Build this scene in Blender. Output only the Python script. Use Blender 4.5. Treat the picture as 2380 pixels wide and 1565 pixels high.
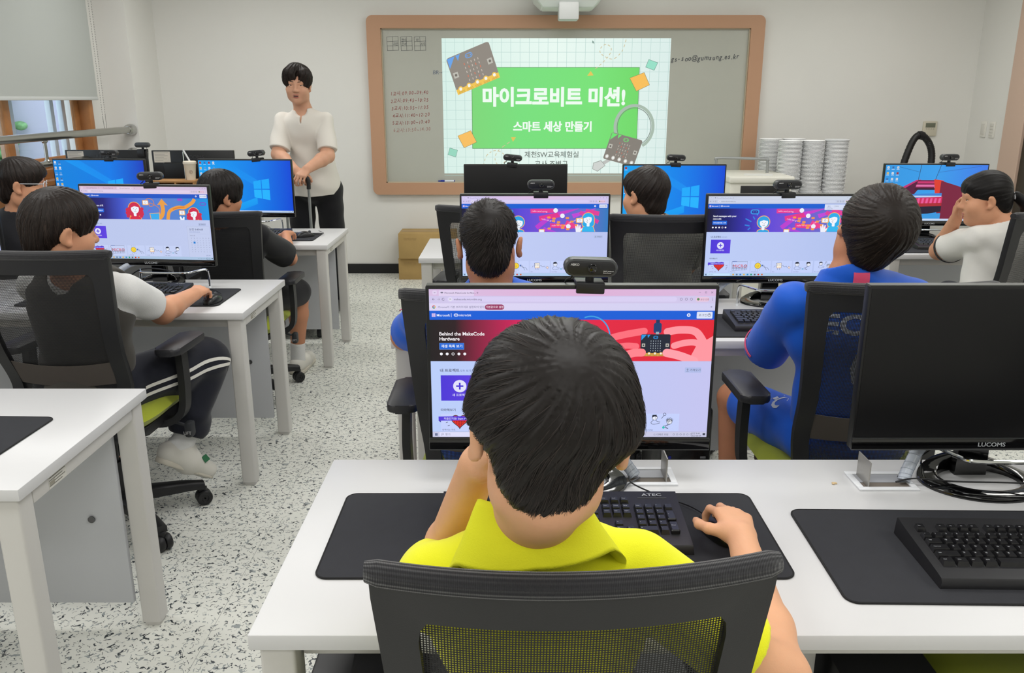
import bpy, bmesh, math, random
import numpy as np
from mathutils import Vector, Matrix, Euler

random.seed(7); rng = np.random.default_rng(11)
R = math.radians; PI = math.pi
SC = bpy.context.scene
COL = SC.collection
for o in list(bpy.data.objects): bpy.data.objects.remove(o, do_unlink=True)

# ------------------------------------------------------------------ camera, exposure, world, lights
cam_d = bpy.data.cameras.new('camera'); cam = bpy.data.objects.new('camera', cam_d); COL.objects.link(cam)
cam.location = (0, 0, 1.5)
cam.rotation_euler = (R(90 - 15.86), 0, 0)
cam_d.sensor_fit = 'HORIZONTAL'; cam_d.sensor_width = 36.0
cam_d.lens = 36.0 * 1950 / 2380
cam_d.clip_start = 0.05; cam_d.clip_end = 200
SC.camera = cam
SC.view_settings.view_transform = 'Standard'
SC.view_settings.look = 'None'
SC.view_settings.gamma = 1.0
SC.view_settings.use_curve_mapping = False
SC.view_settings.exposure = 0.0

def lin(c):
    if isinstance(c, (int, float)): c = (c, c, c)
    return tuple(((v / 255) / 12.92 if v / 255 <= 0.04045 else ((v / 255 + 0.055) / 1.055) ** 2.4) for v in c)

world = bpy.data.worlds.new('daylight'); SC.world = world; world.use_nodes = True
wn = world.node_tree.nodes; wl = world.node_tree.links
bg = wn['Background']; bg.inputs['Color'].default_value = (0.80, 0.92, 1.0, 1); bg.inputs['Strength'].default_value = 2.6

CEIL = 2.62
def area(name, loc, sx, sy, power, col=(1, 0.99, 0.972), rot=(0, 0, 0)):
    d = bpy.data.lights.new(name, 'AREA'); d.shape = 'RECTANGLE'; d.size = sx; d.size_y = sy
    d.energy = power; d.color = col
    o = bpy.data.objects.new(name, d); COL.objects.link(o); o.location = loc; o.rotation_euler = rot
    return o
LAMP_POWER = 15.6
LAMPS = [(x, y) for x in (-2.0, 0.35, 2.7) for y in (-0.9, 0.9, 2.6, 4.3, 6.0)]
for x, y in LAMPS:
    area('ceiling_panel_light', (x, y, CEIL - 0.03), 1.2, 0.6, LAMP_POWER * (0.84 if x > 2 else 1.0), (1, 0.985, 0.955) if x > 2 else (1, 0.99, 0.975))

# ------------------------------------------------------------------ helpers
MATS = {}
def mat(name, col=(200, 200, 200), rough=0.5, metal=0.0, spec=0.5, bump=0.0, bscale=200.0, mottle=0.0, mscale=8.0, coat=0.0, trans=0.0, ior=1.45, sss=0.0, sheen=0.0):
    if name in MATS: return MATS[name]
    m = bpy.data.materials.new(name); m.use_nodes = True; MATS[name] = m
    nt = m.node_tree; b = nt.nodes['Principled BSDF']
    c = lin(col)
    b.inputs['Base Color'].default_value = (*c, 1)
    b.inputs['Roughness'].default_value = rough
    b.inputs['Metallic'].default_value = metal
    b.inputs['Specular IOR Level'].default_value = spec
    b.inputs['IOR'].default_value = ior
    if coat: b.inputs['Coat Weight'].default_value = coat; b.inputs['Coat Roughness'].default_value = 0.06
    if trans: b.inputs['Transmission Weight'].default_value = trans
    if sheen: b.inputs['Sheen Weight'].default_value = sheen
    if sss:
        b.inputs['Subsurface Weight'].default_value = sss
        b.inputs['Subsurface Radius'].default_value = (0.9, 0.35, 0.2)
        b.inputs['Subsurface Scale'].default_value = 0.006
    if bump or mottle:
        tc = nt.nodes.new('ShaderNodeTexCoord')
    if mottle:
        n = nt.nodes.new('ShaderNodeTexNoise'); n.inputs['Scale'].default_value = mscale; n.inputs['Detail'].default_value = 5
        nt.links.new(tc.outputs['Object'], n.inputs['Vector'])
        r = nt.nodes.new('ShaderNodeValToRGB')
        r.color_ramp.elements[0].position = 0.3; r.color_ramp.elements[1].position = 0.7
        r.color_ramp.elements[0].color = (*[v * (1 - mottle) for v in c], 1)
        r.color_ramp.elements[1].color = (*[min(1, v * (1 + mottle)) for v in c], 1)
        nt.links.new(n.outputs['Fac'], r.inputs['Fac']); nt.links.new(r.outputs['Color'], b.inputs['Base Color'])
    if bump:
        n2 = nt.nodes.new('ShaderNodeTexNoise'); n2.inputs['Scale'].default_value = bscale; n2.inputs['Detail'].default_value = 3
        nt.links.new(tc.outputs['Object'], n2.inputs['Vector'])
        bp = nt.nodes.new('ShaderNodeBump'); bp.inputs['Strength'].default_value = bump; bp.inputs['Distance'].default_value = 0.002
        nt.links.new(n2.outputs['Fac'], bp.inputs['Height']); nt.links.new(bp.outputs['Normal'], b.inputs['Normal'])
    return m

def emit_mat(name, col, strength=1.0):
    if name in MATS: return MATS[name]
    m = bpy.data.materials.new(name); m.use_nodes = True; MATS[name] = m
    nt = m.node_tree; nt.nodes.remove(nt.nodes['Principled BSDF'])
    e = nt.nodes.new('ShaderNodeEmission'); e.inputs['Color'].default_value = (*lin(col), 1); e.inputs['Strength'].default_value = strength
    nt.links.new(e.outputs[0], nt.nodes['Material Output'].inputs[0])
    m.cycles.emission_sampling = 'NONE'
    return m

def tag(o, label=None, cat=None, group=None, kind=None):
    if label: o['label'] = label
    if cat: o['category'] = cat
    if group: o['group'] = group
    if kind: o['kind'] = kind
    return o

def empty(name, loc=(0, 0, 0), rz=0.0, label=None, cat=None, group=None):
    o = bpy.data.objects.new(name, None); COL.objects.link(o)
    o.empty_display_size = 0.05
    o.location = loc; o.rotation_euler = (0, 0, rz)
    return tag(o, label, cat, group)

def link_mesh(name, me, m=None, parent=None, smooth=35, loc=None, rot=None):
    if m is not None:
        for x in (m if isinstance(m, (list, tuple)) else [m]): me.materials.append(x)
    if smooth is not None:
        me.polygons.foreach_set('use_smooth', [True] * len(me.polygons))
        if smooth < 180: me.set_sharp_from_angle(angle=R(smooth))
    o = bpy.data.objects.new(name, me); COL.objects.link(o)
    if parent: o.parent = parent
    if loc is not None: o.location = loc
    if rot is not None: o.rotation_euler = rot
    return o

def obj(name, bm, m, parent=None, smooth=35, loc=None, rot=None):
    me = bpy.data.meshes.new(name)
    bmesh.ops.recalc_face_normals(bm, faces=bm.faces)
    bm.to_mesh(me); bm.free()
    return link_mesh(name, me, m, parent, smooth, loc, rot)

def pydata(name, verts, faces, m, parent=None, smooth=180):
    me = bpy.data.meshes.new(name)
    verts = np.asarray(verts, dtype=np.float32); 
    me.from_pydata(verts.tolist(), [], faces if isinstance(faces, list) else faces.tolist())
    return link_mesh(name, me, m, parent, smooth)

def dup(root, loc, rz=None, label=None, group=None):
    r = root.copy(); COL.objects.link(r); r.location = loc
    if rz is not None: r.rotation_euler = (0, 0, rz)
    if label: r['label'] = label
    if group: r['group'] = group
    for ch in list(root.children):
        c = ch.copy(); COL.objects.link(c); c.parent = r
        for g in list(ch.children):
            d = g.copy(); COL.objects.link(d); d.parent = c
    return r

def BM(): return bmesh.new()

def bx(bm, c, s, bevel=0.0, seg=2, mi=0, rot=None):
    """box centre c, full size s"""
    ret = bmesh.ops.create_cube(bm, size=1.0)
    vs = ret['verts']
    bmesh.ops.scale(bm, vec=s, verts=vs)
    if bevel > 0:
        es = list({e for v in vs for e in v.link_edges})
        r2 = bmesh.ops.bevel(bm, geom=es, offset=min(bevel, min(s) * 0.49), segments=seg, profile=0.5, affect='EDGES')
        vs = list({v for f in r2['faces'] for v in f.verts} | {v for v in vs if v.is_valid})
        # gather the whole island
        seen = set(vs); st = list(vs)
        while st:
            v = st.pop()
            for e in v.link_edges:
                w = e.other_vert(v)
                if w not in seen: seen.add(w); st.append(w)
        vs = list(seen)
    if rot is not None:
        bmesh.ops.rotate(bm, cent=(0, 0, 0), matrix=Euler(rot).to_matrix(), verts=vs)
    bmesh.ops.translate(bm, vec=c, verts=vs)
    if mi:
        for f in {f for v in vs for f in v.link_faces}: f.material_index = mi
    return vs

def tube(bm, pts, r, n=10, closed=False, mi=0, caps=True):
    """swept round tube; r number or list"""
    pts = [Vector(p) for p in pts]; N = len(pts)
    rs = r if isinstance(r, (list, tuple)) else [r] * N
    rings = []; up = None
    for i in range(N):
        if closed: t = pts[(i + 1) % N] - pts[i - 1]
        else: t = pts[min(i + 1, N - 1)] - pts[max(i - 1, 0)]
        t.normalize()
        if up is None:
            a = Vector((0, 0, 1)) if abs(t.z) < 0.9 else Vector((1, 0, 0))
            up = (a - t * a.dot(t)).normalized()
        else:
            up = (up - t * up.dot(t)).normalized()
        sd = t.cross(up)
        rings.append([bm.verts.new(pts[i] + (up * math.cos(2 * PI * k / n) + sd * math.sin(2 * PI * k / n)) * rs[i]) for k in range(n)])
    M = N if closed else N - 1
    for i in range(M):
        a, b = rings[i], rings[(i + 1) % N]
        for k in range(n):
            f = bm.faces.new((a[k], a[(k + 1) % n], b[(k + 1) % n], b[k])); f.material_index = mi
    if caps and not closed:
        for rg in (rings[0], rings[-1]):
            f = bm.faces.new(rg); f.material_index = mi

def spline(ctrl, n=8, closed=False):
    """Catmull-Rom through control points"""
    c = [Vector(p) for p in ctrl]; out = []; N = len(c)
    segs = N if closed else N - 1
    for i in range(segs):
        if closed: p0, p1, p2, p3 = c[i - 1], c[i], c[(i + 1) % N], c[(i + 2) % N]
        else: p0, p1, p2, p3 = c[max(i - 1, 0)], c[i], c[i + 1], c[min(i + 2, N - 1)]
        for k in range(n):
            t = k / n
            out.append(0.5 * ((2 * p1) + (p2 - p0) * t + (2 * p0 - 5 * p1 + 4 * p2 - p3) * t * t + (3 * p1 - p0 - 3 * p2 + p3) * t ** 3))
    if not closed: out.append(c[-1])
    return out

def lathe(bm, prof, n=32, axis='z', c=(0, 0, 0), sx=1, sy=1, mi=0):
    rings = []
    for (r, h) in prof:
        rg = []
        for k in range(n):
            a = 2 * PI * k / n; x, y = r * math.cos(a) * sx, r * math.sin(a) * sy
            p = (x, y, h) if axis == 'z' else ((x, h, y) if axis == 'y' else (h, x, y))
            rg.append(bm.verts.new((p[0] + c[0], p[1] + c[1], p[2] + c[2])))
        rings.append(rg)
    for i in range(len(rings) - 1):
        for k in range(n):
            f = bm.faces.new((rings[i][k], rings[i][(k + 1) % n], rings[i + 1][(k + 1) % n], rings[i + 1][k])); f.material_index = mi
    for rg in (rings[0], rings[-1]):
        try: f = bm.faces.new(rg); f.material_index = mi
        except Exception: pass

def rrect(w, h, r, n=5, cx=0, cy=0):
    """rounded rectangle outline, centred"""
    pts = []
    for (sx, sy, a0) in ((1, 1, 0), (-1, 1, 90), (-1, -1, 180), (1, -1, 270)):
        for k in range(n + 1):
            a = R(a0 + 90 * k / n)
            pts.append((cx + sx * (w / 2 - r) + r * math.cos(a), cy + sy * (h / 2 - r) + r * math.sin(a)))
    return pts

def prism(bm, pts, a0, a1, plane='xy', mi=0, bevel=0.0):
    """extrude a 2D outline; plane xy -> z from a0 to a1; xz -> y; yz -> x"""
    def P(p, a):
        return (p[0], p[1], a) if plane == 'xy' else ((p[0], a, p[1]) if plane == 'xz' else (a, p[0], p[1]))
    lo = [bm.verts.new(P(p, a0)) for p in pts]; hi = [bm.verts.new(P(p, a1)) for p in pts]
    n = len(pts); fs = [bm.faces.new(lo), bm.faces.new(hi)]
    for k in range(n): fs.append(bm.faces.new((lo[k], lo[(k + 1) % n], hi[(k + 1) % n], hi[k])))
    for f in fs: f.material_index = mi
    if bevel > 0:
        es = [e for f in fs[:2] for e in f.edges]
        bmesh.ops.bevel(bm, geom=es, offset=bevel, segments=2, profile=0.5, affect='EDGES')
    return lo, hi

# ---- text as mesh (default built-in typeface)
_txt_cache = {}
def text_geom(s, bold=0.0):
    """unit-size text -> (verts Nx2, faces)"""
    key = (s, bold)
    if key in _txt_cache: return _txt_cache[key]
    cu = bpy.data.curves.new('t', 'FONT'); cu.body = s; cu.size = 1.0; cu.offset = bold; cu.resolution_u = 3
    to = bpy.data.objects.new('t', cu); COL.objects.link(to)
    bpy.context.view_layer.update()
    dg = bpy.context.evaluated_depsgraph_get()
    me = to.evaluated_get(dg).to_mesh()
    v = np.array([(q.co.x, q.co.y) for q in me.vertices]) if len(me.vertices) else np.zeros((0, 2))
    f = [tuple(p.vertices) for p in me.polygons]
    to.evaluated_get(dg).to_mesh_clear()
    bpy.data.objects.remove(to, do_unlink=True); bpy.data.curves.remove(cu)
    _txt_cache[key] = (v, f)
    return v, f

class Panel:
    """flat picture made of layered coloured faces. x right, y DOWN, in its own units (W x H); mapped on a w x h metre rectangle"""
    def __init__(s, W, H): s.W, s.H = W, H; s.v = []; s.f = []; s.c = []; s.layer = 0
    def _add(s, pts, faces, cols):
        b = len(s.v); s.layer += 1
        s.v += [(p[0], p[1], s.layer) for p in pts]
        for fc in faces: s.f.append(tuple(b + i for i in fc)); s.c.append([cols[i] if isinstance(cols, list) else cols for i in fc])
    def poly(s, pts, col): s._add(pts, [tuple(range(len(pts)))], col)
    def rect(s, x, y, w, h, col): s.poly([(x, y), (x + w, y), (x + w, y + h), (x, y + h)], col)
    def grad(s, x, y, w, h, stops, vert=False):
        """stops: [(t,col)...] horizontally (or vertically)"""
        pts, cols, faces = [], [], []
        for t, c in stops:
            if vert: pts += [(x, y + h * t), (x + w, y + h * t)]
            else: pts += [(x + w * t, y), (x + w * t, y + h)]
            cols += [c, c]
        for i in range(len(stops) - 1): faces.append((2 * i, 2 * i + 1, 2 * i + 3, 2 * i + 2))
        s._add(pts, faces, cols)
    def quad4(s, pts, cols): s._add(pts, [(0, 1, 2, 3)], list(cols))
    def circ(s, x, y, r, col, n=24, ry=None):
        ry = ry or r
        s.poly([(x + r * math.cos(2 * PI * k / n), y + ry * math.sin(2 * PI * k / n)) for k in range(n)], col)
    def ring(s, x, y, r, w, col, n=24, a0=0, a1=360, ry=None):
        ry = ry or r
        s.line([(x + r * math.cos(R(a0 + (a1 - a0) * k / n)), y + ry * math.sin(R(a0 + (a1 - a0) * k / n))) for k in range(n + 1)], w, col)
    def rr(s, x, y, w, h, r, col): s.poly(rrect(w, h, r, 4, x + w / 2, y + h / 2), col)
    def line(s, pts, w, col):
        P = [Vector((p[0], p[1])) for p in pts]; vs = []; N = len(P)
        for i in range(N):
            t = P[min(i + 1, N - 1)] - P[max(i - 1, 0)]
            if t.length < 1e-9: t = Vector((1, 0))
            t.normalize(); nn = Vector((-t.y, t.x)) * w / 2
            vs += [tuple(P[i] + nn), tuple(P[i] - nn)]
        s._add(vs, [(2 * i, 2 * i + 1, 2 * i + 3, 2 * i + 2) for i in range(N - 1)], col)
    def curve(s, ctrl, w, col, n=6, closed=False):
        p = [(q.x, q.y) for q in spline([(a, b, 0) for a, b in ctrl], n, closed)]
        if closed: p.append(p[0])
        s.line(p, w, col)
    def dash(s, ctrl, w, col, on=14, off=12, n=10):
        p = [(q.x, q.y) for q in spline([(a, b, 0) for a, b in ctrl], n)]
        acc = 0.0; seg = [p[0]]; draw = True
        for i in range(1, len(p)):
            d = math.dist(p[i], p[i - 1]); acc += d; seg.append(p[i])
            if acc > (on if draw else off):
                if draw: s.line(seg, w, col)
                seg = [p[i]]; acc = 0; draw = not draw
    def text(s, t, x, y, size, col, bold=0.0, align='l', rot=0.0, shear=0.0, wide=1.0):
        """baseline-left at x,y; size = cap-ish em height in units"""
        v, f = text_geom(t, bold)
        if not len(v): return
        v = v.copy() * size; v[:, 0] *= wide
        if shear: v[:, 0] += v[:, 1] * shear
        w = v[:, 0].max()
        if align == 'c': v[:, 0] -= w / 2
        elif align == 'r': v[:, 0] -= w
        ca, sa = math.cos(rot), math.sin(rot)
        px = x + v[:, 0] * ca + v[:, 1] * sa; py = y - (v[:, 1] * ca - v[:, 0] * sa)
        s._add(list(zip(px.tolist(), py.tolist())), f, col)
    def build(s, name, w, h, m, parent=None, dl=0.00002, loc=None, rot=None):
        """rectangle in local XZ plane, centred, facing -Y"""
        v = np.array(s.v, dtype=float)
        out = np.empty_like(v)
        out[:, 0] = (v[:, 0] / s.W - 0.5) * w; out[:, 2] = (0.5 - v[:, 1] / s.H) * h; out[:, 1] = -v[:, 2] * dl
        me = bpy.data.meshes.new(name); me.from_pydata(out.tolist(), [], s.f)
        ca = me.color_attributes.new('Col', 'FLOAT_COLOR', 'CORNER')
        cols = []
        for cc in s.c:
            for c in cc: cols += [*lin(c), 1.0]
        ca.data.foreach_set('color', cols)
        return link_mesh(name, me, m, parent, None, loc, rot)

def colour_attr_mat(name, emission=True, strength=1.0, rough=0.6, mix_diffuse=0.0):
    if name in MATS: return MATS[name]
    m = bpy.data.materials.new(name); m.use_nodes = True; MATS[name] = m
    nt = m.node_tree; b = nt.nodes['Principled BSDF']
    a = nt.nodes.new('ShaderNodeVertexColor'); a.layer_name = 'Col'
    if emission:
        b.inputs['Base Color'].default_value = (0.01, 0.01, 0.01, 1); b.inputs['Roughness'].default_value = 0.5
        b.inputs['Specular IOR Level'].default_value = 0.2
        nt.links.new(a.outputs['Color'], b.inputs['Emission Color']); b.inputs['Emission Strength'].default_value = strength
        m.cycles.emission_sampling = 'NONE'
    else:
        nt.links.new(a.outputs['Color'], b.inputs['Base Color']); b.inputs['Roughness'].default_value = rough
    return m

SCREEN = colour_attr_mat('screen_and_slide_glow', True, 1.0)  # monitor pictures, and the slide sheet that glows in place of projected light
PRINT = colour_attr_mat('printed_ink', False)

def text_obj(name, s, size, m, parent=None, loc=(0, 0, 0), rot=(R(90), 0, 0), bold=0.0, depth=0.0004, wide=1.0, shear=0.0, center=True):
    """thin lettering in local XY (before rot)"""
    v, f = text_geom(s, bold)
    v = v.copy() * size; v[:, 0] *= wide
    if shear: v[:, 0] += v[:, 1] * shear
    if center and len(v):
        v[:, 0] -= (v[:, 0].max() + v[:, 0].min()) / 2; v[:, 1] -= (v[:, 1].max() + v[:, 1].min()) / 2
    bm = BM()
    vs = [bm.verts.new((a, b, 0)) for a, b in v]
    for fc in f:
        try: bm.faces.new([vs[i] for i in fc])
        except Exception: pass
    if depth:
        r = bmesh.ops.extrude_face_region(bm, geom=list(bm.faces))
        bmesh.ops.translate(bm, vec=(0, 0, depth), verts=[g for g in r['geom'] if isinstance(g, bmesh.types.BMVert)])
    return obj(name, bm, m, parent, None, loc, rot)
# ------------------------------------------------------------------ room
FW = 7.35; LW = -3.2; RW = 3.88; BW = -2.6
def structure(name, bm, m, label=None, smooth=None, parent=None):
    o = obj(name, bm, m, parent, smooth)
    if parent is None: o['kind'] = 'structure'
    if label: o['label'] = label
    return o

def floor_material():
    m = bpy.data.materials.new('speckled_vinyl'); m.use_nodes = True; nt = m.node_tree; N = nt.nodes; L = nt.links
    b = N['Principled BSDF']; b.inputs['Roughness'].default_value = 0.38; b.inputs['Specular IOR Level'].default_value = 0.45
    tc = N.new('ShaderNodeTexCoord')
    def noise(scale, detail=2.0, dist=0.0, off=0.0):
        mp = N.new('ShaderNodeMapping'); mp.inputs['Location'].default_value = (off, off * 1.7, 0)
        L.new(tc.outputs['Object'], mp.inputs['Vector'])
        n = N.new('ShaderNodeTexNoise'); n.inputs['Scale'].default_value = scale; n.inputs['Detail'].default_value = detail; n.inputs['Distortion'].default_value = dist
        L.new(mp.outputs['Vector'], n.inputs['Vector']); return n.outputs['Fac']
    def M(op, a, bb=None):
        n = N.new('ShaderNodeMath'); n.operation = op
        for i, q in enumerate((a, bb)):
            if q is None: continue
            if isinstance(q, (int, float)): n.inputs[i].default_value = q
            else: L.new(q, n.inputs[i])
        return n.outputs[0]
    def flecks(scale, w, mscale, thr, off):
        a = M('LESS_THAN', M('ABSOLUTE', M('SUBTRACT', noise(scale, 1.0, 0.6, off), 0.5)), w)
        return M('MULTIPLY', a, M('GREATER_THAN', noise(mscale, 1.0, 0, off + 3), thr))
    dark = flecks(46, 0.032, 55, 0.535, 0.0)
    mid = flecks(42, 0.034, 50, 0.545, 9.0)
    mix1 = N.new('ShaderNodeMix'); mix1.data_type = 'RGBA'; mix2 = N.new('ShaderNodeMix'); mix2.data_type = 'RGBA'
    tint = N.new('ShaderNodeValToRGB'); tint.color_ramp.elements[0].color = (*lin((224, 225, 217)), 1); tint.color_ramp.elements[1].color = (*lin((238, 238, 230)), 1)
    L.new(noise(3.0, 3.0), tint.inputs['Fac'])
    L.new(mid, mix1.inputs[0]); L.new(tint.outputs['Color'], mix1.inputs[6]); mix1.inputs[7].default_value = (*lin((158, 164, 164)), 1)
    L.new(dark, mix2.inputs[0]); L.new(mix1.outputs[2], mix2.inputs[6]); mix2.inputs[7].default_value = (*lin((64, 70, 74)), 1)
    # fine joints between the 60 cm tiles
    sp = N.new('ShaderNodeSeparateXYZ'); L.new(tc.outputs['Object'], sp.inputs[0])
    def joint(c):
        return M('LESS_THAN', M('ABSOLUTE', M('SUBTRACT', M('FRACT', M('MULTIPLY', M('ADD', c, 30.13), 1 / 0.9)), 0.5)), 0.0011)
    j = M('MAXIMUM', joint(sp.outputs[0]), joint(sp.outputs[1]))
    mix3 = N.new('ShaderNodeMix'); mix3.data_type = 'RGBA'
    L.new(M('MULTIPLY', j, 0.55), mix3.inputs[0]); L.new(mix2.outputs[2], mix3.inputs[6]); mix3.inputs[7].default_value = (*lin((120, 122, 120)), 1)
    L.new(mix3.outputs[2], b.inputs['Base Color'])
    return m

WALL = mat('wall_paint', (227, 226, 221), 0.75, mottle=0.012, mscale=1.5, bump=0.05, bscale=60)
CEILM = mat('ceiling_board', (238, 238, 234), 0.85, bump=0.15, bscale=90)
bm = BM(); bx(bm, ((LW + RW) / 2, (FW + BW) / 2, -0.05), (RW - LW + 0.6, FW - BW + 0.6, 0.1)); structure('floor', bm, floor_material(), 'white vinyl floor with dark grey flecks')
bm = BM(); bx(bm, ((LW + RW) / 2, (FW + BW) / 2, CEIL + 0.05), (RW - LW + 0.6, FW - BW + 0.6, 0.1)); structure('ceiling', bm, CEILM)
bm = BM(); bx(bm, ((LW + RW) / 2, FW + 0.1, CEIL / 2), (RW - LW + 0.6, 0.2, CEIL)); structure('wall_front', bm, WALL, 'off-white front wall behind the whiteboard')
bm = BM(); bx(bm, ((LW + RW) / 2, BW - 0.1, CEIL / 2), (RW - LW + 0.6, 0.2, CEIL)); structure('wall_back', bm, WALL)
WY0, WY1, WZ0, WZ1 = 2.5, 6.58, 0.97, 2.45
bm = BM()
ly = FW - BW + 0.0
bx(bm, (LW - 0.1, (FW + BW) / 2, WZ0 / 2), (0.2, ly, WZ0))
bx(bm, (LW - 0.1, (FW + BW) / 2, (CEIL + WZ1) / 2), (0.2, ly, CEIL - WZ1))
bx(bm, (LW - 0.1, (WY1 + FW) / 2, (WZ0 + WZ1) / 2), (0.2, FW - WY1, WZ1 - WZ0))
bx(bm, (LW - 0.1, (BW + WY0) / 2, (WZ0 + WZ1) / 2), (0.2, WY0 - BW, WZ1 - WZ0))
structure('wall_left', bm, WALL, 'off-white left wall around the window')
bm = BM(); bx(bm, ((LW - 2.95) / 2, (6.82 + FW) / 2, CEIL / 2), (0.25, FW - 6.82, CEIL)); structure('wall_corner', bm, WALL, 'shallow off-white pier in the front left corner')
bm = BM(); bx(bm, (RW + 0.1, (FW + BW) / 2, CEIL / 2), (0.2, ly, CEIL)); structure('wall_right', bm, WALL, 'off-white right wall with switches')
BASEM = mat('baseboard_black', (22, 22, 24), 0.4)
bm = BM(); bx(bm, ((RW - 2.95) / 2, FW - 0.006, 0.043), (RW + 2.95, 0.012, 0.086), 0.002); structure('baseboard_front', bm, BASEM, 'black baseboard under the front wall')
bm = BM(); bx(bm, (RW - 0.006, 7.06, 0.043), (0.012, 0.58, 0.086), 0.002); structure('baseboard_right', bm, BASEM)

# door and its broad beige surround in the right wall
bm = BM(); bx(bm, (RW - 0.02, 6.63, 1.15), (0.04, 0.26, 2.3), 0.004); bx(bm, (RW - 0.02, 5.45, 1.15), (0.04, 0.14, 2.3), 0.004); bx(bm, (RW - 0.02, 6.01, 2.22), (0.04, 0.98, 0.16), 0.004)
structure('trim_1', bm, mat('door_surround', (203, 176, 158), 0.5), 'beige door surround at the right edge')
dr = empty('door_1'); dr['kind'] = 'structure'; dr['label'] = 'dark brown door at the far right'
bm = BM(); bx(bm, (RW - 0.012, 6.01, 1.07), (0.02, 0.97, 2.14), 0.003); obj('door_leaf', bm, mat('door_dark', (52, 46, 36), 0.45), dr)
bm = BM(); tube(bm, spline([(RW - 0.02, 5.62, 1.0), (RW - 0.06, 5.62, 1.0), (RW - 0.065, 5.70, 1.0), (RW - 0.065, 5.76, 1.0)], 5), 0.009); obj('door_handle', bm, mat('steel', (190, 190, 188), 0.25, 1.0), dr)

# ------------------------------------------------------------------ window, blind, rail
WOOD = mat('window_wood', (176, 120, 72), 0.45, mottle=0.12, mscale=14)
WOOD2 = mat('window_wood_pale', (206, 172, 146), 0.5, mottle=0.05, mscale=14)
WHITEF = mat('window_white_sash', (214, 224, 232), 0.35)
STEEL = mat('steel_rail', (176, 176, 170), 0.28, 1.0)
win = empty('window_1'); win['kind'] = 'structure'; win['label'] = 'wood-framed window in the left wall'
bm = BM()
for y in (WY0 + 0.03, WY1 - 0.03): bx(bm, (LW - 0.03, y, (WZ0 + WZ1) / 2), (0.12, 0.06, WZ1 - WZ0), 0.004)
for z in (WZ0 + 0.03, WZ1 - 0.03): bx(bm, (LW - 0.03, (WY0 + WY1) / 2, z), (0.12, WY1 - WY0, 0.06), 0.004)
obj('frame', bm, WOOD, win)
for y0, y1, dx in ((2.56, 3.6, -0.03), (3.53, 4.58, -0.065), (4.52, 5.56, -0.03), (5.50, 6.52, -0.065)):
    bm = BM()
    bx(bm, (LW + dx, y0 + 0.03, (WZ0 + WZ1) / 2), (0.03, 0.06, WZ1 - WZ0 - 0.12), 0.003, mi=1)
    bx(bm, (LW + dx, y1 - 0.035, (WZ0 + WZ1) / 2), (0.03, 0.07, WZ1 - WZ0 - 0.12), 0.003)
    for z in (WZ0 + 0.095, WZ1 - 0.095): bx(bm, (LW + dx, (y0 + y1) / 2, z), (0.028, y1 - y0, 0.07), 0.003)
    obj('sash', bm, [WOOD, WOOD2], win)
    bm = BM(); bx(bm, (LW + dx, (y0 + y1) / 2, (WZ0 + WZ1) / 2), (0.006, y1 - y0 - 0.1, WZ1 - WZ0 - 0.22))
    obj('pane', bm, mat('window_glass', (245, 250, 255), 0.02, trans=1.0, ior=1.15, spec=0.3), win)
bm = BM()
for y in (2.6, 3.55, 4.55, 5.42, 5.78, 6.30, 6.46):
    bx(bm, (LW - 0.155, y, (WZ0 + WZ1) / 2), (0.04, 0.05, WZ1 - WZ0), 0.004)
for z in (WZ0 + 0.03, WZ1 - 0.03): bx(bm, (LW - 0.155, (WY0 + WY1) / 2, z), (0.04, WY1 - WY0, 0.06), 0.004)
obj('outer_sash', bm, WHITEF, win)
bm = BM(); bx(bm, (LW + 0.05, (WY0 + WY1) / 2, WZ0 - 0.015), (0.16, WY1 - WY0 + 0.06, 0.03), 0.004); bx(bm, (LW + 0.015, (WY0 + WY1) / 2, WZ0 - 0.09), (0.03, WY1 - WY0 + 0.04, 0.12), 0.004)
obj('sill', bm, WOOD, win)

blind = empty('roller_blind', (LW + 0.07, 4.55, 1.487), 0, 'pale grey roller blind pulled half down over the left window', 'blind')
bm = BM(); bx(bm, (0, 0, 0.55), (0.002, 4.08, 1.06)); obj('fabric', bm, mat('blind_fabric', (180, 184, 180), 0.8, bump=0.1, bscale=500), blind)
bm = BM(); bx(bm, (0, 0, 0.012), (0.012, 4.08, 0.024), 0.004); obj('bottom_bar', bm, mat('blind_bar', (205, 208, 206), 0.5), blind)
bm = BM()
for sx in (0.0, 0.045):
    for k in range(74):
        z = 1.05 - k * 0.0175
        if z < -0.16: break
        bx(bm, (0.012, 2.055 + sx + 0.004 * math.sin(k * 0.05), z), (0.004, 0.004, 0.011), 0.0015, 1)
tube(bm, spline([(0.012, 2.055, -0.12), (0.012, 2.062, -0.2), (0.012, 2.08, -0.215), (0.012, 2.097, -0.2), (0.012, 2.10, -0.1)], 6), 0.0022, 6)
obj('bead_chain', bm, mat('bead_chain', (150, 150, 146), 0.4), blind)

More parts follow.
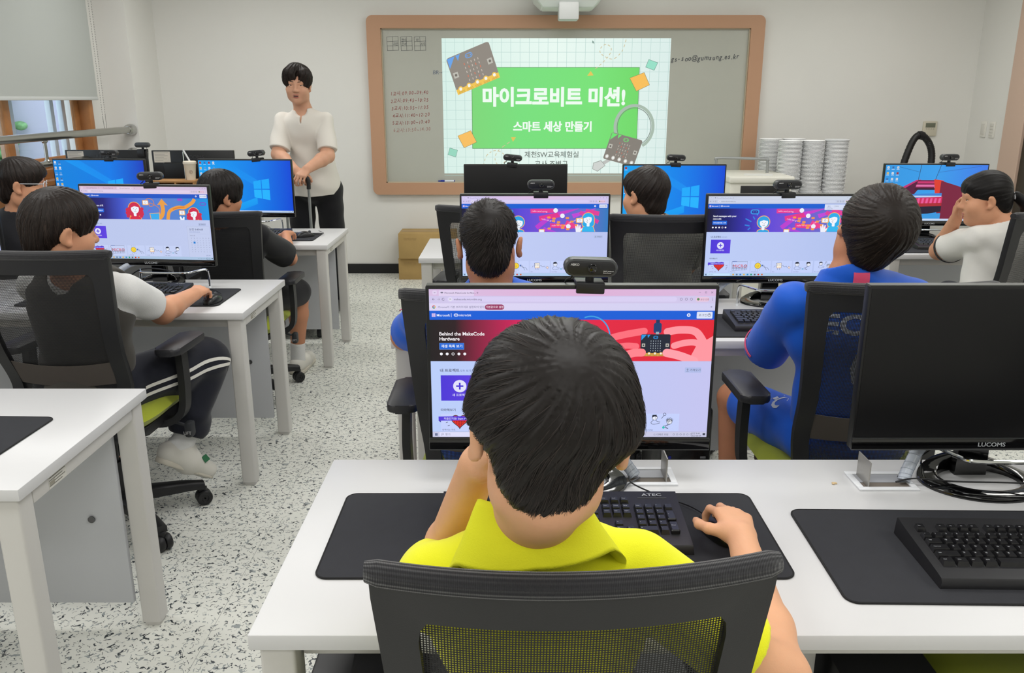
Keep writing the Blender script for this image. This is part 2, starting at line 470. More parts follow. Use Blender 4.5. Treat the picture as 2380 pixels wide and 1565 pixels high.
rail = empty('guard_rail', (-3.0, 5.0, 1.0), 0, 'polished steel guard rail across the left window', 'rail')
bm = BM(); tube(bm, [(0, -4, 0.262), (0, 1.72, 0.262), (0, 1.79, 0.262)], 0.026, 16); obj('top_bar', bm, STEEL, rail)
bm = BM(); tube(bm, [(0, -4, 0.09), (0, 1.79, 0.09)], 0.02, 14); obj('lower_bar', bm, STEEL, rail)
for y in (-2.6, -1.0, 0.52):
    bm = BM(); tube(bm, [(0, y, 0.095), (0, y, 0.25)], 0.011, 12); lathe(bm, [(0.013, 0.10), (0.02, 0.106), (0.02, 0.11), (0.012, 0.12)], 14, c=(0, y, 0)); lathe(bm, [(0.012, 0.222), (0.02, 0.232), (0.02, 0.238)], 14, c=(0, y, 0))
    obj('post', bm, STEEL, rail)
for z, r in ((0.262, 0.045), (0.09, 0.036)):
    bm = BM(); lathe(bm, [(r * 0.62, 1.735), (r * 0.9, 1.755), (r, 1.78), (r * 0.97, 1.81), (r * 0.4, 1.815)], 20, 'y', (0, 0, z)); obj('flange', bm, mat('steel', (190, 190, 188), 0.25, 1.0), rail)

# outside the window: neighbouring building and greenery in daylight
bld = empty('neighbour_building', (-8.8, 20.0, 0), 0, 'pale lilac building seen through the left window', 'building')
bm = BM(); bx(bm, (0, 0, 2.0), (2.0, 8.6, 9.0)); obj('facade', bm, mat('lilac_render', (212, 205, 230), 0.8), bld)
for y in (-0.6, 2.4):
    bm = BM(); bx(bm, (1.0, y, 2.6), (0.06, 1.2, 1.4), 0.01); obj('window_pane', bm, mat('blue_window', (150, 170, 196), 0.2), bld)
hd = BM()
for k in range(420):
    a = rng.uniform(-1, 1, 3)
    ret = bmesh.ops.create_icosphere(hd, subdivisions=2, radius=0.09 + 0.09 * abs(a[2]))
    bmesh.ops.scale(hd, vec=(1, 1.0, 0.7), verts=ret['verts']); bmesh.ops.translate(hd, vec=(a[0] * 0.5, a[1] * 0.75, 1.6 + a[2] * 1.8), verts=ret['verts'])
hd_o = obj('garden_shrub', hd, mat('shrub_green', (122, 168, 112), 0.8, mottle=0.35, mscale=14, bump=0.8, bscale=25), None, 180, loc=(-9.3, 14.85, 0)); tag(hd_o, 'green shrub outside the left window', 'shrub')
bl2 = empty('neighbour_building', (-9.6, 9.9, 0), 0, 'blue-grey building seen through the left pane of the window', 'building')
bm = BM(); bx(bm, (0, 0, 2.0), (2.0, 7.6, 9.0)); obj('facade', bm, mat('blue_grey_render', (164, 178, 196), 0.8), bl2)
bm = BM(); bx(bm, (1.0, 2.6, 2.6), (0.06, 1.2, 1.4), 0.01); obj('window_pane', bm, mat('blue_window', (150, 170, 196), 0.2), bl2)
bm = BM(); bx(bm, (-9, 10, -0.12), (11, 32, 0.1)); structure('ground_outside', bm, mat('outside_ground', (150, 150, 140), 0.9))

# ------------------------------------------------------------------ whiteboard
wb = empty('whiteboard', (0.44, FW, 1.426), 0, 'large whiteboard in a tan frame with a glowing sheet for the projected green slide', 'whiteboard')
TAN = mat('tan_frame', (189, 147, 117), 0.55)
bm = BM()
W0, H0, W1, H1 = 3.27, 1.455, 3.04, 1.254
po = rrect(W0, H0, 0.05, 6); pi_ = rrect(W1, H1, 0.004, 6)
lv = []
for (pts, y) in ((pi_, -0.012), (pi_, -0.05), (po, -0.05), (po, 0.0)):
    lv.append([bm.verts.new((p[0], y, p[1])) for p in pts])
n = len(po)
for a, b in zip(lv, lv[1:]):
    for k in range(n): bm.faces.new((a[k], a[(k + 1) % n], b[(k + 1) % n], b[k]))
obj('frame', bm, TAN, wb)
bm = BM(); bx(bm, (0, -0.006, 0), (W1 + 0.02, 0.012, H1 + 0.02)); obj('writing_surface', bm, mat('board_enamel', (180, 181, 171), 0.35, mottle=0.02, mscale=2), wb)
bm = BM()
for z in (-H1 / 2 + 0.004, H1 / 2 - 0.004): bx(bm, (0, -0.022, z), (W1, 0.02, 0.008))
for x in (-W1 / 2 + 0.004, W1 / 2 - 0.004): bx(bm, (x, -0.022, 0), (0.008, 0.02, H1))
obj('inner_trim', bm, mat('board_trim', (196, 184, 160), 0.4), wb)
# handwriting (mm, from the surface's top left corner)
hp = Panel(3040, 1254)
RED = (150, 88, 84); INK = (62, 66, 72)
for i, t in enumerate(['1교시:09:00~09:40', '2교시:09:45~10:25', '3교시:10:55~11:35', '4교시:11:40~12:20', '5교시:13:00~13:40', '6교시:13:50~14:30']):
    x = 58 + (0, 0, 4, 12, 8, 14)[i]; c = RED if i < 5 else (168, 132, 124)
    for ch_i, chs in enumerate(t):
        hp.text(chs, x, 530 + i * 60 - ch_i * 0.9 + (2.5 * math.sin(ch_i * 2.3 + i)), 40, c, 0.012, rot=0.05 * math.sin(ch_i * 1.7 + i), shear=0.12, wide=0.8)
        x += {':': 13, '1': 19, '~': 23, '교': 33, '시': 33}.get(chs, 22)
x = 2402
for ch_i, chs in enumerate('gs-soo@gumsung.es.kr'):
    hp.text(chs, x, 258 - ch_i * 1.1 + 3 * math.sin(ch_i * 1.9), 56, INK, 0.01, rot=0.06 * math.sin(ch_i * 2.1), shear=0.16, wide=0.86)
    x += {'.': 15, 'm': 40, '@': 50, '-': 28, 'r': 22}.get(chs, 28)
for gx, words in ((46, [(0.55, 0.62, '지은')]), (160, [(0.05, 0.32, '현수'), (0.05, 0.62, '은서')]), (272, [(0.15, 0.32, '아'), (0.55, 0.62, '시우')])):
    for k in range(4): hp.line([(gx, 66 + k * 35 + 2 * (k % 2)), (gx + 96, 62 + k * 36)], 2.2, INK)
    for k in range(3): hp.line([(gx + k * 47, 66), (gx + 2 + k * 46, 172)], 2.2, INK)
    for (fx, fy, w_) in words: hp.text(w_, gx + fx * 90, 66 + fy * 105, 27, INK, shear=0.1, wide=0.85)
hp.text('BR', 418, 360, 44, (84, 98, 122), -0.006, shear=0.1); hp.line([(468, 348), (500, 347)], 2.4, (84, 98, 122)); hp.line([(492, 341), (500, 347), (493, 353)], 2.4, (84, 98, 122))
hp.build('handwriting', W1, H1, PRINT, wb, 0.000004, (0, -0.0126, 0))

# projected slide: emissive sheet on the board stands in for the projector's light
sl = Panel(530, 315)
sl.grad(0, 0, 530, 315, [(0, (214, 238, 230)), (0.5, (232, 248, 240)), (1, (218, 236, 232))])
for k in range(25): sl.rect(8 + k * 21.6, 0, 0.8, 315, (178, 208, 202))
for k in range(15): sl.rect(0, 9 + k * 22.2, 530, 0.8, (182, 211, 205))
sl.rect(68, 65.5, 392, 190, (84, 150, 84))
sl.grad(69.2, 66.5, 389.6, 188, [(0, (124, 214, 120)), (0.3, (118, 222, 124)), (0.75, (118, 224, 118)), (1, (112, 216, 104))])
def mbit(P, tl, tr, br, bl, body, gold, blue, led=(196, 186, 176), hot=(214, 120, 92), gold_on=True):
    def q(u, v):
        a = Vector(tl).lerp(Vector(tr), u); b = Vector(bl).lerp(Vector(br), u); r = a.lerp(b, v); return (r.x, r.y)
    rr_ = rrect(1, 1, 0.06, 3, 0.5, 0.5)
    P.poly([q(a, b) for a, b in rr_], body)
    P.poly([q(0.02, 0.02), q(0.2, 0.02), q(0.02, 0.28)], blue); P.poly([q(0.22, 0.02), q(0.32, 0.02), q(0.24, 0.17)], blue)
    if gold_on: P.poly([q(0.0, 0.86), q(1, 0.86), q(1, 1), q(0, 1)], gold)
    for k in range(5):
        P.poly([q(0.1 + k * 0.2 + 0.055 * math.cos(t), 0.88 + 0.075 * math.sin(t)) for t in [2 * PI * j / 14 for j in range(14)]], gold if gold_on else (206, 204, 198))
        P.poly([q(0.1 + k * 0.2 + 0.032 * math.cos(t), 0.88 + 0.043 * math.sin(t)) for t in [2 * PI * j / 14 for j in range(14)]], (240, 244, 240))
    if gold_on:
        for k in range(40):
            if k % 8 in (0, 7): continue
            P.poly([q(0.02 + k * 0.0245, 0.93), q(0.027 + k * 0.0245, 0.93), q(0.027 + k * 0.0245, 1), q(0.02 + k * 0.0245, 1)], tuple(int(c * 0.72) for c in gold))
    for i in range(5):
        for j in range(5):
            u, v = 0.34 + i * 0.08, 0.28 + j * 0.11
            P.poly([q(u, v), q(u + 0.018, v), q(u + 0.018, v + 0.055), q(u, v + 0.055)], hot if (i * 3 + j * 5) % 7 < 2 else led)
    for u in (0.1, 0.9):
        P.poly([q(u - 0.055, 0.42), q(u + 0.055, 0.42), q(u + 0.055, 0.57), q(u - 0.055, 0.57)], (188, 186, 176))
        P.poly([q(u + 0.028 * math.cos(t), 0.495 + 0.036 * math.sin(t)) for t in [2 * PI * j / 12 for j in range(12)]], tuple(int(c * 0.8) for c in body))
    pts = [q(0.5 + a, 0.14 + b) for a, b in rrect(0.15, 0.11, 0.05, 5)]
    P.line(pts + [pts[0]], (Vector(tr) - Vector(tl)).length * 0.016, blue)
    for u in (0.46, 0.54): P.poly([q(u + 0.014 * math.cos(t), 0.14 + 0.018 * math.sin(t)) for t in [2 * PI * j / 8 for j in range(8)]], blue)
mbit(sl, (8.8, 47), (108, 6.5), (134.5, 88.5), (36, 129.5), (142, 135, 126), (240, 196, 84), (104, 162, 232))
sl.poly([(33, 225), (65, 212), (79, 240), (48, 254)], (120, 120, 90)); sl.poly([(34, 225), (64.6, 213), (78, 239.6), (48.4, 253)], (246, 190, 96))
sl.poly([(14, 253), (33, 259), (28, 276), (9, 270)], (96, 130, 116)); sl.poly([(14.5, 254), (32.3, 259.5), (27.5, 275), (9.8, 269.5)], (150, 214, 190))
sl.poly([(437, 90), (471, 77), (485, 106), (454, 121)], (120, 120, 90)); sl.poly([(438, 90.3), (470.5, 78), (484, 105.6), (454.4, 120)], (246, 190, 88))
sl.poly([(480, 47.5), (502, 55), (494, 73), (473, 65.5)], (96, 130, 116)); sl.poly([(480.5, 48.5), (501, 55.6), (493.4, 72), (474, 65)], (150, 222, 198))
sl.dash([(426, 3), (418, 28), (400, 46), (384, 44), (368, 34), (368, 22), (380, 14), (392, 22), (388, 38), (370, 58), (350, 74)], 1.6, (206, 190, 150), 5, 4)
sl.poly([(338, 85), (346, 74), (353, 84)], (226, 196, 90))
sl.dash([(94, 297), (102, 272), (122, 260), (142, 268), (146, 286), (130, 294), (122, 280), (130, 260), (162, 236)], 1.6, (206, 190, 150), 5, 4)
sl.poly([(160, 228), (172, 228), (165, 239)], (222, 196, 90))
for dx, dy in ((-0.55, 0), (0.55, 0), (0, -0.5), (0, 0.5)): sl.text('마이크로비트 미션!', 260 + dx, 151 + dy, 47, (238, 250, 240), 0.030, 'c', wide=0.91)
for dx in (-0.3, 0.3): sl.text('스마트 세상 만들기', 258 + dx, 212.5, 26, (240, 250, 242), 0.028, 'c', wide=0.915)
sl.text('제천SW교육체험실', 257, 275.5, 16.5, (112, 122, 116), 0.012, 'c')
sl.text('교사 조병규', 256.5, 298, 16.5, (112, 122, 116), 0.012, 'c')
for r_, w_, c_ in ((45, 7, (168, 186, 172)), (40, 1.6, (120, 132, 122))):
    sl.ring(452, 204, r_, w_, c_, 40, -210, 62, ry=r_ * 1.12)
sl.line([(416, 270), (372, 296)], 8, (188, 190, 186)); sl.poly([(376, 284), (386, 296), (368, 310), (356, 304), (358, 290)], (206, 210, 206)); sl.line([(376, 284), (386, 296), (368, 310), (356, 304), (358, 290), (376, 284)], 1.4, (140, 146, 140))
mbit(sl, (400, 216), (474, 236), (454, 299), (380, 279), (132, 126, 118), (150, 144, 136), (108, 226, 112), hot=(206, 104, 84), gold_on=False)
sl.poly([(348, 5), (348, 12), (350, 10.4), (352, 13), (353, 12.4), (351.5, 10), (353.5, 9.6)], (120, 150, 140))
sl.build('slide_glow_sheet', 1.897, 1.10, SCREEN, wb, 0.000008, (0.3665 - 0.44, -0.0132, 1.4275 - 1.426))

bm = BM(); tube(bm, [(-0.055, 0, 0), (-0.02, 0, 0)], 0.009, 12); bx(bm, (-0.066, 0, 0), (0.02, 0.012, 0.012), 0.003)
mk = empty('whiteboard_marker', (-0.56, FW - 0.026, 0.8125), 0, 'blue whiteboard marker lying on the lower edge of the whiteboard', 'marker')
obj('cap', bm, mat('marker_blue', (30, 52, 150), 0.4), mk)
bm = BM(); tube(bm, [(-0.02, 0, 0), (0.06, 0, 0)], 0.0095, 12); obj('barrel', bm, mat('marker_white', (214, 220, 228), 0.4), mk)
bm = BM(); tube(bm, [(0.06, 0, 0), (0.066, 0, 0)], 0.008, 12); obj('end_plug', bm, mat('marker_blue', (30, 52, 150), 0.4), mk)

# short-throw projector on the wall above the board
pj = empty('projector', (0.435, 7.05, 2.12), 0, 'white short-throw projector mounted on the wall above the whiteboard', 'projector')
PJW = mat('projector_white', (228, 232, 230), 0.4)
bm = BM()
bot = [(-0.2, -0.12, 0.055), (0.2, -0.12, 0.055), (0.2, 0.2, 0.055), (-0.2, 0.2, 0.055)]
mid = [(-0.27, -0.22, 0.135), (0.27, -0.22, 0.135), (0.27, 0.24, 0.12), (-0.27, 0.24, 0.12)]
top = [(-0.27, -0.22, 0.24), (0.27, -0.22, 0.24), (0.27, 0.24, 0.24), (-0.27, 0.24, 0.24)]
rings = [[bm.verts.new(p) for p in rg] for rg in (bot, mid, top)]
for a, b in zip(rings, rings[1:]):
    for k in range(4): bm.faces.new((a[k], a[(k + 1) % 4], b[(k + 1) % 4], b[k]))
bm.faces.new(rings[0]); bm.faces.new(rings[2])
bmesh.ops.bevel(bm, geom=list(bm.edges), offset=0.008, segments=2, affect='EDGES')
obj('body', bm, PJW, pj)
bm = BM(); bx(bm, (0.0, -0.13, 0.025), (0.155, 0.16, 0.13), 0.012); obj('lens_hood', bm, mat('projector_grey', (196, 198, 196), 0.45), pj)
bm = BM(); bx(bm, (0, 0.27, 0.19), (0.12, 0.06, 0.12), 0.004); bx(bm, (-0.31, -0.05, 0.16), (0.08, 0.1, 0.05), 0.006); obj('wall_bracket', bm, PJW, pj)
bm = BM()
for x in (-0.19, 0.19): bx(bm, (x, -0.2215, 0.195), (0.07, 0.004, 0.03), 0.001)
obj('vent', bm, mat('vent_grey', (150, 154, 152), 0.6), pj)

# thermostat, switches
th = empty('thermostat', (3.547, FW, 1.252), 0, 'small ivory thermostat on the front wall right of the whiteboard', 'thermostat')
bm = BM(); bx(bm, (0, -0.011, 0), (0.118, 0.022, 0.122), 0.006); obj('housing', bm, mat('ivory_plastic', (206, 200, 182), 0.5), th)
bm = BM(); bx(bm, (0, -0.0225, 0.028), (0.082, 0.002, 0.038), 0.001); obj('display', bm, mat('lcd_grey', (112, 116, 100), 0.3), th)
bm = BM()
for k in range(4): bx(bm, (-0.03 + k * 0.02, -0.0228, -0.002), (0.012, 0.003, 0.008), 0.001)
obj('buttons', bm, mat('button_ivory', (170, 166, 150), 0.5), th)
for nm, y, lab, n in (('light_switch', 6.97, 'white switch plate with four rockers on the right wall, nearer the door', 4), ('light_switch', 7.10, 'blank white switch plate on the right wall, nearer the corner', 1)):
    s_ = empty(nm, (RW, y, 1.255), 0, lab, 'switch')
    bm = BM(); bx(bm, (-0.005, 0, 0), (0.01, 0.076, 0.125), 0.003); obj('plate', bm, mat('switch_white', (226, 224, 216), 0.4), s_)
    for k in range(n):
        bm = BM(); hgt = 0.1 / n; bx(bm, (-0.0115, 0, 0.05 - hgt * (k + 0.5)), (0.005, 0.046, hgt * 0.86), 0.0015); obj('rocker', bm, mat('switch_rocker', (212, 210, 202), 0.35), s_)

# ------------------------------------------------------------------ desks
DTOP = 0.72
DESKW = mat('desk_white', (209, 209, 210), 0.32, spec=0.5)
DLEG = mat('desk_leg_white', (204, 202, 198), 0.42)
DPAN = mat('desk_panel_grey', (190, 192, 196), 0.55)
def desk(xl, xr, yf, depth, label, leg=0.055):
    d = empty('desk', ((xl + xr) / 2, yf + depth / 2, 0), 0, label, 'desk', 'white classroom desks')
    w = xr - xl
    bm = BM(); bx(bm, (0, 0, DTOP - 0.0135), (w, depth, 0.027), 0.0025, 2); obj('desktop', bm, DESKW, d)
    for sx in (-1, 1):
        for sy in (-1, 1):
            bm = BM(); cx, cy = sx * (w / 2 - leg / 2 - 0.012), sy * (depth / 2 - leg / 2 - 0.012)
            rr_ = [(cx + p[0], cy + p[1]) for p in rrect(leg, leg, 0.006, 3)]
            prism(bm, rr_, 0.014, DTOP - 0.027)
            bx(bm, (cx, cy, 0.008), (leg * 0.82, leg * 0.82, 0.016), 0.003); obj('leg', bm, DLEG, d)
        bm = BM(); bx(bm, (sx * (w / 2 - 0.03), 0, DTOP - 0.027 - 0.02), (0.032, depth - 0.14, 0.04), 0.004); obj('side_rail', bm, DLEG, d)
    bm = BM(); bx(bm, (0, -depth / 2 + 0.06, DTOP - 0.047), (w - 0.14, 0.03, 0.04), 0.004); obj('front_rail', bm, DLEG, d)
    bm = BM(); bx(bm, (0, depth / 2 - 0.075, 0.39), (w - 0.15, 0.016, 0.60), 0.002); mp = obj('modesty_panel', bm, DPAN, d)
    for sx in (-1, 1):
        bm = BM(); lathe(bm, [(0.010, -0.003), (0.010, 0.0005), (0.0085, 0.002)], 14, 'y', (sx * (w / 2 - 0.16), depth / 2 - 0.086, 0.36)); obj('bolt_cap', bm, mat('bolt_grey', (92, 92, 94), 0.35, 0.6), mp)
    pn = Panel(100, 30)
    pn.rect(0, 0, 100, 30, (206, 204, 196))
    for k in range(4): pn.rect(3, 4 + k * 6.4, 94 - (k * 17) % 30, 2.2, (110, 108, 100))
    pn.rect(3, 14, 30, 9, (150, 146, 132))
    s_ = pn.build('asset_sticker', 0.075, 0.03, PRINT, d, 0.00001, (w / 2 - 0.0135, -depth / 2 + 0.17, DTOP - 0.049), (0, 0, R(90)))
    return d
d0 = desk(-0.40, 1.40, 1.094, 0.642, 'nearest white desk, under the yellow-shirted boy’s keyboard')
obj('centre_support', (lambda b_: (bx(b_, (0.045, -0.05, 0.37), (0.045, 0.05, 0.64), 0.006), b_)[1])(BM()), DLEG, d0)
desk(-0.405, 1.395, 2.69, 0.62, 'white desk in the second row, where the two blue-shirted boys sit')
desk(-0.475, 1.345, 4.20, 0.62, 'white desk below the whiteboard with the dark monitor, beside the cardboard boxes')
desk(1.96, 3.76, 4.31, 0.62, 'white desk on the right, where the girl in the white shirt rests her elbow')
desk(-2.83, -1.022, 1.582, 0.633, 'white desk in the lower left corner with only a dark mat in view')
desk(-2.83, -1.016, 3.069, 0.61, 'white desk at which the boy with the striped trousers uses a mouse')
desk(-2.83, -1.02, 4.592, 0.62, 'white desk in front of the standing man, with a mouse on a mat')
desk(-3.1, -1.90, 5.86, 0.62, 'far left white desk below the pier, with two monitors facing the front wall')

# ------------------------------------------------------------------ office chair
PLAS = mat('chair_black_plastic', (30, 30, 32), 0.45, bump=0.12, bscale=900)
PADM = mat('armrest_pad', (38, 38, 42), 0.42)
LIME = mat('lime_fabric', (158, 168, 24), 0.85, bump=0.3, bscale=1400, sheen=0.3)
def rib_fabric():
    m = mat('ribbed_black_fabric', (31, 31, 35), 0.85, sheen=0.3); nt = m.node_tree; b = nt.nodes['Principled BSDF']
    tc = nt.nodes.new('ShaderNodeUVMap'); w1 = nt.nodes.new('ShaderNodeTexWave'); w1.bands_direction = 'Y'; w1.inputs['Scale'].default_value = 5.2; w1.inputs['Distortion'].default_value = 0.0
    w2 = nt.nodes.new('ShaderNodeTexWave'); w2.bands_direction = 'X'; w2.inputs['Scale'].default_value = 38
    nt.links.new(tc.outputs[0], w1.inputs['Vector']); nt.links.new(tc.outputs[0], w2.inputs['Vector'])
    ad = nt.nodes.new('ShaderNodeMath'); ad.operation = 'MULTIPLY_ADD'; nt.links.new(w2.outputs['Fac'], ad.inputs[0]); ad.inputs[1].default_value = 0.45; nt.links.new(w1.outputs['Fac'], ad.inputs[2])
    bp = nt.nodes.new('ShaderNodeBump'); bp.inputs['Strength'].default_value = 0.55; bp.inputs['Distance'].default_value = 0.0022
    nt.links.new(ad.outputs[0], bp.inputs['Height']); nt.links.new(bp.outputs['Normal'], b.inputs['Normal'])
    return m
RIB = rib_fabric()
def mesh_fabric(name, pitch, hole, col=(26, 26, 28)):
    """woven mesh: real openings cut by a procedural grid in object space"""
    m = bpy.data.materials.new(name); m.use_nodes = True; nt = m.node_tree; N = nt.nodes; L = nt.links
    b = N['Principled BSDF']; b.inputs['Base Color'].default_value = (*lin(col), 1); b.inputs['Roughness'].default_value = 0.7
    tc = N.new('ShaderNodeTexCoord'); sp = N.new('ShaderNodeSeparateXYZ'); L.new(tc.outputs['Object'], sp.inputs[0])
    def tri(sock):
        a = N.new('ShaderNodeMath'); a.operation = 'MULTIPLY'; L.new(sock, a.inputs[0]); a.inputs[1].default_value = 1 / pitch
        f = N.new('ShaderNodeMath'); f.operation = 'FRACT'; L.new(a.outputs[0], f.inputs[0])
        s_ = N.new('ShaderNodeMath'); s_.operation = 'SUBTRACT'; L.new(f.outputs[0], s_.inputs[0]); s_.inputs[1].default_value = 0.5
        c = N.new('ShaderNodeMath'); c.operation = 'ABSOLUTE'; L.new(s_.outputs[0], c.inputs[0])
        q = N.new('ShaderNodeMath'); q.operation = 'POWER'; L.new(c.outputs[0], q.inputs[0]); q.inputs[1].default_value = 2; return q.outputs[0]
    ad = N.new('ShaderNodeMath'); ad.operation = 'ADD'; L.new(tri(sp.outputs[0]), ad.inputs[0]); L.new(tri(sp.outputs[2]), ad.inputs[1])
    lt = N.new('ShaderNodeMath'); lt.operation = 'LESS_THAN'; L.new(ad.outputs[0], lt.inputs[0]); lt.inputs[1].default_value = hole * hole
    tr = N.new('ShaderNodeBsdfTransparent'); mx = N.new('ShaderNodeMixShader')
    L.new(lt.outputs[0], mx.inputs[0]); L.new(b.outputs[0], mx.inputs[1]); L.new(tr.outputs[0], mx.inputs[2]); L.new(mx.outputs[0], N['Material Output'].inputs[0])
    return m
MESHF = mesh_fabric('chair_mesh_weave', 0.0036, 0.305)
MESHD = mesh_fabric('chair_mesh_dense', 0.0030, 0.20, (30, 28, 27))

def BS(x, z):
    """backrest centre surface: local y for given x, z (chair faces +y)"""
    t = (z - 0.42) / 0.63
    return -0.205 - 0.115 * t + 0.035 * math.exp(-((z - 0.60) / 0.10) ** 2) + 0.70 * x * x
def half_w(z): return 0.185 + (z - 0.42) / 0.63 * 0.052
def bmap(u, v):
    """u -1..1, v 0..1 -> point on the backrest"""
    z = 0.42 + v * 0.63; x = u * half_w(z); return Vector((x, BS(x, z), z))
def outline(du, v0, v1, r, n=6, dense=10):
    c = rrect(2 * du, v1 - v0, r, n, 0, (v0 + v1) / 2)
    out = []
    for i in range(len(c)):
        a, b = c[i], c[(i + 1) % len(c)]
        L = max(abs(a[0] - b[0]) * 0.3, abs(a[1] - b[1])); k = max(1, int(L / 0.05))
        for j in range(k): out.append((a[0] + (b[0] - a[0]) * j / k, a[1] + (b[1] - a[1]) * j / k))
    return out
def chair_parts(root):
    # backrest frame
    def resample(du, v0, v1, r, m=160):
        c = outline(du, v0, v1, r); P = [Vector((a * 0.24, b * 0.63)) for a, b in c]
        P.append(P[0]); L = [0]
        for a, b in zip(P, P[1:]): L.append(L[-1] + (b - a).length)
        out = []
        for k in range(m):
            d = L[-1] * k / m
            i = max(j for j in range(len(L) - 1) if L[j] <= d)
            q = P[i].lerp(P[i + 1], (d - L[i]) / max(1e-9, L[i + 1] - L[i])); out.append((q.x / 0.24, q.y / 0.63))
        return out
    bm = BM()
    # parametrise both outlines by angle so that they match
    def polar(du, v0, v1, r, m=128):
        c = outline(du, v0, v1, r, 8); cx, cy = 0, 0.5
        ang = sorted([((math.atan2((b - cy) * 2, a) % (2 * PI)), a, b) for a, b in c])
        out = []
        for k in range(m):
            t = 2 * PI * k / m
            j = next((i for i in range(len(ang)) if ang[i][0] >= t), 0)
            a1 = ang[j - 1]; a2 = ang[j]
            d1 = (t - a1[0]) % (2 * PI); d2 = (a2[0] - a1[0]) % (2 * PI); f = d1 / d2 if d2 > 1e-9 else 0
            out.append((a1[1] + (a2[1] - a1[1]) * f, a1[2] + (a2[2] - a1[2]) * f))
        return out
    M = 128
    o = polar(1.0, 0.0, 1.0, 0.02, M); i_ = polar(0.79, 0.10, 0.905, 0.06, M)
    T = 0.024
    def off(p, d):
        q = bmap(*p); return (q.x, q.y + d, q.z)
    O2 = [(a * 0.985, 0.5 + (b - 0.5) * 0.99) for a, b in o]
    rg = [[bm.verts.new(off(p, d)) for p in pts] for pts, d in ((i_, 0.0), (o, -0.004), (o, T * 0.6), (O2, T), (i_, T * 0.8))]
    for a, b in zip(rg, rg[1:] + rg[:1]):
        for k in range(M): bm.faces.new((a[k], a[(k + 1) % M], b[(k + 1) % M], b[k]))
    br = obj('backrest', bm, PLAS, root, 40)
    # mesh panel: concentric rings
    bm = BM(); rings = []
    steps = 14
    for s_ in range(steps):
        f = 1 - s_ / steps
        rings.append([bm.verts.new(off((a * f * 1.01, 0.5 + (b - 0.5) * f * 1.01), 0.010 - 0.0 * f)) for a, b in i_])
    for a, b in zip(rings, rings[1:]):
        for k in range(M): bm.faces.new((a[k], a[(k + 1) % M], b[(k + 1) % M], b[k]))
    ctr = bm.verts.new(off((0, 0.5), 0.010))
    for k in range(M): bm.faces.new((rings[-1][k], rings[-1][(k + 1) % M], ctr))
    obj('mesh_panel', bm, MESHF, br)
    # lumbar strap
    bm = BM(); rows = []
    for a in range(17):
        u = -0.80 + 1.6 * a / 16; sag = 0.02 * (1 - (u / 0.8) ** 2)
        rows.append([bm.verts.new(off((u, v), d)) for v, d in ((0.30 - sag * 0.6, 0.0070), (0.43 - sag, 0.0070), (0.43 - sag, 0.0035), (0.30 - sag * 0.6, 0.0035))])
    for a, b in zip(rows, rows[1:]):
        for k in range(4): bm.faces.new((a[k], a[(k + 1) % 4], b[(k + 1) % 4], b[k]))
    obj('lumbar_strap', bm, mat('lumbar_fabric', (80, 73, 68), 0.8), br)
    # padded head roll along the top edge
    bm = BM(); uvl = bm.loops.layers.uv.new('UVMap'); n = 16; secs = []
    for a in range(33):
        u = -1.015 + 2.03 * a / 32; c = bmap(u, 1.0); rs = 1.0 if 0 < a < 32 else 0.75
        secs.append([bm.verts.new((c.x, c.y + 0.008 + 0.0175 * rs * math.cos(2 * PI * k / n), c.z + 0.0 + 0.0155 * rs * math.sin(2 * PI * k / n))) for k in range(n)])
    for a in range(32):
        for k in range(n):
            f = bm.faces.new((secs[a][k], secs[a][(k + 1) % n], secs[a + 1][(k + 1) % n], secs[a + 1][k]))
            for lp, (uu, vv) in zip(f.loops, ((a, k), (a, k + 1), (a + 1, k + 1), (a + 1, k))): lp[uvl].uv = (uu / 16, vv / n)
    bm.faces.new(secs[0]); bm.faces.new(secs[-1])
    obj('head_roll', bm, RIB, br, 60)
    # seat
    bm = BM(); nx, ny = 18, 18; g = []
    for s_ in (1, -1):
        layer = []
        for i in range(nx + 1):
            row = []
            for j in range(ny + 1):
                a, b = -1 + 2 * i / nx, -1 + 2 * j / ny
                sq = (abs(a) ** 4 + abs(b) ** 4) ** 0.25
                k = max(abs(a), abs(b)); f = k / sq if sq > 1e-6 else 1
                f = 0.35 * 1 + 0.65 * f if k > 0 else 1
                x, y = a * f * 0.235, 0.0 + b * f * 0.235
                edge = max(0.0, 1 - (k ** 6))
                z = 0.455 + s_ * 0.038 * edge ** 0.5 - 0.03 * max(0, b) ** 3 + 0.012 * a * a
                row.append((x, y + 0.02, z))
            layer.append(row)
        g.append(layer)
    top = [[bm.verts.new(p) for p in r] for r in g[0]]; bot = [[bm.verts.new(p) for p in r] for r in g[1]]
    for i in range(nx):
        for j in range(ny):
            bm.faces.new((top[i][j], top[i + 1][j], top[i + 1][j + 1], top[i][j + 1])); bm.faces.new((bot[i][j], bot[i][j + 1], bot[i + 1][j + 1], bot[i + 1][j]))
    bmesh.ops.remove_doubles(bm, verts=bm.verts, dist=0.0004)
    st = obj('seat', bm, LIME, root, 60)
    bm = BM(); prism(bm, [(p[0], p[1] + 0.01) for p in rrect(0.40, 0.40, 0.09, 6)], 0.395, 0.428, bevel=0.01); bx(bm, (0, -0.17, 0.40), (0.16, 0.16, 0.03), 0.01)
    obj('seat_shell', bm, PLAS, st)
    bm = BM(); tube(bm, spline([(0, -0.10, 0.395), (0, -0.21, 0.40), (0, -0.25, 0.46), (0, BS(0, 0.52) - 0.012, 0.54)], 6), [0.03] * 19, 12); obj('back_bracket', bm, PLAS, root)
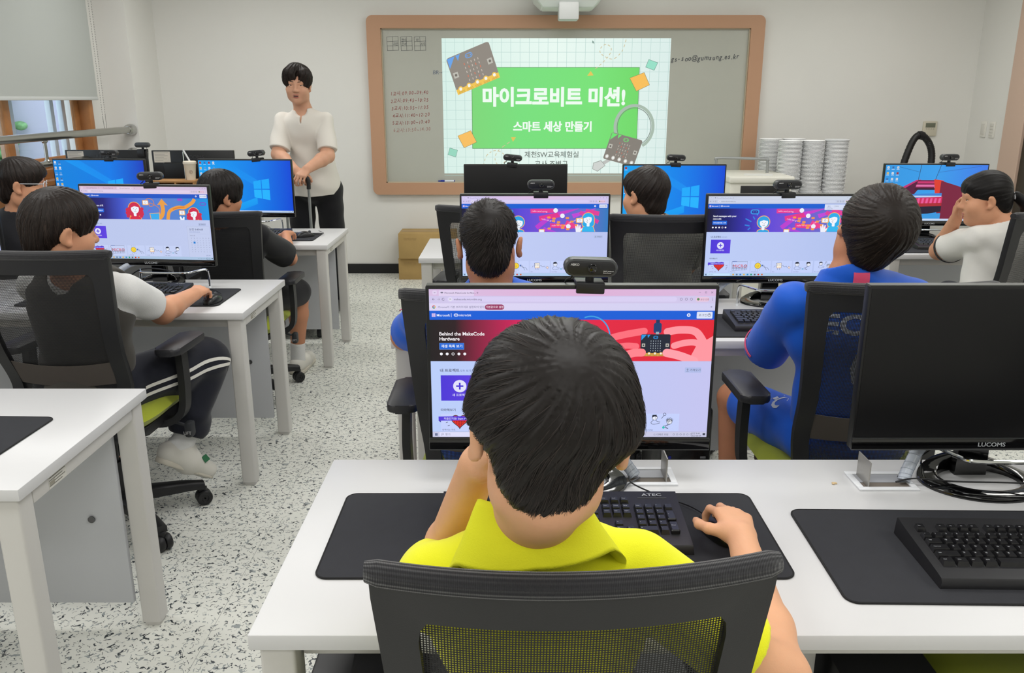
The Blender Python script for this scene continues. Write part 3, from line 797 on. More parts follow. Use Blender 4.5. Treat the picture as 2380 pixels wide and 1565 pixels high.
    for sx in (-1, 1):
        bm = BM()
        path = spline([(sx * 0.10, 0.03, 0.395), (sx * 0.20, 0.03, 0.392), (sx * 0.262, 0.035, 0.43), (sx * 0.275, 0.04, 0.52), (sx * 0.272, 0.045, 0.665)], 6)
        pts = [Vector(p) for p in path]
        secs = []
        for q_i, q in enumerate(pts):
            t = (pts[min(q_i + 1, len(pts) - 1)] - pts[max(q_i - 1, 0)]).normalized(); sd = Vector((0, 1, 0)); nn = t.cross(sd).normalized()
            secs.append([bm.verts.new(q + sd * (a * 0.024) + nn * (b * 0.012)) for a, b in ((-1, -1), (1, -1), (1, 1), (-1, 1))])
        for a, b in zip(secs, secs[1:]):
            for k in range(4): bm.faces.new((a[k], a[(k + 1) % 4], b[(k + 1) % 4], b[k]))
        bm.faces.new(secs[0]); bm.faces.new(secs[-1])
        bmesh.ops.bevel(bm, geom=[e for e in bm.edges if e.calc_face_angle(0) > 0.8], offset=0.004, segments=2, affect='EDGES')
        ar = obj('armrest', bm, PLAS, root)
        bm = BM(); prism(bm, [(sx * 0.272 + p[0], 0.05 + p[1]) for p in rrect(0.088, 0.245, 0.026, 6)], 0.665, 0.69, bevel=0.008); obj('arm_pad', bm, PADM, ar)
    bm = BM(); lathe(bm, [(0.022, 0.12), (0.022, 0.39)], 18); lathe(bm, [(0.032, 0.10), (0.032, 0.25)], 18); obj('gas_lift', bm, PLAS, root)
    bm = BM(); tube(bm, spline([(0.1, 0.05, 0.40), (0.19, 0.06, 0.385), (0.245, 0.07, 0.365)], 5), 0.006, 8); bx(bm, (0.262, 0.072, 0.35), (0.03, 0.045, 0.06), 0.012, 2, rot=(0, 0, 0)); obj('lever', bm, mat('lever_grey', (44, 46, 50), 0.5), root)
    for k in range(5):
        a = R(90 + 72 * k + 18); d = Vector((math.cos(a), math.sin(a), 0)); sd = Vector((-d.y, d.x, 0))
        bm = BM(); secs = []
        for (r_, w_, z0, z1) in ((0.02, 0.030, 0.085, 0.135), (0.12, 0.027, 0.082, 0.125), (0.24, 0.022, 0.074, 0.108), (0.30, 0.018, 0.066, 0.094)):
            secs.append([bm.verts.new(d * r_ + sd * (x * w_) + Vector((0, 0, z))) for x, z in ((-1, z0), (1, z0), (1, z1 - 0.008), (0.6, z1), (-0.6, z1), (-1, z1 - 0.008))])
        for p, q in zip(secs, secs[1:]):
            for j in range(6): bm.faces.new((p[j], p[(j + 1) % 6], q[(j + 1) % 6], q[j]))
        bm.faces.new(secs[0]); bm.faces.new(secs[-1])
        ba = obj('base_arm', bm, PLAS, root, 50)
        bm = BM(); c = d * 0.295
        for s_ in (-1, 1):
            ctr = c + sd * (s_ * 0.013)
            rg = []
            for (rr_, off_) in ((0.005, -0.011), (0.026, -0.011), (0.0295, -0.006), (0.0295, 0.006), (0.026, 0.011), (0.014, 0.011), (0.012, 0.008), (0.003, 0.008)):
                rg.append([bm.verts.new(ctr + sd * (off_ * s_) + (d * math.cos(2 * PI * j / 18) + Vector((0, 0, 1)) * math.sin(2 * PI * j / 18)) * rr_ + Vector((0, 0, 0.0298))) for j in range(18)])
            for p, q in zip(rg, rg[1:]):
                for j in range(18): bm.faces.new((p[j], p[(j + 1) % 18], q[(j + 1) % 18], q[j]))
        bx(bm, tuple(c + Vector((0, 0, 0.058))), (0.024, 0.024, 0.026), 0.004)
        obj('caster', bm, PLAS, ba, 40)
    lw = text_obj('lever_mark', 'LIFT', 0.016, mat('white_print', (200, 200, 200), 0.6), root, (0.262, 0.0488, 0.342), (R(90), 0, 0))
CHAIRS = 'black mesh office chairs with lime seats'
chair0 = None
def chair(x, y, rz, label, z=0.0, recline=0.0):
    global chair0
    if chair0 is None:
        chair0 = empty('office_chair', (x, y, 0), R(rz), label, 'chair', CHAIRS); chair_parts(chair0); return chair0
    return dup(chair0, (x, y, 0), R(rz), label, CHAIRS)
# ------------------------------------------------------------------ screen pictures (each an emitting display)
SW, SH = 0.561, 0.310
OUT = (40, 44, 60)
def taskbar(P, col=(204, 210, 232), search=True, date=True, light=False):
    P.rect(0, 1040, 1920, 40, col)
    ic = (40, 60, 110)
    for a in (0, 1):
        for b in (0, 1): P.rect(17 + a * 9, 1052 + b * 9, 8, 8, ic)
    if search:
        P.rect(48, 1043, 300, 34, tuple(min(255, c + 22) for c in col)); P.ring(70, 1057, 6, 2, (90, 96, 110)); P.line([(66, 1062), (60, 1069)], 2, (90, 96, 110)); P.text('찾기', 88, 1067, 20, (90, 96, 110))
    cs = [(220, 160, 60), (90, 110, 150), (60, 120, 200), (230, 180, 70), (40, 140, 200), (40, 150, 110), (90, 90, 100), (200, 60, 50), (210, 110, 60)]
    for k, c in enumerate(cs): P.rr(380 + k * 48, 1050, 22, 20, 5, c)
    for k in range(6): P.ring(1690 + k * 24, 1060, 6, 2, (100, 106, 120), 8)
    if date:
        P.text('오전 9:49', 1872, 1058, 16, (60, 66, 80), align='r'); P.text('2025-06-09', 1882, 1075, 15, (60, 66, 80), align='r')
    P.rr(1892, 1050, 18, 16, 3, (60, 66, 80))

def browser_top(P, top, tab, bar, h=100, title='Microsoft MakeCode for mic...', many=False):
    P.grad(0, 0, 1920, 46, [(0, top[0]), (0.5, top[1]), (1, top[2])])
    P.rr(24, 8, 30, 30, 8, tab); P.line([(34, 20), (39, 26), (44, 20)], 2.5, (90, 80, 110))
    if many:
        for k in range(3): P.rr(70 + k * 250, 6, 240, 44, 10, tab if k == 2 else top[0]); P.text('Microsoft MakeCode', 110 + k * 250, 33, 18, (120, 110, 140)); P.text('×', 290 + k * 250, 33, 20, (120, 110, 140))
        P.text('+', 830, 34, 26, (120, 110, 140))
    else:
        P.rr(66, 6, 236, 46, 10, tab); P.rr(78, 18, 18, 10, 5, (110, 110, 130)); P.text(title, 104, 31, 17, (100, 90, 120)); P.text('×', 274, 32, 22, (100, 90, 120)); P.text('+', 318, 34, 26, (90, 80, 110))
    P.rect(0, 46, 1920, h - 46, bar)
    g = (98, 92, 120)
    P.line([(22, 70), (38, 70)], 2.5, g); P.line([(29, 63), (22, 70), (29, 77)], 2.5, g)
    P.line([(56, 70), (72, 70)], 2.5, (150, 146, 170)); P.line([(65, 63), (72, 70), (65, 77)], 2.5, (150, 146, 170))
    P.ring(96, 70, 8, 2.5, g, 16, 20, 320)
    P.rr(122, 53, 1540, 34, 17, tuple(min(255, c + 8) for c in bar)); P.rr(130, 57, 26, 26, 13, (230, 226, 244)); P.line([(136, 67), (150, 67)], 2, g); P.line([(136, 73), (150, 73)], 2, g)
    P.text('makecode.microbit.org', 166, 77, 20, (90, 86, 110))
    for k in range(3): P.ring(1690 + k * 34, 70, 8, 2.2, g, 7)
    P.rr(1786, 54, 92, 32, 16, (232, 198, 222)); P.circ(1804, 70, 9, (90, 140, 90)); P.text('본인 인증', 1818, 77, 15, (120, 70, 90))
    for k in range(3): P.circ(1900, 62 + k * 8, 2, g)
    P.line([(1806, 22), (1818, 22)], 2.2, g); P.line([(1848, 17), (1858, 17), (1858, 27), (1848, 27), (1848, 17)], 2, g); P.line([(1888, 16), (1900, 28)], 2.2, g); P.line([(1900, 16), (1888, 28)], 2.2, g)

def site_bar(P, y, h, col=(10, 92, 214)):
    P.rect(0, y, 1920, h, col); W_ = (236, 240, 252); s = h / 64
    for a in (0, 1):
        for b in (0, 1): P.rect(16 + a * 13 * s, y + (19 + b * 13) * s, 12 * s, 12 * s, (214, 190, 236))
    P.text('Microsoft', 48, y + 40 * s, 23 * s, W_, 0.012); P.rect(146, y + 18 * s, 2.5, 28 * s, W_)
    P.rr(164, y + 21 * s, 30 * s, 20 * s, 10 * s, W_); P.rr(168, y + 25 * s, 22 * s, 12 * s, 6 * s, col); P.circ(174, y + 31 * s, 2.5, W_); P.circ(184, y + 31 * s, 2.5, W_)
    P.text('micro:bit', 197, y + 39 * s, 23 * s, W_, 0.012)
    P.ring(1746, y + 31 * s, 9, 7, W_, 12); P.rr(1800, y + 8 * s, 106, 48 * s, 6, (220, 226, 248)); P.text('로그인', 1812, y + 39 * s, 21 * s, (60, 66, 90)); P.ring(1884, y + 31 * s, 10, 2.5, (60, 66, 90)); P.circ(1884, y + 28 * s, 3.5, (60, 66, 90))

def body(P, y, bg, y_head=60):
    P.grad(0, y, 1920, 1040 - y, [(0, bg[0]), (0.5, bg[1]), (1, bg[2])])
    P.text('내 프로젝트', 60, y + 78, 28, (46, 50, 74), 0.012); P.text('모두 보기', 200, y + 77, 19, (70, 90, 150))
    P.rr(1742, y + 46, 112, 38, 4, tuple(max(0, c - 12) for c in bg[1])); P.text('가져오기', 1776, y + 72, 20, (60, 66, 90)); P.line([(1760, y + 56), (1760, y + 70)], 2.4, (60, 66, 90)); P.line([(1754, y + 62), (1760, y + 55), (1766, y + 62)], 2.2, (60, 66, 90)); P.line([(1752, y + 74), (1768, y + 74)], 2.2, (60, 66, 90))
    P.grad(66, y + 104, 260, 188, [(0, (74, 52, 214)), (1, (92, 62, 222))])
    P.circ(196, y + 184, 46, (226, 226, 250)); P.rect(171, y + 178, 50, 12, (74, 52, 214)); P.rect(190, y + 159, 12, 50, (74, 52, 214))
    P.text('새 프로젝트', 196, y + 258, 22, (228, 228, 250), 0.01, 'c')
    P.text('따라해보기', 60, y + 370, 23, (46, 50, 74), 0.01)

def heart(P, x, y, s):
    pts = []
    for k in range(40):
        t = 2 * PI * k / 40
        pts.append((x + s * 0.062 * 16 * math.sin(t) ** 3, y - s * 0.062 * (13 * math.cos(t) - 5 * math.cos(2 * t) - 2 * math.cos(3 * t) - math.cos(4 * t))))
    P.poly(pts, (226, 44, 40)); P.line(pts + pts[:1], 5, OUT)
    for a in range(-3, 4):
        for b in range(-1, 4):
            if abs(a) < 4 - b: P.rect(x + a * s * 0.2 - 2, y + b * s * 0.22, 4, 8, (60, 20, 24))
def kid_sketch(P, x, y, s, hair, flip=1):
    """plain line-drawn child, bust"""
    P.ring(x, y, 22 * s, 3, OUT, 18); P.circ(x, y, 20.5 * s, (232, 236, 250))
    if hair == 'cap': P.poly([(x - 24 * s, y - 4 * s), (x - 18 * s, y - 24 * s), (x + 8 * s, y - 28 * s), (x + 24 * s, y - 8 * s)], OUT)
    elif hair == 'curl':
        for k in range(6): P.ring(x + math.cos(k) * 18 * s, y - 14 * s + math.sin(k) * 10 * s, 9 * s, 2.5, OUT, 10)
    else: P.poly([(x - 24 * s, y + 4 * s), (x - 20 * s, y - 24 * s), (x + 14 * s, y - 26 * s), (x + 20 * s, y - 6 * s), (x - 4 * s, y - 10 * s)], OUT)
    P.circ(x + flip * 8 * s, y - 1, 2.4 * s, OUT); P.line([(x + flip * 4 * s, y + 10 * s), (x + flip * 12 * s, y + 8 * s)], 2, OUT)
    P.curve([(x - 8 * s, y + 22 * s), (x - 30 * s, y + 46 * s), (x - 8 * s, y + 62 * s), (x + flip * 44 * s, y + 50 * s)], 3, OUT)
    P.curve([(x + 8 * s, y + 22 * s), (x + flip * 24 * s, y + 36 * s), (x + flip * 48 * s, y + 40 * s)], 3, OUT)
def cards(P, y, bg, upto=7, names=('반짝이는 하트', 'Name Tag', 'Smiley Buttons', 'Dice', 'Love Meter', 'Micro Chat')):
    h = 1040 - y; cw = 262; g = 18; s = h / 150
    c1 = tuple(min(255, c + 8) for c in bg)
    for k in range(upto):
        x = 60 + k * (cw + g)
        if x + cw > 1915: break
        P.rect(x, y, cw, h - 6, c1)
        cx, cy = x + cw / 2, y + h * 0.40
        if k == 0:
            heart(P, cx, cy, 62 * s); P.poly([(x - 16, y + 22), (x + 196, y + 18), (x + 196, y + 50), (x - 16, y + 54)], (84, 60, 216)); P.poly([(x - 16, y + 54), (x, y + 54), (x, y + 66)], (50, 34, 150)); P.text('처음인가요? Start Here', x + 20, y + 44, 19, (226, 226, 250), 0.01)
            for q in ((-96, 26), (-84, 50), (92, 10), (96, 34), (88, 58)): P.line([(cx + q[0], cy + q[1] - 12), (cx + q[0] + (14 if q[0] < 0 else 22), cy + q[1] - 18)], 4, OUT)
        elif k == 1:
            P.line([(x + 24, y + 10), (x + 232, y + 8), (x + 228, y + h * 0.72), (x + 30, y + h * 0.78), (x + 24, y + 10)], 3.5, OUT); P.text('MICRO', cx, cy + 26, 62, (214, 56, 48), 0.0, 'c', shear=0.1)
            for q in (0.52, 0.63): P.line([(x + 30, y + h * q), (x + 228, y + h * (q - 0.02))], 3, OUT)
            for q in range(5): P.line([(x + 50 + q * 38, y + h * 0.52), (x + 48 + q * 38, y + h * 0.76)], 3, OUT)
            for q in (46, 206): P.ring(x + q, cy, 11, 3.5, OUT, 12)
            P.rect(x + 30, y + 4, 60, 7, (40, 80, 160))
        elif k == 2:
            P.circ(cx - 40, cy, 36 * s, (246, 212, 60)); P.ring(cx - 40, cy, 36 * s, 4, OUT, 20)
            for q in (-52, -28): P.circ(cx + q, cy - 8, 3.5, OUT)
            P.curve([(cx - 54, cy + 12), (cx - 40, cy + 18), (cx - 26, cy + 10)], 3, OUT)
            for q in (-70, -40, -10): P.line([(cx + q, cy - 58 * s), (cx + q * 0.9 - 4, cy - 46 * s)], 3, OUT); P.line([(cx + q, cy + 58 * s), (cx + q * 0.9 - 4, cy + 46 * s)], 3, OUT)
            P.poly([(cx + 8, cy - 14), (cx + 34, cy - 14), (cx + 14, cy + 14)], (60, 100, 170)); P.curve([(cx + 20, cy), (cx + 60, cy + 24), (cx + 90, cy + 28), (cx + 112, cy + 60)], 3.5, OUT); P.curve([(cx + 26, cy - 10), (cx + 50, cy + 6), (cx + 70, cy + 44), (cx + 80, cy + 62)], 3.5, OUT)
        elif k == 3:
            P.poly([(cx - 72, cy - 36), (cx - 6, cy - 40), (cx - 4, cy + 26), (cx - 68, cy + 30)], (246, 236, 220)); P.line([(cx - 72, cy - 36), (cx - 6, cy - 40), (cx - 4, cy + 26), (cx - 68, cy + 30), (cx - 72, cy - 36)], 5, (38, 66, 130)); P.line([(cx - 68, cy + 30), (cx - 2, cy + 28)], 5, (226, 150, 60))
            for q in (-54, -26): P.circ(cx + q, cy - 12, 6, (70, 130, 200)); P.line([(cx + q, cy + 30), (cx + q, cy + 54), (cx + q + 10, cy + 54)], 3.5, OUT)
            P.curve([(cx - 4, cy + 4), (cx + 16, cy - 6), (cx + 26, cy + 10), (cx + 44, cy + 14), (cx + 60, cy + 4), (cx + 74, cy + 26)], 3, OUT); P.poly([(cx + 92, cy + 6), (cx + 116, cy + 18), (cx + 106, cy + 44), (cx + 82, cy + 30)], (240, 214, 206)); P.line([(cx + 92, cy + 6), (cx + 116, cy + 18), (cx + 106, cy + 44), (cx + 82, cy + 30), (cx + 92, cy + 6)], 3, OUT)
            P.line([(cx - 72, cy), (cx - 96, cy + 6), (cx - 104, cy + 22)], 3, OUT)
        elif k == 4:
            kid_sketch(P, cx - 76, cy - 20 * s, 1.1 * s, 'cap'); kid_sketch(P, cx + 74, cy - 20 * s, 1.1 * s, 'bob', -1); P.rect(cx - 10, cy + 34 * s, 24, 10, (60, 160, 190))
        elif k == 5:
            kid_sketch(P, cx - 40, cy - 28 * s, 0.9 * s, 'bob'); kid_sketch(P, cx + 64, cy + 4, 0.95 * s, 'curl', -1); P.line([(cx + 6, cy - 18), (cx + 24, cy - 40)], 3, OUT); P.ring(cx + 28, cy - 50, 10, 3, OUT, 8); P.circ(cx + 24, cy + 54 * s, 9, (50, 190, 180))
        if k < len(names): P.text(names[k], x + 8, y + h * 0.93, 16, (80, 84, 110))

def face(P, x, y, s, hair, skin=(240, 244, 252), shirt=None, edge=(250, 176, 70), long=True, flip=1):
    """plain generic cartoon bust"""
    sh = shirt or hair
    P.poly([(x - 92 * s, y + 170 * s), (x - 70 * s, y + 100 * s), (x, y + 78 * s), (x + 70 * s, y + 100 * s), (x + 94 * s, y + 170 * s)], edge)
    P.circ(x, y, 84 * s, edge)
    if long: P.rr(x - 84 * s, y - 20 * s, 168 * s, 130 * s, 40 * s, edge)
    P.poly([(x - 84 * s, y + 170 * s), (x - 64 * s, y + 108 * s), (x, y + 88 * s), (x + 64 * s, y + 108 * s), (x + 86 * s, y + 170 * s)], sh)
    P.circ(x, y, 76 * s, hair)
    if long: P.rr(x - 76 * s, y - 10 * s, 152 * s, 112 * s, 36 * s, hair)
    P.rr(x - 18 * s, y + 40 * s, 36 * s, 62 * s, 10 * s, skin)
    P.circ(x + flip * 6 * s, y + 8 * s, 52 * s, skin, 28, 58 * s)
    P.poly([(x - 54 * s, y - 4 * s), (x - 50 * s, y - 44 * s), (x, y - 64 * s), (x + 52 * s, y - 44 * s), (x + 56 * s, y - 14 * s), (x, y - 26 * s)], hair)
    for q in (-14, 26): P.circ(x + flip * q * s, y + 6 * s, 4 * s, (30, 40, 80))
    P.curve([(x + flip * 6 * s, y + 12 * s), (x + flip * 12 * s, y + 24 * s), (x + flip * 4 * s, y + 26 * s)], 3 * s, (30, 40, 80)); P.curve([(x - 10 * s, y + 40 * s), (x + flip * 8 * s, y + 46 * s), (x + flip * 22 * s, y + 38 * s)], 3.5 * s, (30, 40, 80))

def scr_hardware():
    P = Panel(1920, 1080); bg = ((186, 206, 250), (188, 200, 244), (196, 196, 240))
    browser_top(P, ((216, 190, 226), (222, 176, 214), (218, 184, 222)), (224, 208, 238), (208, 198, 234), 100)
    P.grad(0, 98, 1920, 54, [(0, (222, 214, 244)), (1, (208, 206, 240))])
    P.ring(32, 124, 9, 5, (214, 70, 56), 14, 180, 300); P.ring(32, 124, 9, 5, (60, 150, 80), 14, 60, 180); P.ring(32, 124, 9, 5, (236, 190, 60), 14, -60, 60); P.circ(32, 124, 5, (70, 130, 220))
    P.text('Chrome이 기본 브라우저로 설정되어 있지 않습니다', 58, 131, 18, (92, 92, 130)); P.rr(374, 106, 130, 38, 19, (150, 52, 96)); P.text('기본값으로 설정', 439, 131, 18, (240, 214, 230), 0.012, 'c'); P.text('×', 1888, 132, 24, (92, 92, 120))
    site_bar(P, 150, 64)
    P.grad(0, 214, 1920, 298, [(0, (26, 22, 26)), (0.09, (40, 22, 30)), (0.2, (150, 30, 70)), (0.32, (212, 28, 92)), (0.5, (220, 30, 84)), (0.62, (226, 34, 66)), (1, (226, 30, 50))])
    P.text('Behind the MakeCode', 62, 326, 34, (246, 240, 244), 0.022); P.text('Hardware', 62, 362, 34, (246, 240, 244), 0.022)
    P.rect(62, 380, 168, 48, (110, 150, 220)); P.rect(64, 382, 164, 44, (20, 100, 214)); P.text('재생 목록 보기', 146, 412, 24, (232, 240, 252), 0.02, 'c')
    for k in range(5):
        P.circ(74 + k * 40, 460, 10, (240, 240, 246))
        if k == 2: P.circ(74 + k * 40, 460, 6.5, (40, 22, 30))
    # cable loop and two pink hands around the small board
    P.ring(1090, 340, 130, 9, (60, 160, 226), 40, -110, 40, ry=150)
    sk, sk2 = (255, 150, 160), (252, 110, 124)
    def finger(pts, w, c=sk):
        n_ = 9
        pp = [(q.x, q.y) for q in spline([(a, b, 0) for a, b in pts], 6)]
        P.line(pp, w, c); P.circ(pp[-1][0], pp[-1][1], w / 2, c); P.circ(pp[0][0], pp[0][1], w / 2, c)
    P.poly([(1920, 330), (1810, 400), (1760, 512), (1920, 512)], sk)
    for q in ((((1860, 380), (1800, 300), (1700, 286), (1610, 300)), 54), (((1880, 430), (1810, 380), (1730, 380), (1660, 400)), 46)): finger(q[0], q[1])
    for q in ((((1120, 420), (1220, 350), (1330, 318), (1450, 296)), 50), (((1130, 470), (1240, 420), (1330, 400), (1400, 404)), 44)): finger(q[0], q[1], sk2)
    P.poly([(1060, 512), (1120, 400), (1220, 430), (1300, 512)], sk2)
    P.rect(1528, 214, 26, 40, (24, 50, 90)); P.rr(1514, 236, 54, 74, 14, (24, 60, 110)); P.rect(1530, 300, 22, 26, (160, 170, 180))
    mbit(P, (1430, 318), (1632, 318), (1632, 476), (1430, 476), (26, 34, 52), (206, 160, 70), (40, 150, 226), (190, 200, 210), (190, 200, 210))
    finger(((1250, 505), (1330, 470), (1390, 452), (1440, 450)), 58, (255, 132, 142)); finger(((1800, 512), (1720, 480), (1660, 462), (1612, 452)), 60, (255, 160, 170))
    body(P, 512, bg); cards(P, 902, bg[1])
    taskbar(P, (200, 200, 228)); P.text('C: 대체로 흐림', 1650, 1067, 17, (80, 86, 104), align='r')
    return P

def scr_radio(top=((206, 196, 236), (222, 190, 226), (206, 196, 236)), title='Send messages with your', popup=False, bg=((190, 206, 248), (190, 202, 242), (186, 196, 240))):
    P = Panel(1920, 1080)
    browser_top(P, top, tuple(min(255, c + 8) for c in top[0]), tuple(top[0]), 106)
    site_bar(P, 102, 62, (14, 92, 208))
    P.grad(0, 164, 1920, 314, [(0, (14, 14, 44)), (0.14, (24, 26, 110)), (0.26, (52, 46, 168)), (0.4, (90, 70, 214)), (0.6, (120, 80, 210)), (0.85, (96, 110, 200)), (1, (48, 120, 190))])
    P.text(title, 74, 276, 30, (240, 242, 252), 0.024); P.text('micro:bit', 74, 312, 30, (240, 242, 252), 0.024)
    P.rr(70, 328, 190, 54, 6, (28, 104, 220)); P.text('마이크로비트 시작', 165, 364, 22, (230, 240, 252), 0.02, 'c')
    for k in range(5):
        P.circ(78 + k * 42, 418, 11, (240, 242, 250))
        if k == 3: P.circ(78 + k * 42, 418, 7, (24, 22, 90))
    for (a, b, w, h_, r_, c) in ((900, 168, 350, 60, -0.03, (226, 56, 150)), (1010, 268, 300, 66, -0.2, (226, 50, 140)), (1160, 362, 300, 56, 0.06, (230, 50, 140)), (1380, 320, 250, 56, 0.45, (232, 60, 140)), (1250, 210, 300, 60, -0.5, (196, 60, 200)), (1440, 240, 330, 60, -0.45, (190, 70, 214)), (1560, 190, 280, 52, 0.5, (216, 60, 160)), (960, 400, 200, 60, -0.7, (186, 60, 206)), (1080, 410, 180, 56, 0.4, (176, 66, 214)), (1630, 168, 180, 60, 0.2, (226, 60, 150))):
        ca, sa = math.cos(r_), math.sin(r_); P.poly([(a + x * ca - y * sa, max(165, min(477, b + x * sa + y * ca))) for x, y in ((0, 0), (w, 0), (w, h_), (0, h_))], c)
    for t, x, y, r_ in (('radio send string', 918, 208, 0.03), ('radio set group', 1040, 310, 0.2), ('radio set group', 1180, 402, -0.05), ('radio send string', 1396, 372, -0.42)): P.text(t, x, y, 30, (250, 190, 226), 0.01, rot=r_)
    for (x, y) in ((1230, 190), (1320, 262), (1400, 402)): P.circ(x, y, 30, (236, 238, 250))
    for k in range(12): P.rr(1120 + (k * 61) % 420, 270 + (k * 47) % 180, 44, 26, 8, (246, 150, 70))
    P.rr(560, 176, 116, 66, 30, (52, 150, 230)); P.rr(576, 190, 84, 38, 18, (48, 44, 150)); P.circ(602, 209, 7, (52, 150, 230)); P.circ(634, 209, 7, (52, 150, 230)); P.poly([(640, 236), (668, 232), (650, 262)], (52, 150, 230))
    for q in (((500, 300), (580, 340)), ((496, 384), (560, 396)), ((540, 450), (572, 420)), ((600, 270), (624, 310))): P.line(q, 16, (46, 130, 220))
    face(P, 740, 346, 1.05, (40, 160, 226), long=False); P.rect(0, 478, 1920, 30, bg[1])
    face(P, 1660, 300, 1.02, (36, 170, 232), shirt=(48, 180, 236), flip=-1)
    P.poly([(1500, 478), (1490, 400), (1506, 398), (1516, 430), (1516, 380), (1532, 378), (1538, 428), (1548, 384), (1562, 388), (1562, 440), (1580, 424), (1588, 436), (1560, 478)], (238, 240, 250))
    P.rr(1500, 290, 96, 66, 8, (246, 170, 70)); P.rr(1512, 298, 72, 50, 6, (240, 242, 250)); P.ring(1548, 323, 12, 3, OUT, 8)
    P.rr(1012, 440, 76, 50, 6, (246, 170, 70)); P.rr(1020, 448, 60, 40, 6, (240, 242, 250))
    P.rect(0, 478, 1920, 34, bg[1])
    body(P, 478, bg); cards(P, 872, bg[1])
    if popup: P.rr(1524, 108, 300, 76, 6, (212, 220, 244)); P.text('영어', 1560, 142, 20, (60, 80, 150)); P.text('한국어', 1650, 142, 20, (90, 96, 120)); P.rect(1552, 152, 60, 3, (60, 80, 190)); P.text('Google 번역', 1552, 174, 15, (110, 116, 140))
    taskbar(P, (176, 204, 236))
    return P

def scr_intro():
    P = Panel(1920, 1080); bg = ((186, 198, 236), (188, 200, 236), (192, 202, 238))
    browser_top(P, ((214, 184, 210), (218, 192, 216), (206, 190, 222)), (226, 206, 226), (216, 200, 226), 112, many=True)
    site_bar(P, 106, 62, (26, 84, 196))
    P.grad(0, 168, 1920, 316, [(0, (16, 14, 50)), (0.18, (34, 30, 120)), (0.32, (64, 84, 200)), (0.45, (84, 120, 214)), (0.75, (84, 130, 206)), (0.88, (40, 130, 214)), (1, (24, 150, 228))])
    P.text('BBC micro:bit 소개', 92, 296, 30, (240, 242, 252), 0.024); P.rr(90, 330, 240, 54, 6, (28, 104, 220)); P.text('마이크로비트 살펴보기', 210, 366, 22, (230, 240, 252), 0.02, 'c')
    for k in range(5): P.circ(100 + k * 42, 424, 11, (240, 242, 250))
    OR = (232, 158, 70)
    P.curve([(1130, 484), (1200, 430), (1230, 350), (1226, 260)], 60, OR); P.poly([(1150, 270), (1226, 176), (1310, 274), (1252, 262), (1200, 262)], OR)
    P.curve([(1290, 484), (1330, 360), (1460, 300), (1560, 300), (1680, 230), (1720, 176)], 50, OR); P.curve([(1380, 330), (1470, 304), (1560, 296)], 20, (226, 130, 40))
    P.curve([(960, 220), (1020, 176), (1090, 196), (1100, 270), (1040, 290), (1040, 240), (1130, 280), (1180, 330), (1170, 420)], 9, (214, 130, 60))
    P.rr(930, 200, 92, 72, 8, (246, 170, 70)); P.rr(940, 208, 72, 54, 6, (240, 242, 250)); P.ring(976, 234, 14, 3, OUT, 8)
    P.poly([(1020, 390), (1180, 380), (1170, 484), (1030, 484)], (246, 170, 70)); P.poly([(1030, 398), (1170, 390), (1160, 484), (1040, 484)], (56, 170, 236))
    face(P, 800, 320, 1.15, (206, 40, 76), shirt=(214, 40, 70)); face(P, 1690, 380, 1.0, (206, 40, 76), flip=-1)
    for k in range(8): P.circ(700 + 16 * math.cos(k * 2.4), 330 + k * 15, 26, (206, 40, 76)); P.circ(900 + 12 * math.cos(k * 2.4), 330 + k * 15, 26, (206, 40, 76))
    for k in range(6): P.circ(1610 + 12 * math.cos(k * 2.4), 400 + k * 14, 24, (206, 40, 76)); P.circ(1772 + 12 * math.cos(k * 2.4), 400 + k * 14, 24, (206, 40, 76))
    P.rr(1470, 344, 90, 70, 8, (246, 170, 70)); P.rr(1480, 352, 70, 52, 6, (240, 242, 250)); P.ring(1515, 378, 13, 3, OUT, 8)
    P.rr(1790, 222, 96, 50, 24, (120, 70, 200)); P.rr(1802, 232, 72, 30, 14, (40, 140, 214)); P.rr(1460, 170, 80, 36, 16, (150, 80, 200))
    for k in range(3): P.curve([(990 + k * 12, 380 - k * 14), (1010 + k * 12, 360 - k * 14), (1030 + k * 12, 352 - k * 10)], 6, (150, 70, 190))
    P.poly([(1480, 484), (1470, 440), (1490, 430), (1510, 470), (1530, 436), (1546, 440), (1540, 484)], (240, 244, 252))
    P.rect(0, 484, 1920, 90, bg[1])
    body(P, 484, bg); cards(P, 876, bg[1], 5, ('반짝이는 하트', '이름표', '스마일 버튼', '주사위', '사랑 측정기'))
    P.rect(1560, 576, 344, 466, (164, 172, 206)); P.rect(1562, 578, 340, 462, (194, 204, 236))
    P.text('오전 9:49:49', 1592, 640, 42, (70, 76, 110)); P.text('2025년 6월 9일 월요일', 1594, 668, 17, (90, 110, 170)); P.rect(1580, 690, 306, 2, (170, 178, 212)); P.text('2025년 6월', 1596, 722, 17, (90, 96, 120))
    for r_ in range(7):
        for c_ in range(7):
            d = '일월화수목금토'[c_] if r_ == 0 else str((r_ - 1) * 7 + c_ + 1 if (r_ - 1) * 7 + c_ < 30 else (r_ - 1) * 7 + c_ - 29)
            if r_ == 2 and c_ == 1: P.rect(1642, 806, 30, 30, (30, 130, 214))
            P.text(d, 1614 + c_ * 44, 760 + r_ * 34 + (r_ > 1) * 0, 16, (90, 96, 124), align='c')
    P.text('일정 표시', 1880, 1020, 17, (80, 96, 150), align='r')
    taskbar(P, (170, 196, 226))
    return P

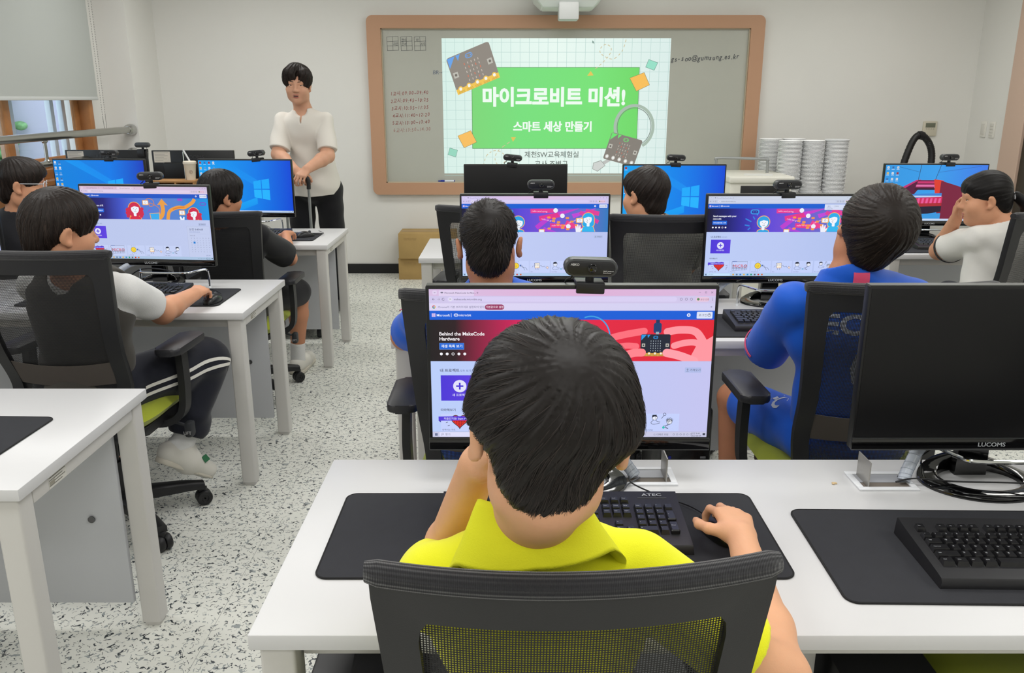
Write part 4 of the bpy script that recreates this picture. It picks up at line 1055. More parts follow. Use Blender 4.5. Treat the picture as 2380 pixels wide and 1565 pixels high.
def icons(P, cols, rows, s=1.0, x0=40, y0=30, seed=1, skip=()):
    rg = random.Random(seed)
    for c in range(cols):
        for r_ in range(rows):
            if (c, r_) in skip: continue
            x, y = x0 + c * 92, y0 + r_ * 112
            col = rg.choice([(220, 226, 236), (170, 60, 70), (230, 200, 120), (90, 160, 230), (236, 240, 246), (60, 120, 190)])
            P.rr(x - 20, y - 4, 40, 42, 7, col); P.rr(x - 12, y + 6, 24, 20, 5, tuple(int(q * 0.8) for q in col)); P.rect(x - 28, y + 48, 56, 9, (200, 220, 240))
def scr_desktop(icol=2, irow=5, seed=1, left=(0, 160, 240), right=(0, 70, 214), skip=()):
    P = Panel(1920, 1080)
    cl = left; cr = right; mid_ = (0, 122, 232)
    P.grad(0, 0, 1920, 1080, [(0, cl), (0.35, tuple((a + b) // 2 for a, b in zip(cl, mid_))), (0.62, mid_), (1, cr)])
    L_ = (10, 168, 246)
    P.quad4([(560, 0), (1200, 400), (1200, 540), (240, 0)], [(0, 140, 238), (12, 140, 238), (12, 140, 238), (0, 150, 240)])
    P.quad4([(1180, 760), (1180, 900), (700, 1080), (300, 1080)], [(14, 160, 244), (10, 150, 240), (0, 150, 240), (0, 158, 240)])
    for a, b, c_, d in ((0, 0, .475, .47), (.52, 0, 1, .47), (0, .52, .475, 1), (.52, .52, 1, 1)):
        def q(u, v): return (1120 + u * 330, (430 - 60 * u) * (1 - v) + (760 + 60 * u) * v)
        P.poly([q(a, b), q(c_, b), q(c_, d), q(a, d)], (22, 168, 250) if b == 0 else (30, 178, 252))
    icons(P, icol, irow, seed=seed, skip=skip); taskbar(P, (184, 206, 236), False)
    return P
def scr_bridge():
    P = Panel(1920, 1080)
    P.grad(0, 0, 1920, 1040, [(0, (48, 150, 224)), (0.5, (56, 156, 232)), (1, (60, 120, 230))])
    for a, b in (((670, 0), (640, 300)), ((1040, 0), (960, 300))): P.line([a, b], 9, (40, 60, 96))
    P.line([(200, 20), (640, 130)], 6, (40, 90, 150)); P.line([(1000, 140), (1800, 20)], 6, (50, 90, 170))
    P.poly([(0, 620), (600, 290), (700, 280), (220, 640), (0, 760)], (190, 50, 116)); P.poly([(0, 700), (640, 300), (660, 470), (260, 1040), (0, 1040)], (86, 24, 60))
    P.poly([(640, 290), (960, 290), (960, 470), (600, 470)], (120, 26, 70))
    for k in range(3): P.poly([(640 - k * 20, 312 + k * 64), (980, 312 + k * 64), (980, 350 + k * 64), (630 - k * 20, 350 + k * 64)], ((200, 50, 110), (226, 110, 170), (60, 20, 46))[k])
    P.poly([(940, 270), (1130, 300), (1130, 640), (1000, 640)], (220, 60, 44)); P.poly([(1080, 300), (1920, 560), (1920, 1040), (1060, 1040)], (120, 30, 60))
    P.poly([(520, 560), (1120, 540), (1120, 660), (380, 700)], (60, 130, 210)); P.rect(560, 590, 560, 30, (190, 210, 240))
    P.poly([(420, 640), (1140, 610), (1140, 740), (360, 760)], (204, 40, 90))
    for k in range(9): P.poly([(440 + k * 80, 640), (480 + k * 80, 636), (470 + k * 80, 740), (424 + k * 80, 744)], (230, 90, 150))
    P.poly([(360, 750), (1140, 730), (1140, 800), (300, 830)], (170, 40, 50)); P.poly([(300, 820), (1140, 790), (1140, 900), (320, 1040), (200, 1040)], (34, 26, 48))
    P.poly([(520, 960), (1140, 930), (1140, 1040), (430, 1040)], (56, 150, 220))
    icons(P, 3, 6, seed=5, x0=50, y0=30); taskbar(P, (196, 214, 240), False)
    return P

# ------------------------------------------------------------------ monitor
MB_ = mat('monitor_black', (16, 16, 18), 0.38); MG = mat('monitor_gloss_black', (9, 9, 10), 0.08, coat=0.6); MOFF = mat('screen_off', (13, 13, 15), 0.42, spec=0.35)
MTOP = mat('monitor_edge', (92, 94, 92), 0.35, 0.5); LOGO = mat('logo_silver', (176, 180, 184), 0.4); LOGOB = mat('logo_faint', (58, 58, 60), 0.5)
MW, MH, MZ = 0.575, 0.345, 0.083
def monitor(x, y, rz, label, screen=None, back_logo=True, tilt=0.0):
    r = empty('monitor', (x, y, DTOP), R(rz), label, 'monitor', 'flat desktop monitors')
    bm = BM()
    bx(bm, (0, 0.012, MZ + MH / 2), (MW, 0.024, MH), 0.003, 2)
    bx(bm, (0, 0.034, MZ + MH / 2 - 0.01), (MW * 0.72, 0.03, MH * 0.6), 0.012, 3)
    hs = obj('housing', bm, MB_, r)
    bm = BM(); bx(bm, (0, 0.012, MZ + MH + 0.0006), (MW - 0.004, 0.022, 0.0016)); obj('top_edge', bm, MTOP, r)
    bm = BM(); bx(bm, (0, -0.0015, MZ + 0.0125), (MW, 0.004, 0.025), 0.0012, 2); ch = obj('chin', bm, MG, r)
    bm = BM(); bx(bm, (0, -0.003, MZ + 0.0012), (MW - 0.002, 0.002, 0.0016)); bx(bm, (0, -0.0015, MZ + 0.026), (MW - 0.002, 0.002, 0.0009)); obj('chin_line', bm, mat('chin_silver', (120, 122, 124), 0.3, 0.7), ch)
    text_obj('logo', 'LUCOMS', 0.0125, LOGO, ch, (0, -0.0036, MZ + 0.0128), (R(90), 0, 0), 0.012, 0.0003, wide=1.15)
    if screen is None:
        bm = BM(); bx(bm, (0, -0.0006, MZ + 0.0265 + (MH - 0.0325) / 2), (MW - 0.01, 0.0016, MH - 0.0335), 0.0004); obj('screen', bm, MOFF, r)
    else:
        s_ = screen.build('screen', SW, SH, SCREEN, r, 0.0000025, (0, -0.0008, MZ + 0.0285 + SH / 2)); s_['label'] = 'lit screen'
    bm = BM()
    prism(bm, [(-0.028, 0.0), (0.028, 0.0), (0.034, 0.0), (0.030, 0.13), (-0.030, 0.13), (-0.034, 0.0)], 0.055, 0.075, 'xz')
    bx(bm, (0, 0.06, 0.13), (0.09, 0.03, 0.09), 0.006); obj('neck', bm, MG, r)
    bm = BM(); n = 48; prof = [(1.0, 0.0), (1.0, 0.005), (0.985, 0.0075), (0.72, 0.0145), (0.675, 0.0125), (0.66, 0.009), (0.66, 0.0)]
    rg = []
    for (f, z) in prof: rg.append([bm.verts.new((0.125 * f * math.cos(2 * PI * k / n), 0.02 + 0.098 * f * math.sin(2 * PI * k / n) + (0.0), z + 0.022 * max(0, math.sin(2 * PI * k / n)) ** 3 * (1 if z > 0 else 0))) for k in range(n)])
    for a, b in zip(rg, rg[1:] + rg[:1]):
        for k in range(n): bm.faces.new((a[k], a[(k + 1) % n], b[(k + 1) % n], b[k]))
    obj('base_ring', bm, MG, r, 40)
    if back_logo: text_obj('back_logo', 'LUCOMS', 0.034, LOGOB, r, (0, 0.0246, MZ + MH - 0.045), (R(90), 0, R(180)), 0.0, 0.0006, wide=1.2)
    return r

# ------------------------------------------------------------------ webcam
WCB = mat('webcam_black', (26, 26, 29), 0.4); WCR = mat('webcam_rim', (70, 72, 74), 0.35, 0.3); WCL = mat('webcam_lens', (8, 9, 12), 0.06, coat=0.5)
webcam0 = None
def webcam(x, y, rz, label, ztop=DTOP + MZ + MH, tiltz=0.0):
    global webcam0
    if webcam0 is None:
        r = webcam0 = empty('webcam', (x, y, ztop), R(rz), label, 'webcam', 'webcams clipped on the monitors')
        r.rotation_euler = (0, R(tiltz), R(rz))
        bm = BM(); bx(bm, (0, -0.008, -0.003), (0.056, 0.006, 0.022), 0.003, 2); bx(bm, (0, 0.016, 0.005), (0.056, 0.05, 0.006), 0.002); bx(bm, (0, 0.05, -0.02), (0.05, 0.006, 0.05), 0.002); obj('clip', bm, WCB, r)
        bm = BM(); tube(bm, [(0, 0.012, 0.006), (0, 0.012, 0.020)], 0.0085, 14); obj('swivel', bm, WCB, r)
        bm = BM(); prism(bm, [(p[0], p[1] + 0.036) for p in rrect(0.104, 0.034, 0.0168, 8)], -0.004, 0.026, 'xz', bevel=0.003); hb = obj('body', bm, WCR, r, 40)
        bm = BM(); prism(bm, [(p[0], p[1] + 0.036) for p in rrect(0.094, 0.026, 0.0128, 8)], -0.0052, -0.003, 'xz', bevel=0.0008); obj('face_plate', bm, WCB, r, 40)
        bm = BM(); lathe(bm, [(0.009, -0.003), (0.009, -0.009), (0.0078, -0.0095), (0.006, -0.0085), (0.003, -0.0095), (0.0003, -0.0098)], 24, 'y', (0.002, 0, 0.036)); obj('lens', bm, WCL, r, 40)
        text_obj('maker_mark', 'ABKO', 0.0062, mat('white_print', (200, 200, 200), 0.6), r, (-0.032, -0.0054, 0.0425), (R(90), 0, 0), 0.012, 0.0002)
        text_obj('model_mark', 'QHD Webcam\nAuto-Focus', 0.0033, mat('white_print', (200, 200, 200), 0.6), r, (0.0335, -0.0054, 0.029), (R(90), 0, 0), 0.01, 0.0002)
        bm = BM(); tube(bm, spline([(-0.03, 0.02, 0.024), (-0.036, 0.024, 0.01), (-0.046, 0.03, 0.0), (-0.05, 0.05, -0.06), (-0.04, 0.06, -0.2)], 6), 0.0016, 8); obj('cable', bm, WCB, r)
        return r
    o = dup(webcam0, (x, y, ztop), R(rz), label); o.rotation_euler = (0, R(tiltz), R(rz)); return o

# ------------------------------------------------------------------ keyboard
KBB = mat('keyboard_case', (32, 32, 35), 0.42); KEYM = mat('keycap_black', (28, 28, 30), 0.24); KLEG = mat('key_legend', (186, 188, 192), 0.6)
ROWS = [
    [('Esc', 0, 1), ('F1', 2, 1), ('F2', 3, 1), ('F3', 4, 1), ('F4', 5, 1), ('F5', 6.5, 1), ('F6', 7.5, 1), ('F7', 8.5, 1), ('F8', 9.5, 1), ('F9', 11, 1), ('F10', 12, 1), ('F11', 13, 1), ('F12', 14, 1), ('Print', 15.25, 1), ('Scroll', 16.25, 1), ('Pause', 17.25, 1)],
    [('~', 0, 1)] + [(c, 1 + i, 1) for i, c in enumerate('1234567890-=')] + [('←', 13, 2), ('Insert', 15.25, 1), ('Home', 16.25, 1), ('PgUp', 17.25, 1), ('Num', 18.5, 1), ('/', 19.5, 1), ('*', 20.5, 1), ('-', 21.5, 1)],
    [('Tab', 0, 1.5)] + [(c, 1.5 + i, 1) for i, c in enumerate('QWERTYUIOP[]')] + [('\\', 13.5, 1.5), ('Delete', 15.25, 1), ('End', 16.25, 1), ('PgDn', 17.25, 1), ('7', 18.5, 1), ('8', 19.5, 1), ('9', 20.5, 1)],
    [('Caps Lock', 0, 1.75)] + [(c, 1.75 + i, 1) for i, c in enumerate("ASDFGHJKL;'")] + [('Enter', 12.75, 2.25), ('4', 18.5, 1), ('5', 19.5, 1), ('6', 20.5, 1)],
    [('Shift', 0, 2.25)] + [(c, 2.25 + i, 1) for i, c in enumerate('ZXCVBNM,./')] + [('Shift', 12.25, 2.75), ('↑', 16.25, 1), ('1', 18.5, 1), ('2', 19.5, 1), ('3', 20.5, 1)],
    [('Ctrl', 0, 1.25), ('Win', 1.25, 1.25), ('Alt', 2.5, 1.25), ('한자', 3.75, 1.25), ('', 5, 5), ('한/영', 10, 1.25), ('Alt', 11.25, 1.25), ('Fn', 12.5, 1.25), ('Ctrl', 13.75, 1.25), ('←', 15.25, 1), ('↓', 16.25, 1), ('→', 17.25, 1), ('0', 18.5, 2), ('.', 20.5, 1)]]
kb_full = None; kb_plain = None
def build_keyboard(legends):
    r = empty('keyboard')
    U = 0.0188; kw = 22.5 * U
    W2, D2 = 0.229, 0.092
    bm = BM(); secs = [(-D2, 0.000, 0.011), (-D2 + 0.004, 0.0, 0.017), (-0.074, 0.0, 0.019), (0.066, 0.0, 0.030), (D2 - 0.004, 0.0, 0.034), (D2, 0.0, 0.030)]
    # wedge: low typing edge at -y, tall far edge at +y
    rows = []
    for y, z0, z1 in secs: rows.append([bm.verts.new(p) for p in ((-W2, y, z0), (W2, y, z0), (W2 - 0.002, y, z1), (-W2 + 0.002, y, z1))])
    for a, b in zip(rows, rows[1:]):
        for k in range(4): bm.faces.new((a[k], a[(k + 1) % 4], b[(k + 1) % 4], b[k]))
    bm.faces.new(rows[0]); bm.faces.new(rows[-1])
    bmesh.ops.bevel(bm, geom=[e for e in bm.edges if e.calc_face_angle(0) > 0.9], offset=0.003, segments=2, affect='EDGES')
    obj('case', bm, KBB, r)
    def ztop(y): return 0.0192 + (y + 0.074) / 0.14 * 0.011
    kb = BM(); lg = []
    ys = [0.052, 0.026, 0.0072, -0.0116, -0.0304, -0.0492]
    for ri, row in enumerate(ROWS):
        for (t, u, w) in row:
            h2 = U if not (ri == 1 and False) else U
            cx = -kw / 2 + (u + w / 2) * U; cy = ys[ri]; z = ztop(cy); hw = w * U / 2 - 0.0006; hd = U / 2 - 0.0006
            b_ = [(-hw, -hd, z - 0.003), (hw, -hd, z - 0.003), (hw, hd, z - 0.002), (-hw, hd, z - 0.002)]
            ins = 0.0028
            t_ = [(-hw + ins, -hd + 0.0034, z + 0.0072), (hw - ins, -hd + 0.0034, z + 0.0072), (hw - ins, hd - 0.0012, z + 0.0078), (-hw + ins, hd - 0.0012, z + 0.0078)]
            B = [kb.verts.new((cx + p[0], cy + p[1], p[2])) for p in b_]; T = [kb.verts.new((cx + p[0], cy + p[1], p[2])) for p in t_]
            kb.faces.new(T)
            for k in range(4): kb.faces.new((B[k], B[(k + 1) % 4], T[(k + 1) % 4], T[k]))
            if t: lg.append((t, cx - hw + ins + 0.0012, cy - 0.0004 if len(t) > 1 else cy + 0.0006, z + 0.0081, 0.0046 if len(t) == 1 else (0.0034 if len(t) < 5 else 0.0029)))
    for (t, u, ri, h) in (('+', 21.5, 2, 2), ('Enter', 21.5, 4, 2)):
        cx = -kw / 2 + (u + 0.5) * U; cy = ys[ri] - U / 2; z = ztop(cy)
        bx(kb, (cx, cy, z + 0.002), (U * 0.86, U * 1.8, 0.0105), 0.002, 1); lg.append((t, cx - 0.005, cy, z + 0.0076, 0.0036))
    obj('keys', kb, KEYM, r, 30)
    if legends:
        bm = BM()
        for (t, x, y, z, s_) in lg:
            v, f = text_geom(t, 0.01)
            vs = [bm.verts.new((x + a * s_, y + b * s_, z)) for a, b in v]
            for fc in f:
                try: bm.faces.new([vs[i] for i in fc])
                except Exception: pass
        obj('key_legends', bm, KLEG, r, None)
        bm = BM(); bx(bm, (0.178, 0.0665, 0.0305), (0.056, 0.0012, 0.0008)); obj('light_bar', bm, mat('bar_grey', (96, 98, 100), 0.4), r)
    text_obj('logo', 'ATEC', 0.0125, LOGO, r, (0.178, 0.076, 0.0324), (R(4.5), 0, 0), 0.01, 0.0003, wide=1.25)
    return r
def keyboard(x, y, rz, label, legends=False, z=DTOP + 0.004):
    global kb_full, kb_plain
    src = kb_full if legends else kb_plain
    if src is None:
        o = build_keyboard(legends)
        if legends: kb_full = o
        else: kb_plain = o
        o.location = (x, y, z); o.rotation_euler = (0, 0, R(rz))
        return tag(o, label, 'keyboard', 'black desktop keyboards')
    return dup(src, (x, y, z), R(rz), label, 'black desktop keyboards')

# ------------------------------------------------------------------ mouse, mats, towers, ports, sleeves, chrome stands
def mouse(x, y, rz, label, cable, z=DTOP + 0.004):
    r = empty('computer_mouse', (x, y, z), R(rz), label, 'mouse', 'black computer mice')
    bm = BM(); nx, ny = 14, 20; g = []
    for j in range(ny + 1):
        v = j / ny; yy = -0.056 + 0.112 * v; w = 0.031 * (math.sin(PI * min(1, max(0, v * 0.94 + 0.03))) ** 0.42) * (1 - 0.08 * math.sin(PI * v)); hgt = 0.036 * math.sin(PI * (0.06 + 0.9 * (1 - v) ** 0.9 * 0.62 + 0.03)) ** 0.8 if v < 1 else 0.004
        hgt = 0.004 + 0.034 * (math.sin(PI * (0.04 + 0.93 * v)) ** 0.62) * (1.0 - 0.32 * v)
        g.append([(w * math.cos(PI * i / nx) * -1, yy, max(0.0008, hgt * math.sin(PI * i / nx) ** 0.62)) for i in range(nx + 1)])
    V = [[bm.verts.new(p) for p in row] for row in g]
    for j in range(ny):
        for i in range(nx): bm.faces.new((V[j][i], V[j][i + 1], V[j + 1][i + 1], V[j + 1][i]))
    bm.faces.new([v for v in V[0]]); bm.faces.new([v for v in V[-1]])
    for j in range(ny):
        pass
    obj('shell', bm, mat('mouse_black', (24, 25, 28), 0.3), r, 50)
    bm = BM(); lathe(bm, [(0.002, -0.0035), (0.0075, -0.003), (0.0075, 0.003), (0.002, 0.0035)], 16, 'x', (0, 0.030, 0.0265)); obj('scroll_wheel', bm, mat('wheel_grey', (70, 72, 76), 0.5), r)
    if cable:
        bm = BM(); tube(bm, spline(cable, 8), 0.0016, 8); obj('cable', bm, mat('cable_black', (20, 20, 22), 0.5), r)
    return r

MATM = mat('mat_cloth', (40, 41, 46), 0.85, bump=0.25, bscale=1600, mottle=0.06, mscale=40); MATE = mat('mat_stitching', (20, 20, 22), 0.8)
def desk_mat(x, y, w, d, rz, label, wavy=False):
    r = empty('desk_mat', (x, y, DTOP), R(rz), label, 'desk mat', 'black desk mats')
    pts = rrect(w, d, 0.022, 8)
    bm = BM(); prism(bm, pts, 0.0004, 0.0034); obj('cloth', bm, MATM, r)
    bm = BM(); tube(bm, [(p[0], p[1], 0.0022) for p in rrect(w - 0.002, d - 0.002, 0.021, 8)], 0.0021, 6, True); obj('stitched_edge', bm, MATE, r)
    pn = Panel(20, 20); pn.poly([(4, 12), (10, 4), (9, 10), (16, 10), (9, 16), (10, 12)], (120, 190, 230))
    pn.build('corner_mark', 0.011, 0.011, PRINT, r, 0.000005, (w / 2 - 0.028, -d / 2 + 0.028, 0.0036), (R(-90), 0, 0))
    return r

def tower(x, y, rz, label):
    r = empty('computer_tower', (x, y, 0), R(rz), label, 'computer')
    TB = mat('tower_black', (18, 18, 20), 0.35)
    bm = BM(); bx(bm, (0, 0, 0.225), (0.18, 0.42, 0.41), 0.008, 2)
    for sx in (-1, 1):
        for sy in (-1, 1): bx(bm, (sx * 0.07, sy * 0.17, 0.011), (0.03, 0.03, 0.022), 0.004)
    obj('case', bm, TB, r)
    bm = BM(); bx(bm, (0, -0.214, 0.225), (0.174, 0.012, 0.40), 0.006, 2); fr = obj('front_panel', bm, mat('tower_front', (24, 24, 27), 0.2), r)
    bm = BM(); bx(bm, (0, -0.221, 0.375), (0.15, 0.004, 0.042), 0.001); bx(bm, (0, -0.221, 0.325), (0.15, 0.004, 0.042), 0.001); obj('drive_bay', bm, mat('tower_bay', (34, 34, 37), 0.4), fr)
    bm = BM()
    for k in range(3): bx(bm, (0.06, -0.2215, 0.25 - k * 0.025), (0.02, 0.003, 0.008), 0.001)
    obj('ports', bm, mat('port_grey', (120, 122, 126), 0.4), fr)
    bm = BM(); bx(bm, (0.055, -0.2205, 0.15), (0.03, 0.0012, 0.03)); bx(bm, (0.055, -0.2205, 0.105), (0.03, 0.0012, 0.022)); obj('sticker', bm, mat('tower_sticker', (186, 190, 194), 0.5), fr)
    bm = BM(); lathe(bm, [(0.0004, -0.2245), (0.006, -0.2235), (0.006, -0.220)], 14, 'y', (-0.06, 0, 0.25)); obj('power_button', bm, mat('power_blue', (40, 50, 150), 0.3), fr)
    return r

def cable_port(x, y, rz, label, lid_side=1):
    r = empty('cable_port', (x, y, DTOP), R(rz), label, 'cable port')
    PW = mat('port_white', (222, 224, 228), 0.35)
    bm = BM(); w, d, t = 0.125, 0.088, 0.013
    for (cx, cy, sx, sy) in ((0, -d / 2 + t / 2, w, t), (0, d / 2 - t / 2, w, t), (-w / 2 + t / 2, 0, t, d - 2 * t), (w / 2 - t / 2, 0, t, d - 2 * t)): bx(bm, (cx, cy, 0.002), (sx, sy, 0.004), 0.0012)
    obj('rim', bm, PW, r)
    bm = BM(); bx(bm, (0, 0.0, 0.0007), (w - 2 * t, d - 2 * t, 0.001), mi=0); obj('well', bm, mat('port_well', (104, 96, 88), 0.7), r)
    bm = BM(); bx(bm, (0.0, 0.012, 0.0016), (w - 2 * t, d - 2 * t - 0.024, 0.0014)); obj('outlet_plate', bm, mat('port_plate', (156, 158, 164), 0.4), r)
    bm = BM(); bx(bm, (lid_side * (w / 2 - t - 0.002 - 0.008), 0, 0.029), (0.003, d - 2 * t, 0.055), 0.001, rot=None); o = obj('lid', bm, mat('port_lid', (160, 158, 154), 0.35, 0.3), r)
    return r

SLV = mat('clear_plastic_sleeve', (206, 214, 226), 0.25, trans=0.35, spec=0.5)
def sleeve(pts, label, r_=0.0125):
    o0 = Vector(pts[0]); r = empty('cable_sleeve', o0, 0, label, 'cable sleeve')
    path = spline([tuple(Vector(p) - o0) for p in pts], 12)
    bm = BM(); tube(bm, path, r_, 14); obj('tube', bm, SLV, r, 60)
    bm = BM()
    L = len(path)
    for k in range(2, L - 2, 4):
        t = (path[k + 1] - path[k - 1]).normalized(); a = t.cross(Vector((0, 0, 1))).normalized(); b = t.cross(a)
        tube(bm, [path[k] + (a * math.cos(2 * PI * j / 14) + b * math.sin(2 * PI * j / 14)) * r_ * 1.01 + t * (j / 14 - 0.5) * 0.01 for j in range(15)], 0.0006, 5)
    obj('spiral_edge', bm, mat('sleeve_edge', (150, 158, 170), 0.4), r)
    return r
CHROME = mat('chrome_rod', (210, 212, 212), 0.1, 1.0)
def chrome_stand(x, y, rz, label, w=0.30, h=0.082, d=0.05):
    r = empty('wire_stand', (x, y, DTOP), R(rz), label, 'wire stand')
    pts = [(-w / 2, d, 0.003), (-w / 2, d, h - 0.02), (-w / 2 + 0.008, d - 0.012, h), (-w / 2 + 0.04, -d + 0.03, h), (-w / 2 + 0.07, -d, h), (w / 2 - 0.07, -d, h), (w / 2 - 0.04, -d + 0.03, h), (w / 2 - 0.008, d - 0.012, h), (w / 2, d, h - 0.02), (w / 2, d, 0.003)]
    bm = BM(); tube(bm, spline(pts, 5), 0.0045, 10); obj('rod', bm, CHROME, r)
    for s_ in (-1, 1):
        bm = BM(); tube(bm, [(s_ * w / 2, d, 0.0), (s_ * w / 2, d, 0.008)], 0.006, 10); obj('foot', bm, mat('clear_foot', (220, 224, 226), 0.3), r)
    return r
def wire(pts, label, r_=0.0018, col=(20, 20, 22), nm='cable_black'):
    o0 = Vector(pts[0]); bm = BM(); tube(bm, spline([tuple(Vector(p) - o0) for p in pts], 10), r_, 8)
    o = obj('power_cable', bm, mat(nm, col, 0.45), None, 60, loc=o0); return tag(o, label, 'cable')
# ------------------------------------------------------------------ people: smooth implicit bodies turned into one continuous mesh each
def V3(*a): return np.array(a, dtype=float)
def rotm(yaw=0, pitch=0, roll=0):
    """yaw about z (ccw), pitch down positive (about x), roll about y (top tilts to the person's right when positive and facing +y)"""
    return np.array(Euler((R(-pitch), R(roll), 0)).to_matrix()) if yaw == 0 else np.array((Euler((0, 0, R(yaw))).to_matrix() @ Euler((R(-pitch), R(roll), 0)).to_matrix()))
class Field:
    def __init__(s, h): s.h = h; s.ops = []
    def cap(s, a, b, ra, rb=None, k=0.012): s.ops.append(('cap', V3(*a), V3(*b), ra, ra if rb is None else rb, k, 1)); return s
    def ell(s, c, r, M=None, k=0.012): s.ops.append(('ell', V3(*c), V3(*r), M, None, k, 1)); return s
    def sub_ell(s, c, r, M=None, k=0.006): s.ops.append(('ell', V3(*c), V3(*r), M, None, k, -1)); return s
    def sub_cap(s, a, b, ra, rb=None, k=0.004): s.ops.append(('cap', V3(*a), V3(*b), ra, ra if rb is None else rb, k, -1)); return s
    def cut(s, p, n, k=0.002): s.ops.append(('cut', V3(*p), V3(*n) / np.linalg.norm(n), None, None, k, 0)); return s
    def group(s, other): s.ops.append(('grp', other, None, None, None, 0.012, 1)); return s
    def chain(s, pts, rs, k=0.012):
        for i in range(len(pts) - 1): s.cap(pts[i], pts[i + 1], rs[i], rs[i + 1], k)
        return s
    def bounds(s):
        lo, hi = [], []
        for o in s.ops:
            if o[6] != 1: continue
            if o[0] == 'cap':
                r = max(o[3], o[4]); lo += [o[1] - r, o[2] - r]; hi += [o[1] + r, o[2] + r]
            elif o[0] == 'ell':
                r = o[2].max(); lo.append(o[1] - r); hi.append(o[1] + r)
            elif o[0] == 'grp':
                a, b = o[1].bounds(); lo.append(a); hi.append(b)
        return np.min(lo, 0), np.max(hi, 0)
    @staticmethod
    def _d(o, X, Y, Z):
        if o[0] == 'cap':
            a, b, ra, rb = o[1], o[2], o[3], o[4]; ab = b - a; L = ab @ ab + 1e-12
            t = np.clip(((X - a[0]) * ab[0] + (Y - a[1]) * ab[1] + (Z - a[2]) * ab[2]) / L, 0, 1)
            return np.sqrt((X - a[0] - t * ab[0]) ** 2 + (Y - a[1] - t * ab[1]) ** 2 + (Z - a[2] - t * ab[2]) ** 2) - (ra + (rb - ra) * t)
        if o[0] == 'ell':
            c, r, M = o[1], o[2], o[3]; x, y, z = X - c[0], Y - c[1], Z - c[2]
            if M is not None: x, y, z = (M[0, 0] * x + M[1, 0] * y + M[2, 0] * z, M[0, 1] * x + M[1, 1] * y + M[2, 1] * z, M[0, 2] * x + M[1, 2] * y + M[2, 2] * z)
            k0 = np.sqrt((x / r[0]) ** 2 + (y / r[1]) ** 2 + (z / r[2]) ** 2); k1 = np.sqrt((x / r[0] ** 2) ** 2 + (y / r[1] ** 2) ** 2 + (z / r[2] ** 2) ** 2)
            return k0 * (k0 - 1) / (k1 + 1e-9)
        if o[0] == 'cut': return (X - o[1][0]) * o[2][0] + (Y - o[1][1]) * o[2][1] + (Z - o[1][2]) * o[2][2]
    def eval(s, X, Y, Z):
        F = np.full(np.broadcast(X, Y, Z).shape, 1.0, dtype=np.float32)
        for o in s.ops: F = s._apply(o, F, X, Y, Z)
        return F
    def _apply(s, o, F, X, Y, Z):
        k = o[5]
        if o[0] == 'grp': d = o[1].eval(X, Y, Z)
        else: d = s._d(o, X, Y, Z).astype(np.float32)
        if o[6] == 1:
            h = np.maximum(k - np.abs(F - d), 0) / k; return np.minimum(F, d) - h * h * k * 0.25
        if o[6] == 0: e = d
        else: e = -d
        h = np.maximum(k - np.abs(F - e), 0) / k; return np.maximum(F, e) + h * h * k * 0.25
    def grid(s, noise=None):
        lo, hi = s.bounds(); lo = lo - 3 * s.h; hi = hi + 3 * s.h
        n = np.ceil((hi - lo) / s.h).astype(int) + 1
        ax = [(lo[i] + s.h * np.arange(n[i])).astype(np.float32) for i in range(3)]
        F = np.full(n, 1.0, dtype=np.float32)
        for o in s.ops:
            m = 0.03 + o[5]
            if o[6] == 0 or o[0] == 'grp' and o[6] != 1: sl = [slice(0, n[i]) for i in range(3)]
            else:
                if o[0] == 'cap': r = max(o[3], o[4]); a, b = np.minimum(o[1], o[2]) - r, np.maximum(o[1], o[2]) + r
                elif o[0] == 'grp': a, b = o[1].bounds()
                else: r = o[2].max(); a, b = o[1] - r, o[1] + r
                sl = [slice(max(0, int((a[i] - m - lo[i]) / s.h)), min(n[i], int((b[i] + m - lo[i]) / s.h) + 2)) for i in range(3)]
            if any(q.stop <= q.start for q in sl): continue
            sl = tuple(sl)
            X, Y, Z = ax[0][sl[0]][:, None, None], ax[1][sl[1]][None, :, None], ax[2][sl[2]][None, None, :]
            F[sl] = s._apply(o, F[sl], X, Y, Z)
        return F, lo
    def mesh(s, name, m, parent=None, origin=(0, 0, 0), relax=1, noise=None):
        F, lo = s.grid()
        if noise is not None:
            n = F.shape; h = s.h
            X, Y, Z = (lo[0] + h * np.arange(n[0]))[:, None, None], (lo[1] + h * np.arange(n[1]))[None, :, None], (lo[2] + h * np.arange(n[2]))[None, None, :]
            F = F + noise(X, Y, Z).astype(np.float32)
        v, q = surface_nets(F, lo, s.h)
        me = bpy.data.meshes.new(name); v = v - np.array(origin)
        me.vertices.add(len(v)); me.vertices.foreach_set('co', v.astype(np.float32).ravel())
        me.loops.add(len(q) * 4); me.polygons.add(len(q))
        me.loops.foreach_set('vertex_index', q.astype(np.int32).ravel())
        me.polygons.foreach_set('loop_start', np.arange(0, len(q) * 4, 4, dtype=np.int32))
        me.update(calc_edges=True); me.validate()
        return link_mesh(name, me, m, parent, 180)

